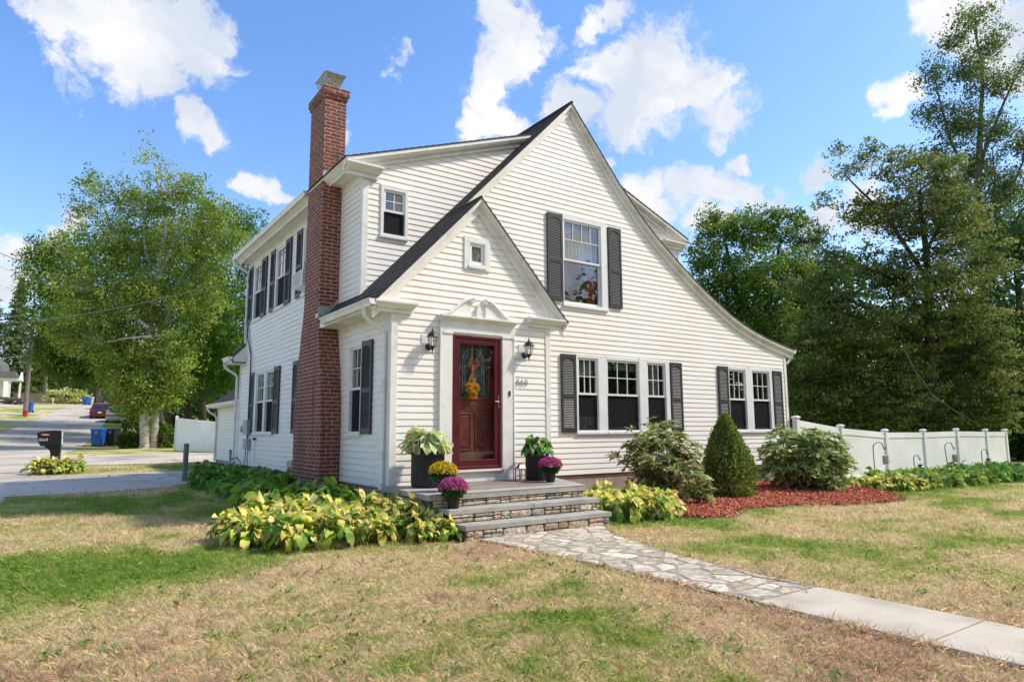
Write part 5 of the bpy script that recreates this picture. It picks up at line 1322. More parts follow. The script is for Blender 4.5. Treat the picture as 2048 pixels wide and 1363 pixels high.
# weeds and clover here and there
# ================================================================== SHRUBS
def rhododendron(name, label, c, rx, ry, h, n_tips, seed, cols, lob=None):
    t = thing(name, label, 'shrub'); g = np.random.default_rng(seed); gr = random.Random(seed)
    m = MB(); C = []; AX = []
    for i in range(n_tips):
        d = g.normal(size=3); d[2] = d[2]*.95+.12; d /= np.linalg.norm(d)
        k = g.uniform(.25, 1.)**.42
        lump = 1+.16*sin(3*math.atan2(d[1], d[0])+seed)+.13*sin(5*d[2]*2+seed*2+4*d[0])
        tip = np.array([c[0]+d[0]*rx*k*lump, c[1]+d[1]*ry*k*lump, c[2]+h*.5+d[2]*h*.5*k*lump])
        if lob and lob(tip, g): continue
        tip[2] = max(tip[2], c[2]+.08)
        if i % 3 == 0:
            b = (c[0]+gr.uniform(-.3, .3)*rx, c[1]+gr.uniform(-.3, .3)*ry, c[2]-.02); md = (c[0]+d[0]*rx*.35+gr.uniform(-.06, .06), c[1]+d[1]*ry*.35, c[2]+(tip[2]-c[2])*.45)
            m.tube([b, md, tuple(tip)], [.010, .007, .003], 5, cap=False)
        nl = g.integers(7, 11); w = g.uniform(0, 6.28); upv = d*.5+np.array((0, 0, .75)); upv /= np.linalg.norm(upv)
        u = np.cross(upv, (.3, .5, .1)); u /= np.linalg.norm(u); v = np.cross(upv, u)
        for j in range(nl):
            aa = w+j*2*pi/nl; dv = u*cos(aa)+v*sin(aa)+upv*g.uniform(-.35, .45); dv /= np.linalg.norm(dv)
            C.append(tip+dv*.065); AX.append(dv)
    m.build('stem', 'twig', t)
    n = len(C); leaves('foliage', np.array(C), .14, palette(n, cols, seed=seed), 'leaves', t, seed=seed, axis=np.array(AX)*2.5, aspect=.36, droop=.1, up=.9)
    return t
RC = [(.26, .36, .10), (.36, .43, .16), (.16, .25, .07), (.48, .50, .26), (.11, .17, .055), (.46, .30, .13)]
rhododendron('rhododendron', 'large open rhododendron with browning leaves right of the steps', (5.03, -.60, .13), .84, .56, 1.42, 560, 5, RC, lob=lambda p, g: (p[2] < .75 and abs(p[0]-5.03) > .35 and g.random() < .75) or g.random() < .08)
rhododendron('rhododendron', 'small rhododendron sprig growing in the red mulch before the big one', (4.80, -1.62, .18), .26, .22, .72, 46, 6, RC)
rhododendron('rhododendron', 'dense rounded rhododendron at the right end of the red mulch bed', (8.88, -1.10, .10), .93, .82, 1.36, 980, 7, RC[:5])
yt = thing('boxwood_cone', 'tall cone shaped clipped evergreen between the two rhododendrons', 'shrub')
g = np.random.default_rng(31); n = 16000; hh = g.uniform(0, 1, n)**1.15; aa = g.uniform(0, 2*pi, n)
prof = np.interp(hh, [0, .1, .35, .6, .8, .93, 1.], [.38, .50, .52, .37, .23, .13, .02])
tuft = np.sin(aa*11+hh*37)*np.sin(aa*5-hh*51+1.)
rr = prof*(1+.07*np.sin(aa*3+hh*9)+.10*tuft)*g.uniform(.62, 1.07, n)**.5
C = np.stack([6.34+rr*.94*np.cos(aa), -1.05+rr*np.sin(aa), .17+hh*1.52+g.normal(size=n)*.03], 1)
leaves('foliage', C, .046, palette(n, [(.16, .26, .04), (.10, .19, .03), (.24, .33, .06), (.06, .11, .02), (.24, .22, .07)], seed=4), 'leaves', yt, seed=4, aspect=.5, up=.1, axis=np.stack([np.cos(aa)*.6, np.sin(aa)*.6, np.ones(n)*.9], 1)*1.2)
MB().lathe((6.34, -1.05, .1), [(.05, 0), (.04, .5), (.30, .35), (.40, .6), (.30, 1.0), (.1, 1.35), (.01, 1.5)], 12).build('inner_twigs', 'bark', yt)

# ================================================================== WHITE FENCE, RIGHT
FP = [(10.98 + .30, .60, 1.77), (13.39, .64, 1.56), (15.83, .68, 1.43), (18.27, .72, 1.42), (20.71, .76, 1.44), (23.15, .80, 1.41), (25.45, 1.0, 1.40)]
def vinyl_fence(name, label, posts, zb_fn, hcap=.10, bot=None):
    t = thing(name, label, 'fence')
    for i, (x, y, zt) in enumerate(posts):
        z0 = zb_fn(x, y); m = MB(); m.box(x-.063, x+.063, y-.063, y+.063, z0-.1, zt-.07)
        m.box(x-.082, x+.082, y-.082, y+.082, zt-.07, zt-.045); m.add([(x-.088, y-.088, zt-.045), (x+.088, y-.088, zt-.045), (x+.088, y+.088, zt-.045), (x-.088, y+.088, zt-.045), (x-.05, y-.05, zt-.012), (x+.05, y-.05, zt-.012), (x+.05, y+.05, zt-.012), (x-.05, y+.05, zt-.012), (x, y, zt)], [(0, 1, 2, 3), (0, 1, 5, 4), (1, 2, 6, 5), (2, 3, 7, 6), (3, 0, 4, 7), (4, 5, 8), (5, 6, 8), (6, 7, 8), (7, 4, 8)])
        m.build('post', 'vinyl_fence', t, bevel=.004, seg=1)
    for (x0, y0, t0), (x1, y1, t1) in zip(posts[:-1], posts[1:]):
        L_ = math.hypot(x1-x0, y1-y0); ux, uy = (x1-x0)/L_, (y1-y0)/L_; nx, ny = uy, -ux
        a, b = .06, L_-.06; zt = lambda s: t0-.11+(t1-t0)*s/L_; zb0, zb1 = zb_fn(x0, y0)+.05, zb_fn(x1, y1)+.05; zbf = lambda s: zb0+(zb1-zb0)*s/L_
        Q = lambda s, d, z: (x0+ux*s+nx*d, y0+uy*s+ny*d, z)
        m = MB()
        m.hexa([Q(a, .028, zt(a)-.16), Q(b, .028, zt(b)-.16), Q(b, -.028, zt(b)-.16), Q(a, -.028, zt(a)-.16), Q(a, .028, zt(a)), Q(b, .028, zt(b)), Q(b, -.028, zt(b)), Q(a, -.028, zt(a))])
        m.hexa([Q(a, .028, zbf(a)), Q(b, .028, zbf(b)), Q(b, -.028, zbf(b)), Q(a, -.028, zbf(a)), Q(a, .028, zbf(a)+.14), Q(b, .028, zbf(b)+.14), Q(b, -.028, zbf(b)+.14), Q(a, -.028, zbf(a)+.14)])
        n = max(2, round((b-a)/.165))
        for k in range(n):
            s0, s1 = a+(b-a)*k/n+.0025, a+(b-a)*(k+1)/n-.0025
            m.hexa([Q(s0, .011, zbf(s0)+.1), Q(s1, .011, zbf(s1)+.1), Q(s1, -.011, zbf(s1)+.1), Q(s0, -.011, zbf(s0)+.1), Q(s0, .011, zt(s0)-.1), Q(s1, .011, zt(s1)-.1), Q(s1, -.011, zt(s1)-.1), Q(s0, -.011, zt(s0)-.1)])
        m.hexa([Q(a, .004, zbf(a)+.1), Q(b, .004, zbf(b)+.1), Q(b, -.004, zbf(b)+.1), Q(a, -.004, zbf(a)+.1), Q(a, .004, zt(a)-.1), Q(b, .004, zt(b)-.1), Q(b, -.004, zt(b)-.1), Q(a, -.004, zt(a)-.1)])
        m.build('panel', 'vinyl_fence', t)
    return t
vinyl_fence('vinyl_fence', 'long white vinyl fence running right from the corner of the house', FP, lambda x, y: H(x, y)-.05)
# shepherd hooks with hanging things
def hook(x, y, h, w, label, lean=0.):
    z0 = H(x, y); 
    pts = [(x, y, z0-.1), (x-lean*.5, y, z0+h*.45), (x-lean, y, z0+h*.86)] + [(x-lean+w*.5-w*.5*cos(t), y, z0+h*.86+.14*h*sin(t)) for t in np.linspace(.4, pi*.72, 8)] + [(x-lean+w*.93, y, z0+h*.84), (x-lean+w*1.03, y, z0+h*.80), (x-lean+w*1.12, y, z0+h*.83), (x-lean+w*1.13, y, z0+h*.87)]
    o = MB().tube(pts, .013, 6).build('shepherd_hook', 'black_metal', smooth=True); tag(o, label, 'garden hook', 'garden hooks along the fence')
    return (x-lean+w*1.04, y, z0+h*.795)
k1 = hook(14.35, .30, 1.05, .60, 'tall garden hook nearest the house along the fence, holding a square feeder')
k2 = hook(16.6, .30, .70, .36, 'short garden hook second from the house, holding a clear globe')
k3 = hook(18.8, .30, 1.08, .60, 'tall leaning garden hook third along the fence, holding a square feeder', .14)
k4 = hook(21.3, .30, .88, .48, 'short garden hook at the far end of the fence, holding a dark globe')
for p, lab in ((k1, 'square suet feeder on the tall hook nearest the house'), (k3, 'square suet feeder on the leaning tall hook')):
    t = thing('suet_feeder', lab, 'bird feeder', 'feeders on the garden hooks'); m = MB(); x, y, z = p
    MB().box(x-.11, x+.11, y-.03, y+.03, z-.38, z-.16).build('suet_cake', 'suet', t, bevel=.01)
    for k in range(5):
        zz = z-.385+k*.0575; m.tube([(x-.12, y-.04, zz), (x+.12, y-.04, zz), (x+.12, y+.04, zz), (x-.12, y+.04, zz), (x-.12, y-.04, zz)], .005, 4)
        xx = x-.12+k*.06; m.tube([(xx, y-.04, z-.385), (xx, y-.04, z-.155)], .005, 4)
    m.tube([(x-.1, y, z-.155), (x, y, z), (x+.1, y, z-.155)], .003, 4); m.build('cage', 'galvanised', t)
for p, lab, r in ((k2, 'clear glass globe hanging on the short hook', .10), (k4, 'dark globe hanging on the far short hook', .12)):
    t = thing('hanging_globe', lab, 'garden ornament', 'globes on the garden hooks'); x, y, z = p
    MB().lathe((x, y, z-.16-r), [(r*sin(a), -r*cos(a)) for a in np.linspace(.05, pi-.5, 10)], 18).build('globe', 'globe_glass', t, smooth=True)
    MB().lathe((x, y, z-.17), [(.07, 0), (.07, .035), (.01, .05)], 14).tube([(x, y, z-.13), (x, y, z)], .003, 4).build('globe_cap', 'black_metal', t)

# ================================================================== LEFT SIDE, STREET
# mailbox
mbx = thing('mailbox', 'large black plastic mailbox on a black post beside the near driveway', 'mailbox')
X0_, Y0_, Z0_ = -3.80, 15.28, 1.05; 
# box points along the road-crossing direction (door towards the road, left)
def mbf(a, d, b): return (X0_+a*.985+d*.17, Y0_+a*.17*-1+d*.985, Z0_+b)
prof_ = [(-.09, -.01), (.04, -.01), (.02, .42), (-.03, .44), (-.16, .445), (-.42, .42), (-.55, .39), (-.56, .34), (-.50, .05), (-.46, -.02)]
body = MB()
n_ = len(prof_)
for k, (d, s) in enumerate(((-.13, .90), (-.10, 1.0), (.10, 1.0), (.13, .90))):
    for a, b in prof_: body.v.append(mbf(a, d, .2+(b-.2)*s if k in (0, 3) else b))
for k in range(3):
    for i in range(n_): body.f.append((k*n_+i, k*n_+(i+1) % n_, (k+1)*n_+(i+1) % n_, (k+1)*n_+i))
body.f.append(tuple(range(n_))); body.f.append(tuple(range(4*n_-1, 3*n_-1, -1)))
body.build('box', 'mailbox_plastic', mbx, bevel=.012)
pst = MB(); pst.prism([(-.20, -.02), (-.20, -.85), (.02, -.85), (.02, -.02)], mbf, -.09, .09); pst.prism([(-.20, -.02), (-.36, -.02), (-.34, -.06), (-.27, -.10), (-.22, -.17), (-.20, -.27)], mbf, -.07, .07); pst.prism([(-.36, -.02), (.03, -.02), (.03, 0.), (-.36, .0)], mbf, -.1, .1)
pst.build('post', 'mailbox_plastic', mbx, bevel=.008)
bd = MB(); bd.prism([(.035, .235), (.026, .40), (.045, .40), (.052, .235)], mbf, -.07, .07); bd.prism([(.042, .02), (.036, .215), (.052, .215), (.058, .02)], mbf, -.07, .07); bd.build('newspaper_panel', 'white_paint', mbx)
Mt = Matrix.Translation(mbf(-.40, -.134, .165)) @ Matrix.Rotation(R(-9.8), 4, 'Z') @ Matrix.Rotation(R(90), 4, 'X')
text_obj('box_number', '860', .115, 'white_paint', mbx, Mt, 1.1, .004)
st = MB(); st.prism([(-.47+.11*cos(a)+.11, .315+.032*sin(a)) for a in np.linspace(0, 2*pi, 20, endpoint=False)], mbf, -.139, -.13); st.build('sticker', 'red_sticker', mbx)
st = MB(); st.tube([mbf(-.47+.02+.16*t, -.141, .315+.013*sin(t*30)) for t in np.linspace(0, 1, 26)], .0045, 4); st.build('sticker_script', 'white_paint', mbx)

def bin_(loc, rz, mat, label, logo=True, lid_mat=None):
    t = thing('wheelie_bin', label, 'bin', 'wheelie bins along the street', loc, rz)
    b = MB(); f = lambda a, b_, z: fr(0, 0, a, b_, z)
    b.hexa(fr(0, .0, .25, .27, .05)+fr(0, 0, .31, .35, .98)); b.box(-.33, .33, -.37, .37, .93, .99); b.box(-.27, .27, -.372, -.29, .70, .73)
    b.build('body', mat, t, bevel=.02)
    l = MB(); l.hexa(fr(0, 0, .345, .385, .995)+fr(0, .02, .29, .32, 1.07)); l.tube([(-.22, .40, 1.0), (.22, .40, 1.0)], .02, 8); l.build('lid', lid_mat or mat, t, bevel=.015)
    for s in (-1, 1): MB().tube([(s*.27, .24, .12), (s*.33, .24, .12)], .12, 14).build('wheel', 'rubber', t)
    if logo:
        m = MB()
        y_ = lambda z: -(.27+.08*(z-.05)/.93)-.008
        for k in range(3):
            a0 = k*2*pi/3; pts = [(.085*cos(a0+q), y_(.84), .84+.085*sin(a0+q)) for q in np.linspace(0, 1.5, 7)]; m.tube(pts, .013, 5)
        m.box(-.05, .05, y_(.84)-.002, y_(.84)+.01, .825, .85); m.box(-.07, .07, y_(.72)-.004, y_(.72)+.01, .725, .738)
        m.build('emblem', 'white_paint', t)
    return t
bz = lambda x, y: (x, y, H(x, y)+.01)
bin_(bz(-1.55, 39.0), R(-30), 'bin_blue', 'blue recycling bin with white emblem beside the road near the birch')
bin_(bz(-.80, 39.3), R(-30), 'bin_black', 'black bin standing right of the blue bin near the birch')
bin_(bz(-.35, 93.5), R(-25), 'bin_blue', 'far blue bin at the left kerb at the top of the street')
bin_(bz(.18, 93.9), R(-25), 'grey_box', 'grey bin right of the far blue bin at the top of the street', False)
bin_(bz(-5.9, 76.6), R(-20), 'bin_blue', 'blue bin behind the utility pole on the far lawn')
# low planter with dry stems between bins and white car
spray('dry_border_plant', (.05, 43.6, H(0, 43.6)), 60, .8, .5, [(.30, .27, .08), (.30, .16, .10), (.22, .24, .05)], .08, 61, label='reddish and yellow upright border plant behind the black bin', cat='plant')
# ---- cars
def car(loc, rz, paint, label, kind, name='parked_car', cat='car'):
    t = thing(name, label, cat, 'cars parked up the street', loc, rz)
    if kind == 'suv':
        L_, W_, Hh = 4.5, 1.80, 1.72; low = [(-.02, .42), (.0, .95), (.12, 1.02), (3.35, 1.02), (4.3, .90), (4.5, .66), (4.48, .36)]; top = [(.06, 1.02), (.28, Hh-.04), (.5, Hh), (2.3, Hh-.02), (3.25, 1.04)]; wx = (.85, 3.65)
    elif kind == 'wagon':
        L_, W_, Hh = 4.4, 1.74, 1.46; low = [(0, .38), (-.02, .80), (.12, .93), (3.2, .93), (4.2, .78), (4.4, .55), (4.38, .30)]; top = [(.15, .93), (.55, Hh-.06), (.9, Hh), (2.2, Hh-.03), (3.2, .95)]; wx = (.85, 3.55)
    else:
        L_, W_, Hh = 5.0, 1.88, 1.40; low = [(0, .36), (-.02, .62), (.05, .92), (.15, .95), (3.6, .93), (4.8, .82), (5.0, .58), (4.98, .32)]; top = [(1.0, .95), (1.45, Hh-.03), (1.7, Hh), (2.9, Hh-.02), (3.6, .94)]; wx = (1.0, 4.0)
    z0 = .24
    poly = [(low[0][0]+.05, z0)] + low + [(low[-1][0]-.05, z0)]
    b = MB(); n = len(poly)
    for w, s in ((-W_/2, .93), (-W_/2+.10, 1.), (W_/2-.10, 1.), (W_/2, .93)):
        for a, z in poly: b.v.append((w, L_/2+(a-L_/2)*(1 if abs(w) < W_/2 else .985), z0+(z-z0)*s))
    for k in range(3):
        for i in range(n): b.f.append((k*n+i, k*n+(i+1) % n, (k+1)*n+(i+1) % n, (k+1)*n+i))
    b.f.append(tuple(range(n))); b.f.append(tuple(range(4*n-1, 3*n-1, -1)))
    bo = b.build('body', paint, t, bevel=.03)
    g_ = MB(); n = len(top)
    ins = lambda z: (z-.9)*.28
    for sgn in (-1, 1):
        for a, z in top: g_.v.append((sgn*(W_/2-.08-ins(z)), a, z))
    for i in range(n-1): g_.f.append((i, i+1, n+i+1, n+i))
    g_.f.append(tuple(range(n))); g_.f.append(tuple(range(2*n-1, n-1, -1)))
    g_.build('glass_house', 'car_glass', t)
    r_ = MB(); za = Hh-.05
    r_.box(-(W_/2-.2), W_/2-.2, top[2][0]-.12, top[3][0]+.1, Hh-.03, Hh+.015)
    for sgn in (-1, 1):
        x = lambda z: sgn*(W_/2-.075-ins(z))
        for i in (0, 1, 3):
            p, q = top[i], top[i+1]; r_.tube([(x(p[1]), p[0], p[1]), (x(q[1]), q[0], q[1])], .035, 6)
        for f_ in (.35, .62): a = top[1][0]+(top[3][0]-top[1][0])*f_*1.1; r_.tube([(x(.95), a, .95), (x(Hh), a, Hh)], .03, 6)
        r_.tube([(x(Hh), top[1][0], top[1][1]), (x(Hh), top[2][0], top[2][1]+.01), (x(Hh), top[3][0], top[3][1]+.01)], .035, 6)
    r_.build('roof', paint, bo)
    for a in wx:
        for sgn in (-1, 1):
            wl_ = MB().tube([(sgn*(W_/2-.2), a, .31), (sgn*(W_/2+.01), a, .31)], .31, 20).build('wheel', 'rubber', t); MB().tube([(sgn*(W_/2), a, .31), (sgn*(W_/2+.018), a, .31)], .19, 12).build('rim', 'galvanised', wl_)
    m = MB()
    if kind == 'sedan': m.box(-W_/2+.02, W_/2-.02, -.045, .02, .66, .76)
    else:
        for sgn in (-1, 1): m.box(sgn*(W_/2-.22)-.2, sgn*(W_/2-.22)+.2, -.04, .10, .78 if kind == 'suv' else .72, .98 if kind == 'suv' else .88)
    m.build('tail_light', 'tail_light', t, bevel=.015)
    if kind == 'sedan': MB().box(-W_/2+.0, W_/2-.0, -.10, .02, .40, .60).build('bumper', paint, t, bevel=.03)
    pl = MB().box(-.16, .16, -.055 if kind != 'sedan' else -.112, -.02, .56 if kind != 'sedan' else .42, .70 if kind != 'sedan' else .55); pl.build('number_plate', 'white_paint', t)
    if kind == 'suv':
        MB().tube([(0, -.22, .95), (0, -.02, .95)], .33, 24).build('spare_wheel', 'rubber', t); MB().tube([(0, -.235, .95), (0, -.21, .95)], .2, 16).build('spare_wheel_cover', 'galvanised', t)
    for sgn in (-1, 1): MB().box(sgn*(W_/2+.08)-.09, sgn*(W_/2+.08)+.09, top[-1][0]-.45, top[-1][0]-.35, .93, 1.05).build('mirror', paint, t, bevel=.02)
    return t
def place_car(x, y, hd, pitch=R(3.2)): 
    return (x, y, H(x, y)+.02)
c1 = car((1.05, 62.0, H(1.15, 62)), R(-6), 'paint_white', 'white sedan parked on the right, half hidden by leaves', 'sedan'); c1.rotation_euler = (R(3.5), 0, R(-6))
c2 = car((.02, 69.3, H(.02, 69.3)+.02), 0, 'paint_red_dark', 'dark red wagon parked left of the white sedan', 'wagon'); c2.rotation_euler = (R(5), 0, R(-8))
c3 = car((1.2, 81.5, H(1.2, 81.5)+.02), 0, 'paint_red', 'red sport utility car with rear spare wheel, farthest of the parked cars', 'suv'); c3.rotation_euler = (R(5), 0, R(-10))
# ---- hydrant, poles
hz = MB(); x, y = -6.05, 71.6; z = H(x, y)
hz.lathe((x, y, z), [(.20, 0), (.20, .05), (.14, .07), (.13, .52), (.18, .54), (.18, .58), (.14, .62), (.09, .72), (.04, .76), (.04, .82), (.01, .83)], 16)
hz.tube([(x-.26, y, z+.42), (x+.26, y, z+.42)], .07, 10); hz.tube([(x, y-.24, z+.38), (x, y, z+.38)], .09, 10); tag(hz.build('fire_hydrant', 'hydrant_red', smooth=False), 'red fire hydrant at the foot of the leaning utility pole', 'hydrant')
up_ = thing('utility_pole', 'leaning brown wooden utility pole on the far lawn left of the road', 'utility pole')
p0 = np.array((-6.1, 73.2, H(-6.1, 73.2)-.3)); p1 = at(66, 645, 67.)
MB().tube([tuple(p0), tuple((p0+p1)/2), tuple(p1)], [.22, .19, .15], 10).build('pole_shaft', 'pole_wood', up_, smooth=True)
pm = p0*.05+p1*.95; MB().box(pm[0]-1.1, pm[0]+1.1, pm[1]-.18, pm[1]-.06, pm[2], pm[2]+.14).build('crossarm', 'pole_wood', up_)
def stub(u, v0, v1, D, r, mat, name, label, cat):
    a, b = at(u, v0, D), at(u, v1, D); tag(MB().tube([tuple(a), tuple((a+b)/2), tuple(b)], [r, r*.93, r*.85], 10).build(name, mat), label, cat)
stub(91, 799, 640, 97, .30, 'pole_wood', 'utility_pole', 'pale far pole rising behind the wooden fence', 'utility pole')
stub(197, 830, 690, 97, .34, 'fieldstone_dark', 'utility_pole', 'reddish brown pole rising behind the red sport utility car', 'utility pole')
stub(172, 812, 775, 100, .24, 'bark_grey', 'tree_stump', 'pale slim trunk behind the far blue bin', 'tree trunk')
# roadside small black mailbox on the far lawn
t = thing('mailbox', 'small black mailbox on a thin white post on the far lawn', 'mailbox'); p = at(105, 812, 86); zz = H(p[0], p[1])
MB().box(p[0]-.04, p[0]+.04, p[1]-.04, p[1]+.04, zz-.1, zz+.9).build('post', 'white_paint', t); MB().box(p[0]-.45, p[0]+.25, p[1]-.12, p[1]+.12, zz+.9, zz+1.15).build('box', 'mailbox_plastic', t, bevel=.04)
# ---- neighbour's white house
nh = thing('neighbour_house', 'white gambrel house with a small columned porch at the far left edge', 'house')
o_ = at(0, 800, 88); ox, oy, oz = o_[0], o_[1], 5.55
yaw_ = Matrix.Translation((ox, oy, oz)) @ Matrix.Rotation(R(-4), 4, 'Z')
def nb(mb): return mb.xf(lambda a, b, c: tuple(yaw_ @ Vector((a, b, c))))
wm_ = MB(); gam = [(-8.0, 0), (.95, 0), (.95, 3.2), (.30, 4.95), (-1.7, 6.0), (-3.5, 6.0-.0), (-8.0, 3.2)]
wm_.prism([(-6.5, 0), (.10, 0), (.10, 3.0), (-.10, 3.4), (-.55, 5.35), (-3.2, 6.3), (-5.9, 5.35), (-6.5, 3.0)], lambda a, d, b: (a, d, b), 0, 8); nb(wm_).build('wall', 'clapboard', nh)
tr_ = MB()
gp = [(.18, 2.95), (-.40, 5.45), (-3.2, 6.45), (-6.0, 5.45), (-6.6, 2.95)]
for (a, z), (b, w) in zip(gp[:-1], gp[1:]): tr_.hexa([(a, -.25, z-.35), (b, -.25, w-.35), (b, -.02, w-.35), (a, -.02, z-.35), (a, -.25, z), (b, -.25, w), (b, -.02, w), (a, -.02, z)])
nb(tr_).build('rake_board', 'white_paint', nh)
rr_ = MB()
for (a, z), (b, w) in zip(gp[:-1], gp[1:]): rr_.hexa([(a, -.3, z), (b, -.3, w), (b, 8.2, w), (a, 8.2, z), (a, -.3, z+.1), (b, -.3, w+.1), (b, 8.2, w+.1), (a, 8.2, z+.1)])
nb(rr_).build('roof', 'grey_roof', nh)
pc = MB(); pc.box(-2.2, 2.25, -2.6, 0, 2.62, 2.95); 
nb(pc).build('porch_beam', 'white_paint', nh)
pr2 = MB(); pr2.prism([(-2.6, 2.96), (2.1, 2.96), (1.55, 3.75), (-2.6, 3.75)], lambda a, d, b: (a, d*0-2.9 if d < .5 else .3, b), 0, 1); nb(pr2).build('porch_roof', 'grey_roof', nh)
pg = MB(); pg.prism([(-2.95, 2.62), (.3, 2.62), (-1.3, 3.8)], lambda a, d, b: (2.12+d, a, b), 0, .2); nb(pg).build('porch_gable', 'white_paint', nh)
for (a, b) in ((1.15, -2.4), (2.05, -.3), (-1.6, -2.4)): q = MB().box(a-.12, a+.12, b-.12, b+.12, .2, 2.62); nb(q).build('porch_column', 'white_paint', nh)
nb(MB().box(-2.2, 2.3, -2.7, 0, -1.6, .22)).build('porch_floor', 'concrete', nh)
nb(MB().box(-.75, -.35, -.06, -.0, .9, 2.3)).build('window', 'car_glass', nh)
# wooden fence, wall, hydrangea
wf = thing('wooden_fence', 'weathered grey wooden fence at the end of the street', 'fence')
a, b = at(26, 797, 96), at(128, 797, 97); m = MB(); n = 46; posts = MB()
for k in range(n):
    s = k/n; x, y = a[0]+(b[0]-a[0])*s, a[1]+(b[1]-a[1])*s; w = (b[0]-a[0])/n*.86; z = min(a[2], H(x, y))
    m.box(x, x+w, y-.02, y+.02, z-.3, a[2]+.82+.03*rnd.random())
m.box(a[0], b[0], a[1]+.05, a[1]+.12, a[2]+.5, a[2]+.6); m.build('boards', 'fence_wood', wf)
sw = MB(); g = random.Random(4); p0, p1 = at(0, 826, 82), at(44, 824, 80)
for k in range(60):
    s = g.random(); x, y = p0[0]+(p1[0]-p0[0])*s, p0[1]+(p1[1]-p0[1])*s; r_ = g.uniform(.16, .34); z = H(x, y)+g.uniform(0, .75)
    sw.lathe((x, y, z), [(r_*.6, -r_*.4), (r_, 0), (r_*.7, r_*.4), (.02, r_*.5)], 7, rot=g.random()*3)
tag(sw.build('stone_wall', 'fieldstone_dark'), 'low brown fieldstone wall holding the far left lawn', 'stone wall')
def bush(name, label, c, rx, ry, h, n, size, cols, seed, cat='bush', group=None, mat='leaves', w=None, holes=0.):
    g = np.random.default_rng(seed); d = g.normal(size=(n, 3)); d /= np.linalg.norm(d, axis=1)[:, None]; k = g.uniform(.35, 1, n)**.45
    lump = 1+.16*np.sin(4*np.arctan2(d[:, 1], d[:, 0])+seed)+.13*np.sin(7*d[:, 2]+5*d[:, 0]+seed)
    C = np.stack([c[0]+d[:, 0]*rx*k*lump, c[1]+d[:, 1]*ry*k*lump, c[2]+h*.45+d[:, 2]*h*.55*k*lump], 1); C[:, 2] = np.maximum(C[:, 2], c[2]+.03)
    o = leaves(name, C, size, palette(n, cols, w=w, seed=seed), mat, seed=seed); 
    if label: tag(o, label, cat, group)
    return o
p = at(138, 808, 88); bush('hydrangea', 'pale pink hydrangea bush in flower at the top of the street', (p[0]-.2, p[1], H(p[0], p[1])), 2.3, 1.2, 2.1, 2600, .28, [(.40, .46, .08), (.50, .52, .10), (.80, .68, .60), (.22, .30, .06)], 14, w=[.3, .25, .25, .2])
bush('hosta', 'bright yellow green clump in the grass behind the black bin', (2.2, 46., H(2.2, 46)), .8, .5, .55, 260, .25, [(.42, .48, .05), (.3, .4, .05)], 15, 'plant')
tag(MB().lathe((2.95, 43.5, H(3, 43.5)-.05), [(.28, 0), (.36, .25), (.25, .5), (.30, .8), (.16, 1.0), (.20, 1.12), (.03, 1.25)], 9).build('garden_statue', 'statue_stone'), 'weathered grey stone ornament in the grass left of the birches', 'garden ornament')
# near fence piece behind the rear wing and a bollard
vinyl_fence('vinyl_fence', 'short white vinyl fence between the birches and the rear wing', [(1.62, 31.3, 2.28), (3.05, 27.9, 2.02), (4.2, 25.2, 1.97)], lambda x, y: H(x, y)-.02)
tag(MB().lathe((-1.22, 9.55, .1), [(.062, 0), (.062, 1.02), (.05, 1.04), (.01, 1.045)], 16).build('bollard', 'grey_pipe'), 'grey round post beside the near driveway by the rear wing', 'bollard')
# overhead wires
def wire(p, q, sag, label, r=.012, mat='wire_rubber'):
    p, q = np.array(p), np.array(q); pts = [tuple(p+(q-p)*t-np.array((0, 0, sag*4*t*(1-t)))) for t in np.linspace(0, 1, 20)]
    tag(MB().tube(pts, r, 5).build('overhead_wire', mat), label, 'cable', 'overhead cables')
wire((-.10, 8.98, 5.5), at(-120, 650, 21), .35, 'grey service cable reaching the rear upper corner of the house', .011, 'wire_grey')
wire(at(-60, 480, 30), at(420, 640, 42), .4, 'black cable slanting down across the birches from the left edge', .016)
wire(at(-60, 512, 34), at(430, 650, 48), .4, 'thin cable running just below the slanting black one', .010, 'wire_grey')
wire(at(-60, 718, 60), at(66, 709, 66), .1, 'low cable ending at the leaning utility pole', .02, 'wire_grey')

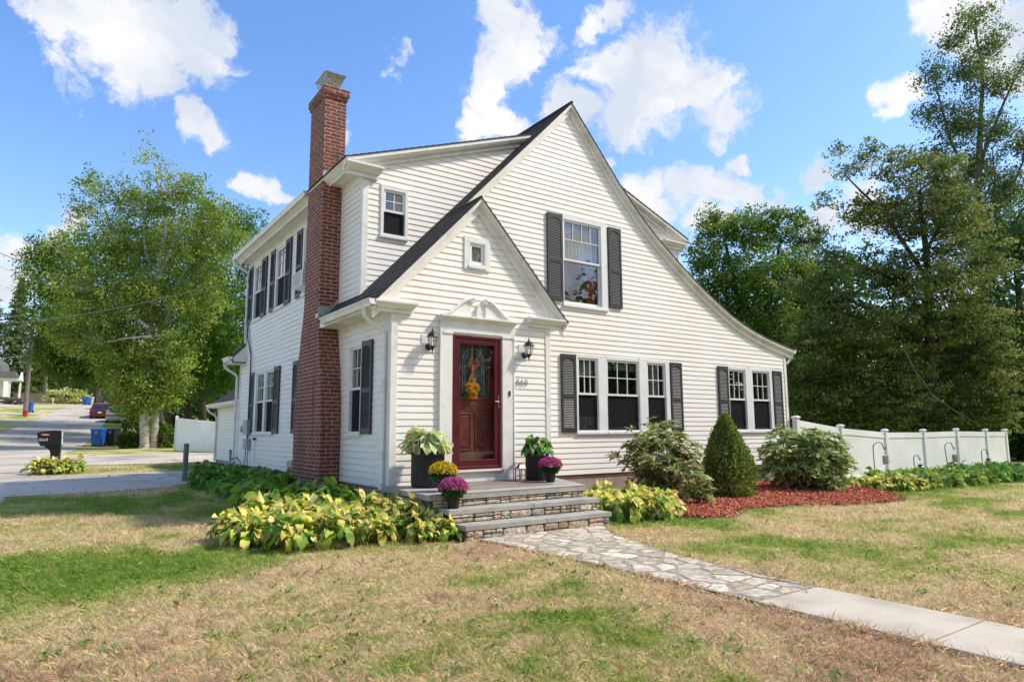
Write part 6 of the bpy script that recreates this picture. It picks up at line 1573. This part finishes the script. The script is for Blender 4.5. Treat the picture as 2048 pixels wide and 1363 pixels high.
# ================================================================== TREES
def tree(name, label, D, blobs, trunks, n_leaf, size, cols, seed, bark='bark', group=None, mat='leaves', clump=.42, per=42, limbs=46, w=None, flat=.8, aspect=.6, shell=.42, limb_r=.05, droop=0., cat='tree', depth_k=1.0, twig_drop=0):
    g = np.random.default_rng(seed); t = thing(name, label, cat, group)
    s = D/F_PX; bl = []
    for b in blobs:
        u, v, r = b[:3]; wt = b[3] if len(b) > 3 else 1.
        bl.append((at(u, v, D + g.uniform(-.5, .5)*r*s*1.1*depth_k), r*s, wt))
    W = np.array([b[1]**2*b[2] for b in bl]); W /= W.sum()
    nc = max(8, n_leaf//per); idx = g.choice(len(bl), nc, p=W)
    d = g.normal(size=(nc, 3)); d /= np.linalg.norm(d, axis=1)[:, None]; k = g.uniform(0, 1, nc)**shell
    cen = np.array([bl[i][0] for i in idx]); rad = np.array([bl[i][1] for i in idx])
    lump = 1+.22*np.sin(d[:, 0]*5+idx*1.7)*np.cos(d[:, 2]*4+idx)
    CC = cen + d*(rad*k*lump)[:, None]*np.array((1, 1, .92))
    cr = clump*g.uniform(.55, 1.4, nc)
    gi = g.normal(size=(nc, per, 3)); gi /= np.linalg.norm(gi, axis=2)[..., None]; gi *= g.uniform(.2, 1, (nc, per, 1))**.6
    L_ = CC[:, None] + gi*cr[:, None, None]*np.array((1, 1, flat)); 
    if droop: L_[..., 2] -= droop*np.linalg.norm(gi[..., :2], axis=2)*cr[:, None]
    ct = 1+g.normal(size=(nc, 1, 1))*.22
    pal = np.array(cols); ci = g.choice(len(pal), nc, p=w)
    cl = pal[ci][:, None]*ct*(1+g.normal(size=(nc, per, 1))*.15)*(1+g.normal(size=(nc, per, 3))*.04)
    L_ = L_.reshape(-1, 3); cl = np.clip(cl.reshape(-1, 3), .004, 1)
    ok = L_[:, 2] > Hn(L_[:, 0], L_[:, 1])+.15; L_ = L_[ok]; cl = cl[ok]
    leaves('crown', L_, size, cl, mat, t, seed=seed, aspect=aspect, up=.35)
    m = MB(); nodes_ = []
    for spec in trunks:
        pts, r0, r1 = spec[:3]; off = spec[3] if len(spec) > 3 else 0.
        P_ = [at(u, v, D+off) for u, v in pts]
        if len(spec) > 4: P_[0][2] = spec[4]
        # smooth the line
        Q = []; 
        for i in range(len(P_)-1):
            for q in (0, .33, .66): 
                p = P_[i]*(1-q)+P_[i+1]*q; Q.append(p+g.normal(size=3)*r0*.12*(1 if q else 0))
        Q.append(P_[-1]); n = len(Q); rr = [r0+(r1-r0)*i/(n-1) for i in range(n)]
        m.tube([tuple(q) for q in Q], rr, 9, cap=False); nodes_ += [(q, r) for q, r in zip(Q, rr)][n//4:]
    if nodes_ and limbs:
        NPs = np.array([q for q, r in nodes_])
        for i in g.choice(nc, min(limbs, nc), replace=False):
            c = CC[i]; dd = np.linalg.norm(NPs-c+np.array((0, 0, 1))*.8, axis=1)+np.maximum(0, NPs[:, 2]-c[2])*1.5; j = int(dd.argmin()); q, r = nodes_[j]
            L2 = np.linalg.norm(c-q); mid1 = q+(c-q)*.35+np.array((0, 0, 1))*L2*.05+g.normal(size=3)*L2*.05; mid2 = q+(c-q)*.7+np.array((0, 0, 1))*L2*.07+g.normal(size=3)*L2*.05
            rl = min(r*.6, limb_r*(.5+L2*.12)); m.tube([tuple(q), tuple(mid1), tuple(mid2), tuple(c)], [rl, rl*.7, rl*.45, rl*.18], 5, cap=False)
    m.build('trunk', bark, t, smooth=True)
    return t
BIR = [(.20, .29, .045), (.145, .235, .04), (.27, .33, .06), (.09, .165, .03), (.31, .31, .07)]
MAP = [(.10, .20, .03), (.145, .255, .04), (.07, .145, .025), (.20, .30, .05)]
DRK = [(.045, .10, .022), (.07, .14, .028), (.03, .07, .018), (.09, .17, .035)]
tree('birch_tree', 'tall yellow green birch with two white trunks beside the bins', 38.7,
     [(300, 320, 42, .6), (335, 385, 55, .8), (270, 400, 52, .8), (215, 385, 34, .5), (385, 385, 38, .6), (180, 370, 34, .5), (165, 420, 36, .6), (425, 430, 46), (300, 480, 88), (205, 500, 72), (395, 500, 80), (465, 480, 36),
      (300, 590, 88), (190, 600, 80), (400, 600, 66), (290, 700, 74), (225, 690, 64), (345, 700, 56), (150, 660, 60), (275, 770, 56, 1.3), (262, 805, 34, 1.4), (318, 795, 36, 1.4), (300, 780, 44, 1.2), (350, 770, 34), (215, 760, 36)],
     [([(288, 897), (292, 800), (298, 700), (304, 620), (318, 540), (332, 440), (312, 330)], .26, .05, 0, .3), ([(307, 896), (313, 810), (326, 700), (340, 600), (372, 540), (398, 450)], .22, .05, .5, .3),
      ([(303, 665), (272, 570), (235, 480), (200, 400)], .15, .05), ([(318, 560), (350, 480), (375, 400)], .12, .04), ([(340, 600), (400, 540), (455, 470)], .12, .04, .6), ([(304, 672), (250, 676), (196, 688)], .07, .03, -1.5), ([(298, 655), (240, 610), (190, 560)], .09, .04, -1.), ([(310, 600), (290, 500), (285, 400)], .10, .04)],
     90000, .14, BIR, 101, bark='birch_bark', clump=.55, per=34, limbs=70, limb_r=.06, shell=.45)
tree('maple_tree', 'broad green maple leaning over the left side of the road', 50.,
     [(110, 500, 46, .8), (75, 520, 34, .7), (120, 560, 66), (70, 560, 36, .7), (110, 640, 56), (150, 620, 70), (100, 700, 40), (140, 710, 60), (200, 715, 66), (255, 740, 62), (170, 745, 36), (110, 735, 28), (230, 770, 30)],
     [([(330, 880), (300, 760), (240, 680), (160, 620), (110, 540)], .40, .08, 0, .6), ([(250, 700), (180, 700), (110, 710)], .2, .06), ([(240, 680), (200, 600), (150, 540)], .2, .06)],
     46000, .18, [(.10, .19, .028), (.15, .25, .035), (.065, .13, .022), (.22, .30, .045)], 103, clump=.7, per=36, limbs=50, group='maples left of the house')
tree('oak_tree', 'dark green oak behind the short white fence with a thick bare trunk', 47.,
     [(440, 450, 60), (490, 455, 44), (500, 520, 50), (440, 560, 80), (510, 600, 50), (400, 640, 70), (470, 670, 76), (520, 720, 50), (390, 740, 66), (450, 770, 56), (360, 790, 40), (420, 700, 80)],
     [([(372, 880), (375, 800), (385, 700), (410, 560), (440, 450)], .52, .10, 0, .3), ([(404, 880), (404, 800), (430, 680), (480, 540)], .36, .08, 3., .3), ([(338, 900), (342, 850), (352, 780)], .32, .2, 0, .3)],
     42000, .17, MAP, 104, clump=.62, per=36, limbs=40)
tree('maple_tree', 'dark maple filling the gap behind the birch trunks', 58.,
     [(230, 620, 80), (320, 640, 90), (260, 740, 60), (330, 760, 56), (400, 600, 80), (350, 560, 80), (260, 560, 70), (420, 790, 40), (300, 800, 40), (380, 800, 40), (250, 490, 56), (325, 480, 60), (400, 500, 50), (170, 520, 44), (300, 420, 36, .6), (190, 620, 60), (170, 690, 50)],
     [([(330, 850), (325, 760), (320, 640)], .45, .1)], 44000, .20, DRK, 105, clump=.8, per=40, limbs=20, group='maples left of the house')
def conifer(name, label, base, h, r, n, size, cols, seed, group=None, lean=0.):
    g = np.random.default_rng(seed); t = thing(name, label, 'tree', group)
    lv = int(h/.42); C = []; m = MB(); m.tube([(base[0], base[1], base[2]-.3), (base[0]+lean*.5, base[1], base[2]+h*.5), (base[0]+lean, base[1], base[2]+h*.98)], [.32, .2, .03], 8, cap=False)
    nb_ = 0
    for i in range(lv):
        f = i/lv; z = base[2]+h*(.10+.9*f); R_ = r*(1-f)**.75*g.uniform(.75, 1.12)
        for k in range(7):
            a = g.uniform(0, 2*pi); L_ = R_*g.uniform(.6, 1.1); c = int(n/(lv*7)); nb_ += 1
            tt = g.uniform(.15, 1, c)
            dz = -.18*L_*tt+.10*L_*tt**2*1.5
            q = np.stack([base[0]+lean*f+np.cos(a)*L_*tt, base[1]+np.sin(a)*L_*tt, z+dz], 1)+g.normal(size=(c, 3))*np.array((.20, .20, .12))*(.5+L_*.14)
            C.append(q)
            if k < 3: m.tube([(base[0]+lean*f, base[1], z), (base[0]+lean*f+np.cos(a)*L_, base[1]+np.sin(a)*L_, z-.06*L_)], [.04, .01], 4, cap=False)
    C = np.vstack(C); leaves('crown', C, size, palette(len(C), cols, seed=seed), 'conifer_needles', t, seed=seed, aspect=.35, droop=.2)
    m.build('trunk', 'bark', t); return t
CON = [(.12, .18, .05), (.16, .22, .065), (.07, .12, .035), (.21, .26, .09)]
for (u, hpx, D, rr, lab) in ((22, 545, 108, 4.6, 'tall pale green spruce above the neighbour house, rightmost'), (-40, 560, 106, 5.8, 'tall pale green spruce cut by the left edge of the frame'), (74, 640, 112, 4.2, 'shorter spruce between the tall spruces and the road')):
    b = at(u, 790, D); tp = at(u, hpx, D); conifer('spruce_tree', lab, (b[0], b[1], H(b[0], b[1])), tp[2]-H(b[0], b[1]), rr, 24000, .34, CON, int(u)+300, 'spruces behind the neighbour house')
# woodland that closes the view
def woods(name, boxes, n, size, cols, seed, nz=.5):
    g = np.random.default_rng(seed); P_ = []
    tot = sum(b[5] for b in boxes)
    for (xa, ya, xb, yb_, th, wgt, h0, h1) in boxes:
        k = int(n*wgt/tot); s = g.uniform(0, 1, k); cx_ = xa+(xb-xa)*s; cy_ = ya+(yb_-ya)*s
        nx, ny = (yb_-ya), -(xb-xa); l = math.hypot(nx, ny); o = g.uniform(-th, th, k)
        hh = h1*(.82+.18*np.sin(s*17+seed)+.10*np.sin(s*53+1))
        cell = g.uniform(0, 1, k)**1.15
        x, y = cx_+nx/l*o, cy_+ny/l*o; z = Hn(x, y)+h0+(hh-h0)*cell
        q = np.stack([x, y, z], 1); q = np.round(q/1.5)*1.5+g.normal(size=q.shape)*.62; P_.append(q)
    C = np.vstack(P_); o = leaves(name, C, size, palette(len(C), cols, seed=seed, jit=.25), 'leaves', seed=seed, aspect=.7); o['kind'] = 'stuff'; return o
woods('distant_woods', [(-60, 128, 30, 132, 5, 3.2, 0, 15), (30, 132, 75, 110, 5, 1.2, 0, 15), (-44, 112, -16, 126, 4, 1.0, 0, 14), (6, 112, 36, 100, 4, 1.4, 0, 13), (8, 60, 30, 46, 4, 1.6, 0, 12), (8, 78, 34, 66, 4, 1.2, 0, 12)], 105000, .48, DRK, 401)
woods('woods_behind_fence', [(18, 28, 62, 6, 4, 3.4, 0, 12), (40, 22, 75, -25, 4, 3.2, 0, 13), (44, 4, 60, -14, 3, 1.6, 0, 9), (14, 36, 26, 24, 4, .9, 0, 9)], 125000, .38, DRK, 402)
def ridge(name, pts, h, mat='dark_backdrop'):
    V = []; F = []; g = random.Random(3)
    P2 = []
    for (x0, y0), (x1, y1) in zip(pts[:-1], pts[1:]):
        n = max(2, int(math.hypot(x1-x0, y1-y0)/4)); P2 += [(x0+(x1-x0)*i/n, y0+(y1-y0)*i/n) for i in range(n)]
    P2.append(pts[-1])
    for i, (x, y) in enumerate(P2):
        a, b = P2[max(0, i-1)], P2[min(len(P2)-1, i+1)]; dx, dy = b[0]-a[0], b[1]-a[1]; l = math.hypot(dx, dy); nx, ny = dy/l, -dx/l
        hh = h*(.85+.15*sin(i*.7)+g.uniform(-.06, .06))
        for d, k in ((-5, -.02), (-3, .55), (-1, .9), (0, 1), (5, .9), (14, -.02)): V.append((x-nx*d, y-ny*d, H(x, y)+hh*k+(g.uniform(-.3, .3) if k > 0 else 0)))
    for i in range(len(P2)-1):
        for j in range(5): F.append((i*6+j, i*6+j+1, (i+1)*6+j+1, (i+1)*6+j))
    o = raw_mesh(name, np.array(V), np.array(F), mat); o['kind'] = 'structure'; return o
simple('dark_backdrop', (.030, .050, .016), .95, .35, .8, 1., 3)  # dark green for the added backdrop ridges
ridge('added_ridge', [(-90, 142), (40, 146), (90, 120)], 7.)  # ridge added to hide bright sky showing low through the distant woods
ridge('added_ridge', [(30, 50), (70, 14), (82, -28)], 6.)  # another added ridge, covers sky gaps in the woods behind the fence
ridge('added_ridge', [(-60, -60), (20, -66), (80, -52), (135, -8)], 10.)  # unseen ridge added behind the viewer so the panes reflect less low sky
# right-hand trees
tree('maple_tree', 'round green maple just right of the house behind the white fence', 37.,
     [(1432, 462, 48), (1400, 510, 34), (1500, 462, 56), (1560, 452, 40, .8), (1595, 440, 22, .6), (1440, 560, 64), (1520, 560, 72), (1590, 540, 50), (1400, 590, 30), (1450, 650, 70), (1540, 660, 80), (1490, 750, 74), (1590, 760, 70), (1560, 830, 50), (1500, 830, 40)],
     [([(1500, 900), (1490, 760), (1480, 620), (1450, 480)], .35, .08, 1., -.3), ([(1488, 720), (1540, 600), (1560, 480)], .2, .06, 1.), ([(1490, 760), (1580, 660), (1600, 560)], .16, .05, 1.)],
     66000, .15, [(.10, .185, .03), (.14, .225, .035), (.065, .125, .022), (.26, .31, .05)], 110, clump=.5, per=36, limbs=40, w=[.35, .25, .25, .15])
HB = [(.155, .20, .05), (.12, .165, .038), (.22, .25, .07), (.07, .105, .027), (.24, .23, .075)]
tree('beech_tree', 'large olive brown beech with drooping layered boughs filling the right side', 32.,
     [(1672, 300, 22, .3), (1700, 330, 34, .45), (1650, 395, 30, .4), (1745, 300, 34, .45), (1800, 330, 50, .8), (1870, 350, 56), (1720, 420, 50, .5), (1790, 430, 70), (1890, 440, 80), (1640, 470, 34, .35), (1690, 520, 50, .3), (1780, 540, 70, .8), (1880, 560, 90), (1960, 520, 60), (1610, 575, 36, .8), (1660, 600, 50, .8),
      (1720, 650, 80), (1820, 660, 84), (1930, 660, 84), (1620, 680, 56), (1680, 740, 80), (1790, 770, 84), (1900, 770, 84), (1980, 740, 70), (1600, 760, 50), (1630, 820, 50, 1.2), (1680, 800, 50), (1990, 820, 50), (1740, 840, 50), (1860, 850, 50), (1960, 850, 50)],
     [([(1868, 930), (1862, 780), (1856, 640), (1852, 500), (1840, 380)], .36, .07, 0, -.5), ([(1860, 700), (1780, 640), (1700, 600), (1640, 585)], .14, .03), ([(1856, 640), (1790, 560), (1700, 520), (1650, 500)], .13, .03), ([(1854, 560), (1780, 440), (1690, 350)], .12, .03),
      ([(1862, 760), (1760, 700), (1660, 690)], .10, .03), ([(1852, 500), (1900, 420), (1920, 370)], .10, .03), ([(1858, 700), (1940, 620), (1990, 560)], .12, .04)],
     112000, .14, HB, 111, clump=.55, per=38, limbs=110, flat=.38, limb_r=.045, shell=.5, droop=.22, w=[.3, .28, .17, .15, .10])
tree('tall_tree', 'tall thin open crowned tree rising above the beech at the right edge', 45.,
     [(1945, 40, 42, .55), (1905, 85, 34, .5), (1985, 90, 40, .5), (1868, 150, 36, .5), (1935, 150, 46, .6), (2000, 170, 44, .5), (2048, 130, 34, .35), (1862, 225, 36, .5), (1920, 250, 50, .6), (1990, 265, 46, .5), (2045, 290, 46, .5), (1868, 310, 36, .5), (1940, 340, 60, .8), (2020, 380, 60, .8), (1880, 400, 50, .8), (1960, 450, 70), (2040, 480, 66)],
     [([(1975, 900), (1962, 640), (1950, 480), (1958, 330), (1965, 180), (1950, 20)], .42, .05, 0, -.5), ([(1955, 400), (1900, 280), (1870, 160)], .14, .03), ([(1958, 330), (2010, 200), (2060, 100)], .13, .03), ([(2060, 600), (2010, 560), (1995, 480), (1985, 300)], .20, .04, 1.), ([(1952, 450), (2030, 360), (2080, 250)], .13, .03)],
     54000, .16, [(.15, .22, .06), (.20, .27, .08), (.10, .155, .045)], 112, bark='bark_grey', clump=.62, per=26, limbs=110, flat=.7, limb_r=.05, shell=.6)
tree('maple_tree', 'dark tree behind the far end of the white fence at the right edge', 36.,
     [(2010, 520, 60), (2060, 480, 70), (1990, 600, 56), (2050, 640, 70), (1990, 680, 60), (2060, 740, 80), (2000, 800, 70), (2070, 840, 80), (2030, 890, 50)],
     [([(2050, 960), (2046, 800), (2040, 640), (2030, 500)], .34, .1, 0, -.6)], 34000, .15, DRK, 113, clump=.6, per=38, limbs=24)
tree('maple_tree', 'mid green tree between the round maple and the beech', 40.,
     [(1620, 480, 34), (1650, 540, 50), (1610, 640, 60), (1660, 700, 60), (1720, 560, 50, .5), (1600, 820, 60), (1680, 840, 60), (1760, 850, 50)],
     [([(1640, 930), (1640, 760), (1635, 560)], .3, .08, 0, -.4)], 34000, .16, [(.10, .16, .035), (.13, .19, .04), (.06, .105, .025)], 114, clump=.6, per=38, limbs=30)
# dead drooping bough in front of the beech
dbm = MB(); g = random.Random(5)
main = [(1855, 770), (1862, 730), (1850, 700)]
def dbr(pts, r):
    global dbm

    dbm.tube([tuple(at(u, v, 29.2)) for u, v in pts], [r*(1-.75*i/(len(pts)-1)) for i in range(len(pts))], 5, cap=False)
dbr([(1800, 680), (1830, 740), (1866, 790), (1900, 815), (1960, 850)], .035); dbr([(1866, 790), (1858, 815), (1848, 850)], .015); dbr([(1880, 803), (1890, 830), (1905, 850)], .012); dbr([(1830, 740), (1850, 790), (1853, 850)], .014); dbr([(1900, 815), (1925, 835), (1940, 850)], .012)
tag(dbm.build('dead_bough', 'bark_grey'), 'bare grey dead bough hanging low in front of the beech', 'branch'); dbm = MB()
for k in range(10):
    u0, v0 = 1835+g.uniform(-5, 8), 365; dbr([(u0, v0), (u0+g.uniform(-40, 40), v0+g.uniform(20, 40)), (u0+g.uniform(-60, 60), v0+g.uniform(50, 90))], .013)
tag(dbm.build('dead_bough', 'bark_grey'), 'bundle of pale dead twigs high in the middle of the beech', 'branch')
# underbrush by the birches
UB = [(.06, .13, .025), (.10, .19, .035), (.035, .075, .018), (.17, .22, .04)]
gr_ = 'undergrowth bushes around the birches'
for i, (u, v, D, rx, h, lab) in enumerate(((256, 892, 38.5, .62, .9, 'dark green bush left of the birch trunks'), (232, 880, 42, .7, .8, 'low bush right behind the black bin'), (330, 890, 39.5, .55, 1.4, 'yellow spotted bush between the birch trunks and the short fence'), (262, 870, 40.5, .5, 2.2, 'leafy sapling rising left of the birch trunks'))):
    p = at(u, v, D); bush('bush', lab, (p[0], p[1], H(p[0], p[1])), rx, rx*.7, h, 3000, .14, UB if i != 2 else UB+[(.42, .45, .06)], 70+i, group=gr_)
# woodland across the street behind the viewer, mirrored in the window panes
woods('woods_across_street', [(-40, -46, 10, -52, 5, 1.6, 0, 19), (10, -52, 60, -40, 5, 2.6, 0, 20), (60, -40, 120, -8, 5, 1.8, 0, 17), (-48, -40, -42, 10, 4, 1.0, 0, 13)], 95000, .75, MAP, 403)

# ================================================================== SKY, SUN, CAMERA
SUN_AZ, SUN_EL = math.atan2(.87, -.50), R(47)          # clockwise from +y
w = bpy.data.worlds.new('World'); S.world = w; w.use_nodes = True; nt = w.node_tree; nt.nodes.clear(); L = nt.links
out = nt.nodes.new('ShaderNodeOutputWorld'); bg = nt.nodes.new('ShaderNodeBackground'); bg.inputs[1].default_value = .15
sky = nt.nodes.new('ShaderNodeTexSky'); sky.sky_type = 'NISHITA'; sky.sun_disc = False; sky.sun_elevation = SUN_EL; sky.sun_rotation = SUN_AZ
sky.air_density = 1.15; sky.dust_density = .6; sky.ozone_density = 2.2
tc = nt.nodes.new('ShaderNodeTexCoord')
CL = [(230, 60, 115), (330, 70, 120), (150, 25, 70), (270, 130, 85), (380, 130, 62), (300, 175, 48), (430, 45, 50), (385, 250, 42), (430, 278, 40), (365, 232, 26), (805, 115, 26), (795, 140, 18),
      (1010, 50, 62), (1040, 105, 68), (985, 160, 60), (955, 245, 48), (1010, 240, 58), (1060, 60, 40), (1285, 140, 105), (1360, 170, 85), (1215, 150, 82), (1240, 215, 85), (1400, 200, 66), (1455, 235, 46), (1180, 45, 42), (1225, 35, 34), (1140, 220, 66), (1310, 215, 90), (1465, 262, 26),
      (1300, 385, 56), (1370, 378, 56), (1445, 380, 50), (1330, 425, 50), (1420, 420, 50), (1500, 395, 36), (1630, 342, 36), (1490, 336, 24), (1790, 185, 38), (1800, 210, 28), (1780, 68, 16), (1860, 45, 48), (1945, 35, 62), (2030, 60, 80), (1990, 110, 60), (2040, 170, 50),
      (462, 381, 17), (488, 384, 23), (515, 390, 24), (545, 393, 22), (568, 392, 15), (30, 480, 42), (95, 474, 32), (150, 462, 24), (40, 580, 46), (-60, 520, 60), (1720, 420, 60), (1640, 430, 40), (1560, 410, 40), (700, 262, 22), (1300, 300, 22), (1230, 320, 18),
      (-500, 100, 160), (-700, 300, 180), (2500, 200, 180), (2800, 350, 200), (2600, -100, 160)]
extra = [((.2, -.85, .45), .30), ((-.3, -.9, .35), .26), ((.5, -.8, .3), .22), ((-.7, -.5, .5), .3), ((-.9, .1, .45), .3), ((0, -.6, .8), .3), ((.7, -.6, .55), .22), ((-.2, -.95, .2), .2), ((.35, -.9, .62), .25)]
blobs_ = [(direction(u, v), r/F_PX) for u, v, r in CL] + [(np.array(d)/np.linalg.norm(d), r) for d, r in extra]
nrm_ = nt.nodes.new('ShaderNodeVectorMath'); nrm_.operation = 'NORMALIZE'; L.new(tc.outputs['Generated'], nrm_.inputs[0])
# turbulent displacement of the direction gives ragged cloud edges
n0 = nt.nodes.new('ShaderNodeTexNoise'); n0.inputs['Scale'].default_value = 9.; n0.inputs['Detail'].default_value = 6.; n0.inputs['Roughness'].default_value = .6; L.new(nrm_.outputs[0], n0.inputs['Vector'])
s0 = nt.nodes.new('ShaderNodeVectorMath'); s0.operation = 'SUBTRACT'; L.new(n0.outputs['Color'], s0.inputs[0]); s0.inputs[1].default_value = (.5, .5, .5)
s1 = nt.nodes.new('ShaderNodeVectorMath'); s1.operation = 'SCALE'; s1.inputs['Scale'].default_value = .115; L.new(s0.outputs[0], s1.inputs[0])
s2 = nt.nodes.new('ShaderNodeVectorMath'); s2.operation = 'ADD'; L.new(nrm_.outputs[0], s2.inputs[0]); L.new(s1.outputs[0], s2.inputs[1])
prev = None
for c, r in blobs_:
    d = nt.nodes.new('ShaderNodeVectorMath'); d.operation = 'DISTANCE'; L.new(s2.outputs[0], d.inputs[0]); d.inputs[1].default_value = tuple(c)
    m = nt.nodes.new('ShaderNodeMath'); m.operation = 'MULTIPLY_ADD'; L.new(d.outputs['Value'], m.inputs[0]); m.inputs[1].default_value = -1/r; m.inputs[2].default_value = 1.
    if prev is None: prev = m
    else:
        x = nt.nodes.new('ShaderNodeMath'); x.operation = 'SMOOTH_MAX'; x.inputs[2].default_value = .22; L.new(prev.outputs[0], x.inputs[0]); L.new(m.outputs[0], x.inputs[1]); prev = x
n1 = nt.nodes.new('ShaderNodeTexNoise'); n1.inputs['Scale'].default_value = 22.; n1.inputs['Detail'].default_value = 8.; n1.inputs['Roughness'].default_value = .62; L.new(s2.outputs[0], n1.inputs['Vector'])
a = nt.nodes.new('ShaderNodeMath'); a.operation = 'MULTIPLY_ADD'; L.new(n1.outputs[0], a.inputs[0]); a.inputs[1].default_value = 1.9; a.inputs[2].default_value = -1.0
b = nt.nodes.new('ShaderNodeMath'); b.operation = 'ADD'; L.new(prev.outputs[0], b.inputs[0]); L.new(a.outputs[0], b.inputs[1])
mk = nt.nodes.new('ShaderNodeMapRange'); mk.interpolation_type = 'SMOOTHSTEP'; mk.inputs[1].default_value = -.08; mk.inputs[2].default_value = .46; L.new(b.outputs[0], mk.inputs[0])
# cloud body: bright tops, faintly grey-blue thick undersides
n2 = nt.nodes.new('ShaderNodeTexNoise'); n2.inputs['Scale'].default_value = 7.; n2.inputs['Detail'].default_value = 5.; L.new(s2.outputs[0], n2.inputs['Vector'])
cr = nt.nodes.new('ShaderNodeValToRGB'); e = cr.color_ramp.elements; e[0].position = .41; e[0].color = (2.35, 2.6, 3.0, 1); e[1].position = .60; e[1].color = (3.35, 3.35, 3.4, 1); L.new(n2.outputs[0], cr.inputs[0])
mx = nt.nodes.new('ShaderNodeMix'); mx.data_type = 'RGBA'; L.new(mk.outputs[0], mx.inputs[0])
hs = nt.nodes.new('ShaderNodeHueSaturation'); hs.inputs['Saturation'].default_value = 1.22; hs.inputs['Value'].default_value = 1.0; L.new(sky.outputs[0], hs.inputs['Color'])
sk = nt.nodes.new('ShaderNodeVectorMath'); sk.operation = 'MULTIPLY'; L.new(hs.outputs[0], sk.inputs[0]); sk.inputs[1].default_value = (.88, .81, .87); L.new(sk.outputs[0], mx.inputs[6]); L.new(cr.outputs[0], mx.inputs[7])
L.new(mx.outputs[2], bg.inputs[0]); L.new(bg.outputs[0], out.inputs[0])
try: w.cycles.sampling_method = 'MANUAL'; w.cycles.sample_map_resolution = 1024
except Exception: pass
sd_ = bpy.data.lights.new('sun', 'SUN'); sd_.energy = 2.35; sd_.angle = R(4.); sd_.color = (1., .92, .77)
so = bpy.data.objects.new('sun', sd_); COL.objects.link(so)
dsun = Vector((sin(SUN_AZ)*cos(SUN_EL), cos(SUN_AZ)*cos(SUN_EL), sin(SUN_EL))); so.rotation_euler = dsun.to_track_quat('Z', 'Y').to_euler(); so.location = (20, -20, 30)
cam = bpy.data.cameras.new('camera'); cam.sensor_width = 36; cam.lens = F_PX/2048*36; cam.clip_start = .1; cam.clip_end = 3000
co = bpy.data.objects.new('camera', cam); COL.objects.link(co)
M = Matrix(((RT[0], UP[0], -FW[0], CAM[0]), (RT[1], UP[1], -FW[1], CAM[1]), (RT[2], UP[2], -FW[2], CAM[2]), (0, 0, 0, 1))); co.matrix_world = M
S.camera = co
S.view_settings.view_transform = 'Standard'; S.view_settings.look = 'None'; S.view_settings.gamma = 1.; S.view_settings.exposure = 1.0
S.render.resolution_x = 1024; S.render.resolution_y = 681
cy_ = S.cycles; cy_.max_bounces = 6; cy_.diffuse_bounces = 3; cy_.glossy_bounces = 3; cy_.transparent_max_bounces = 10; cy_.transmission_bounces = 2; cy_.use_denoising = True; cy_.caustics_reflective = False; cy_.caustics_refractive = False
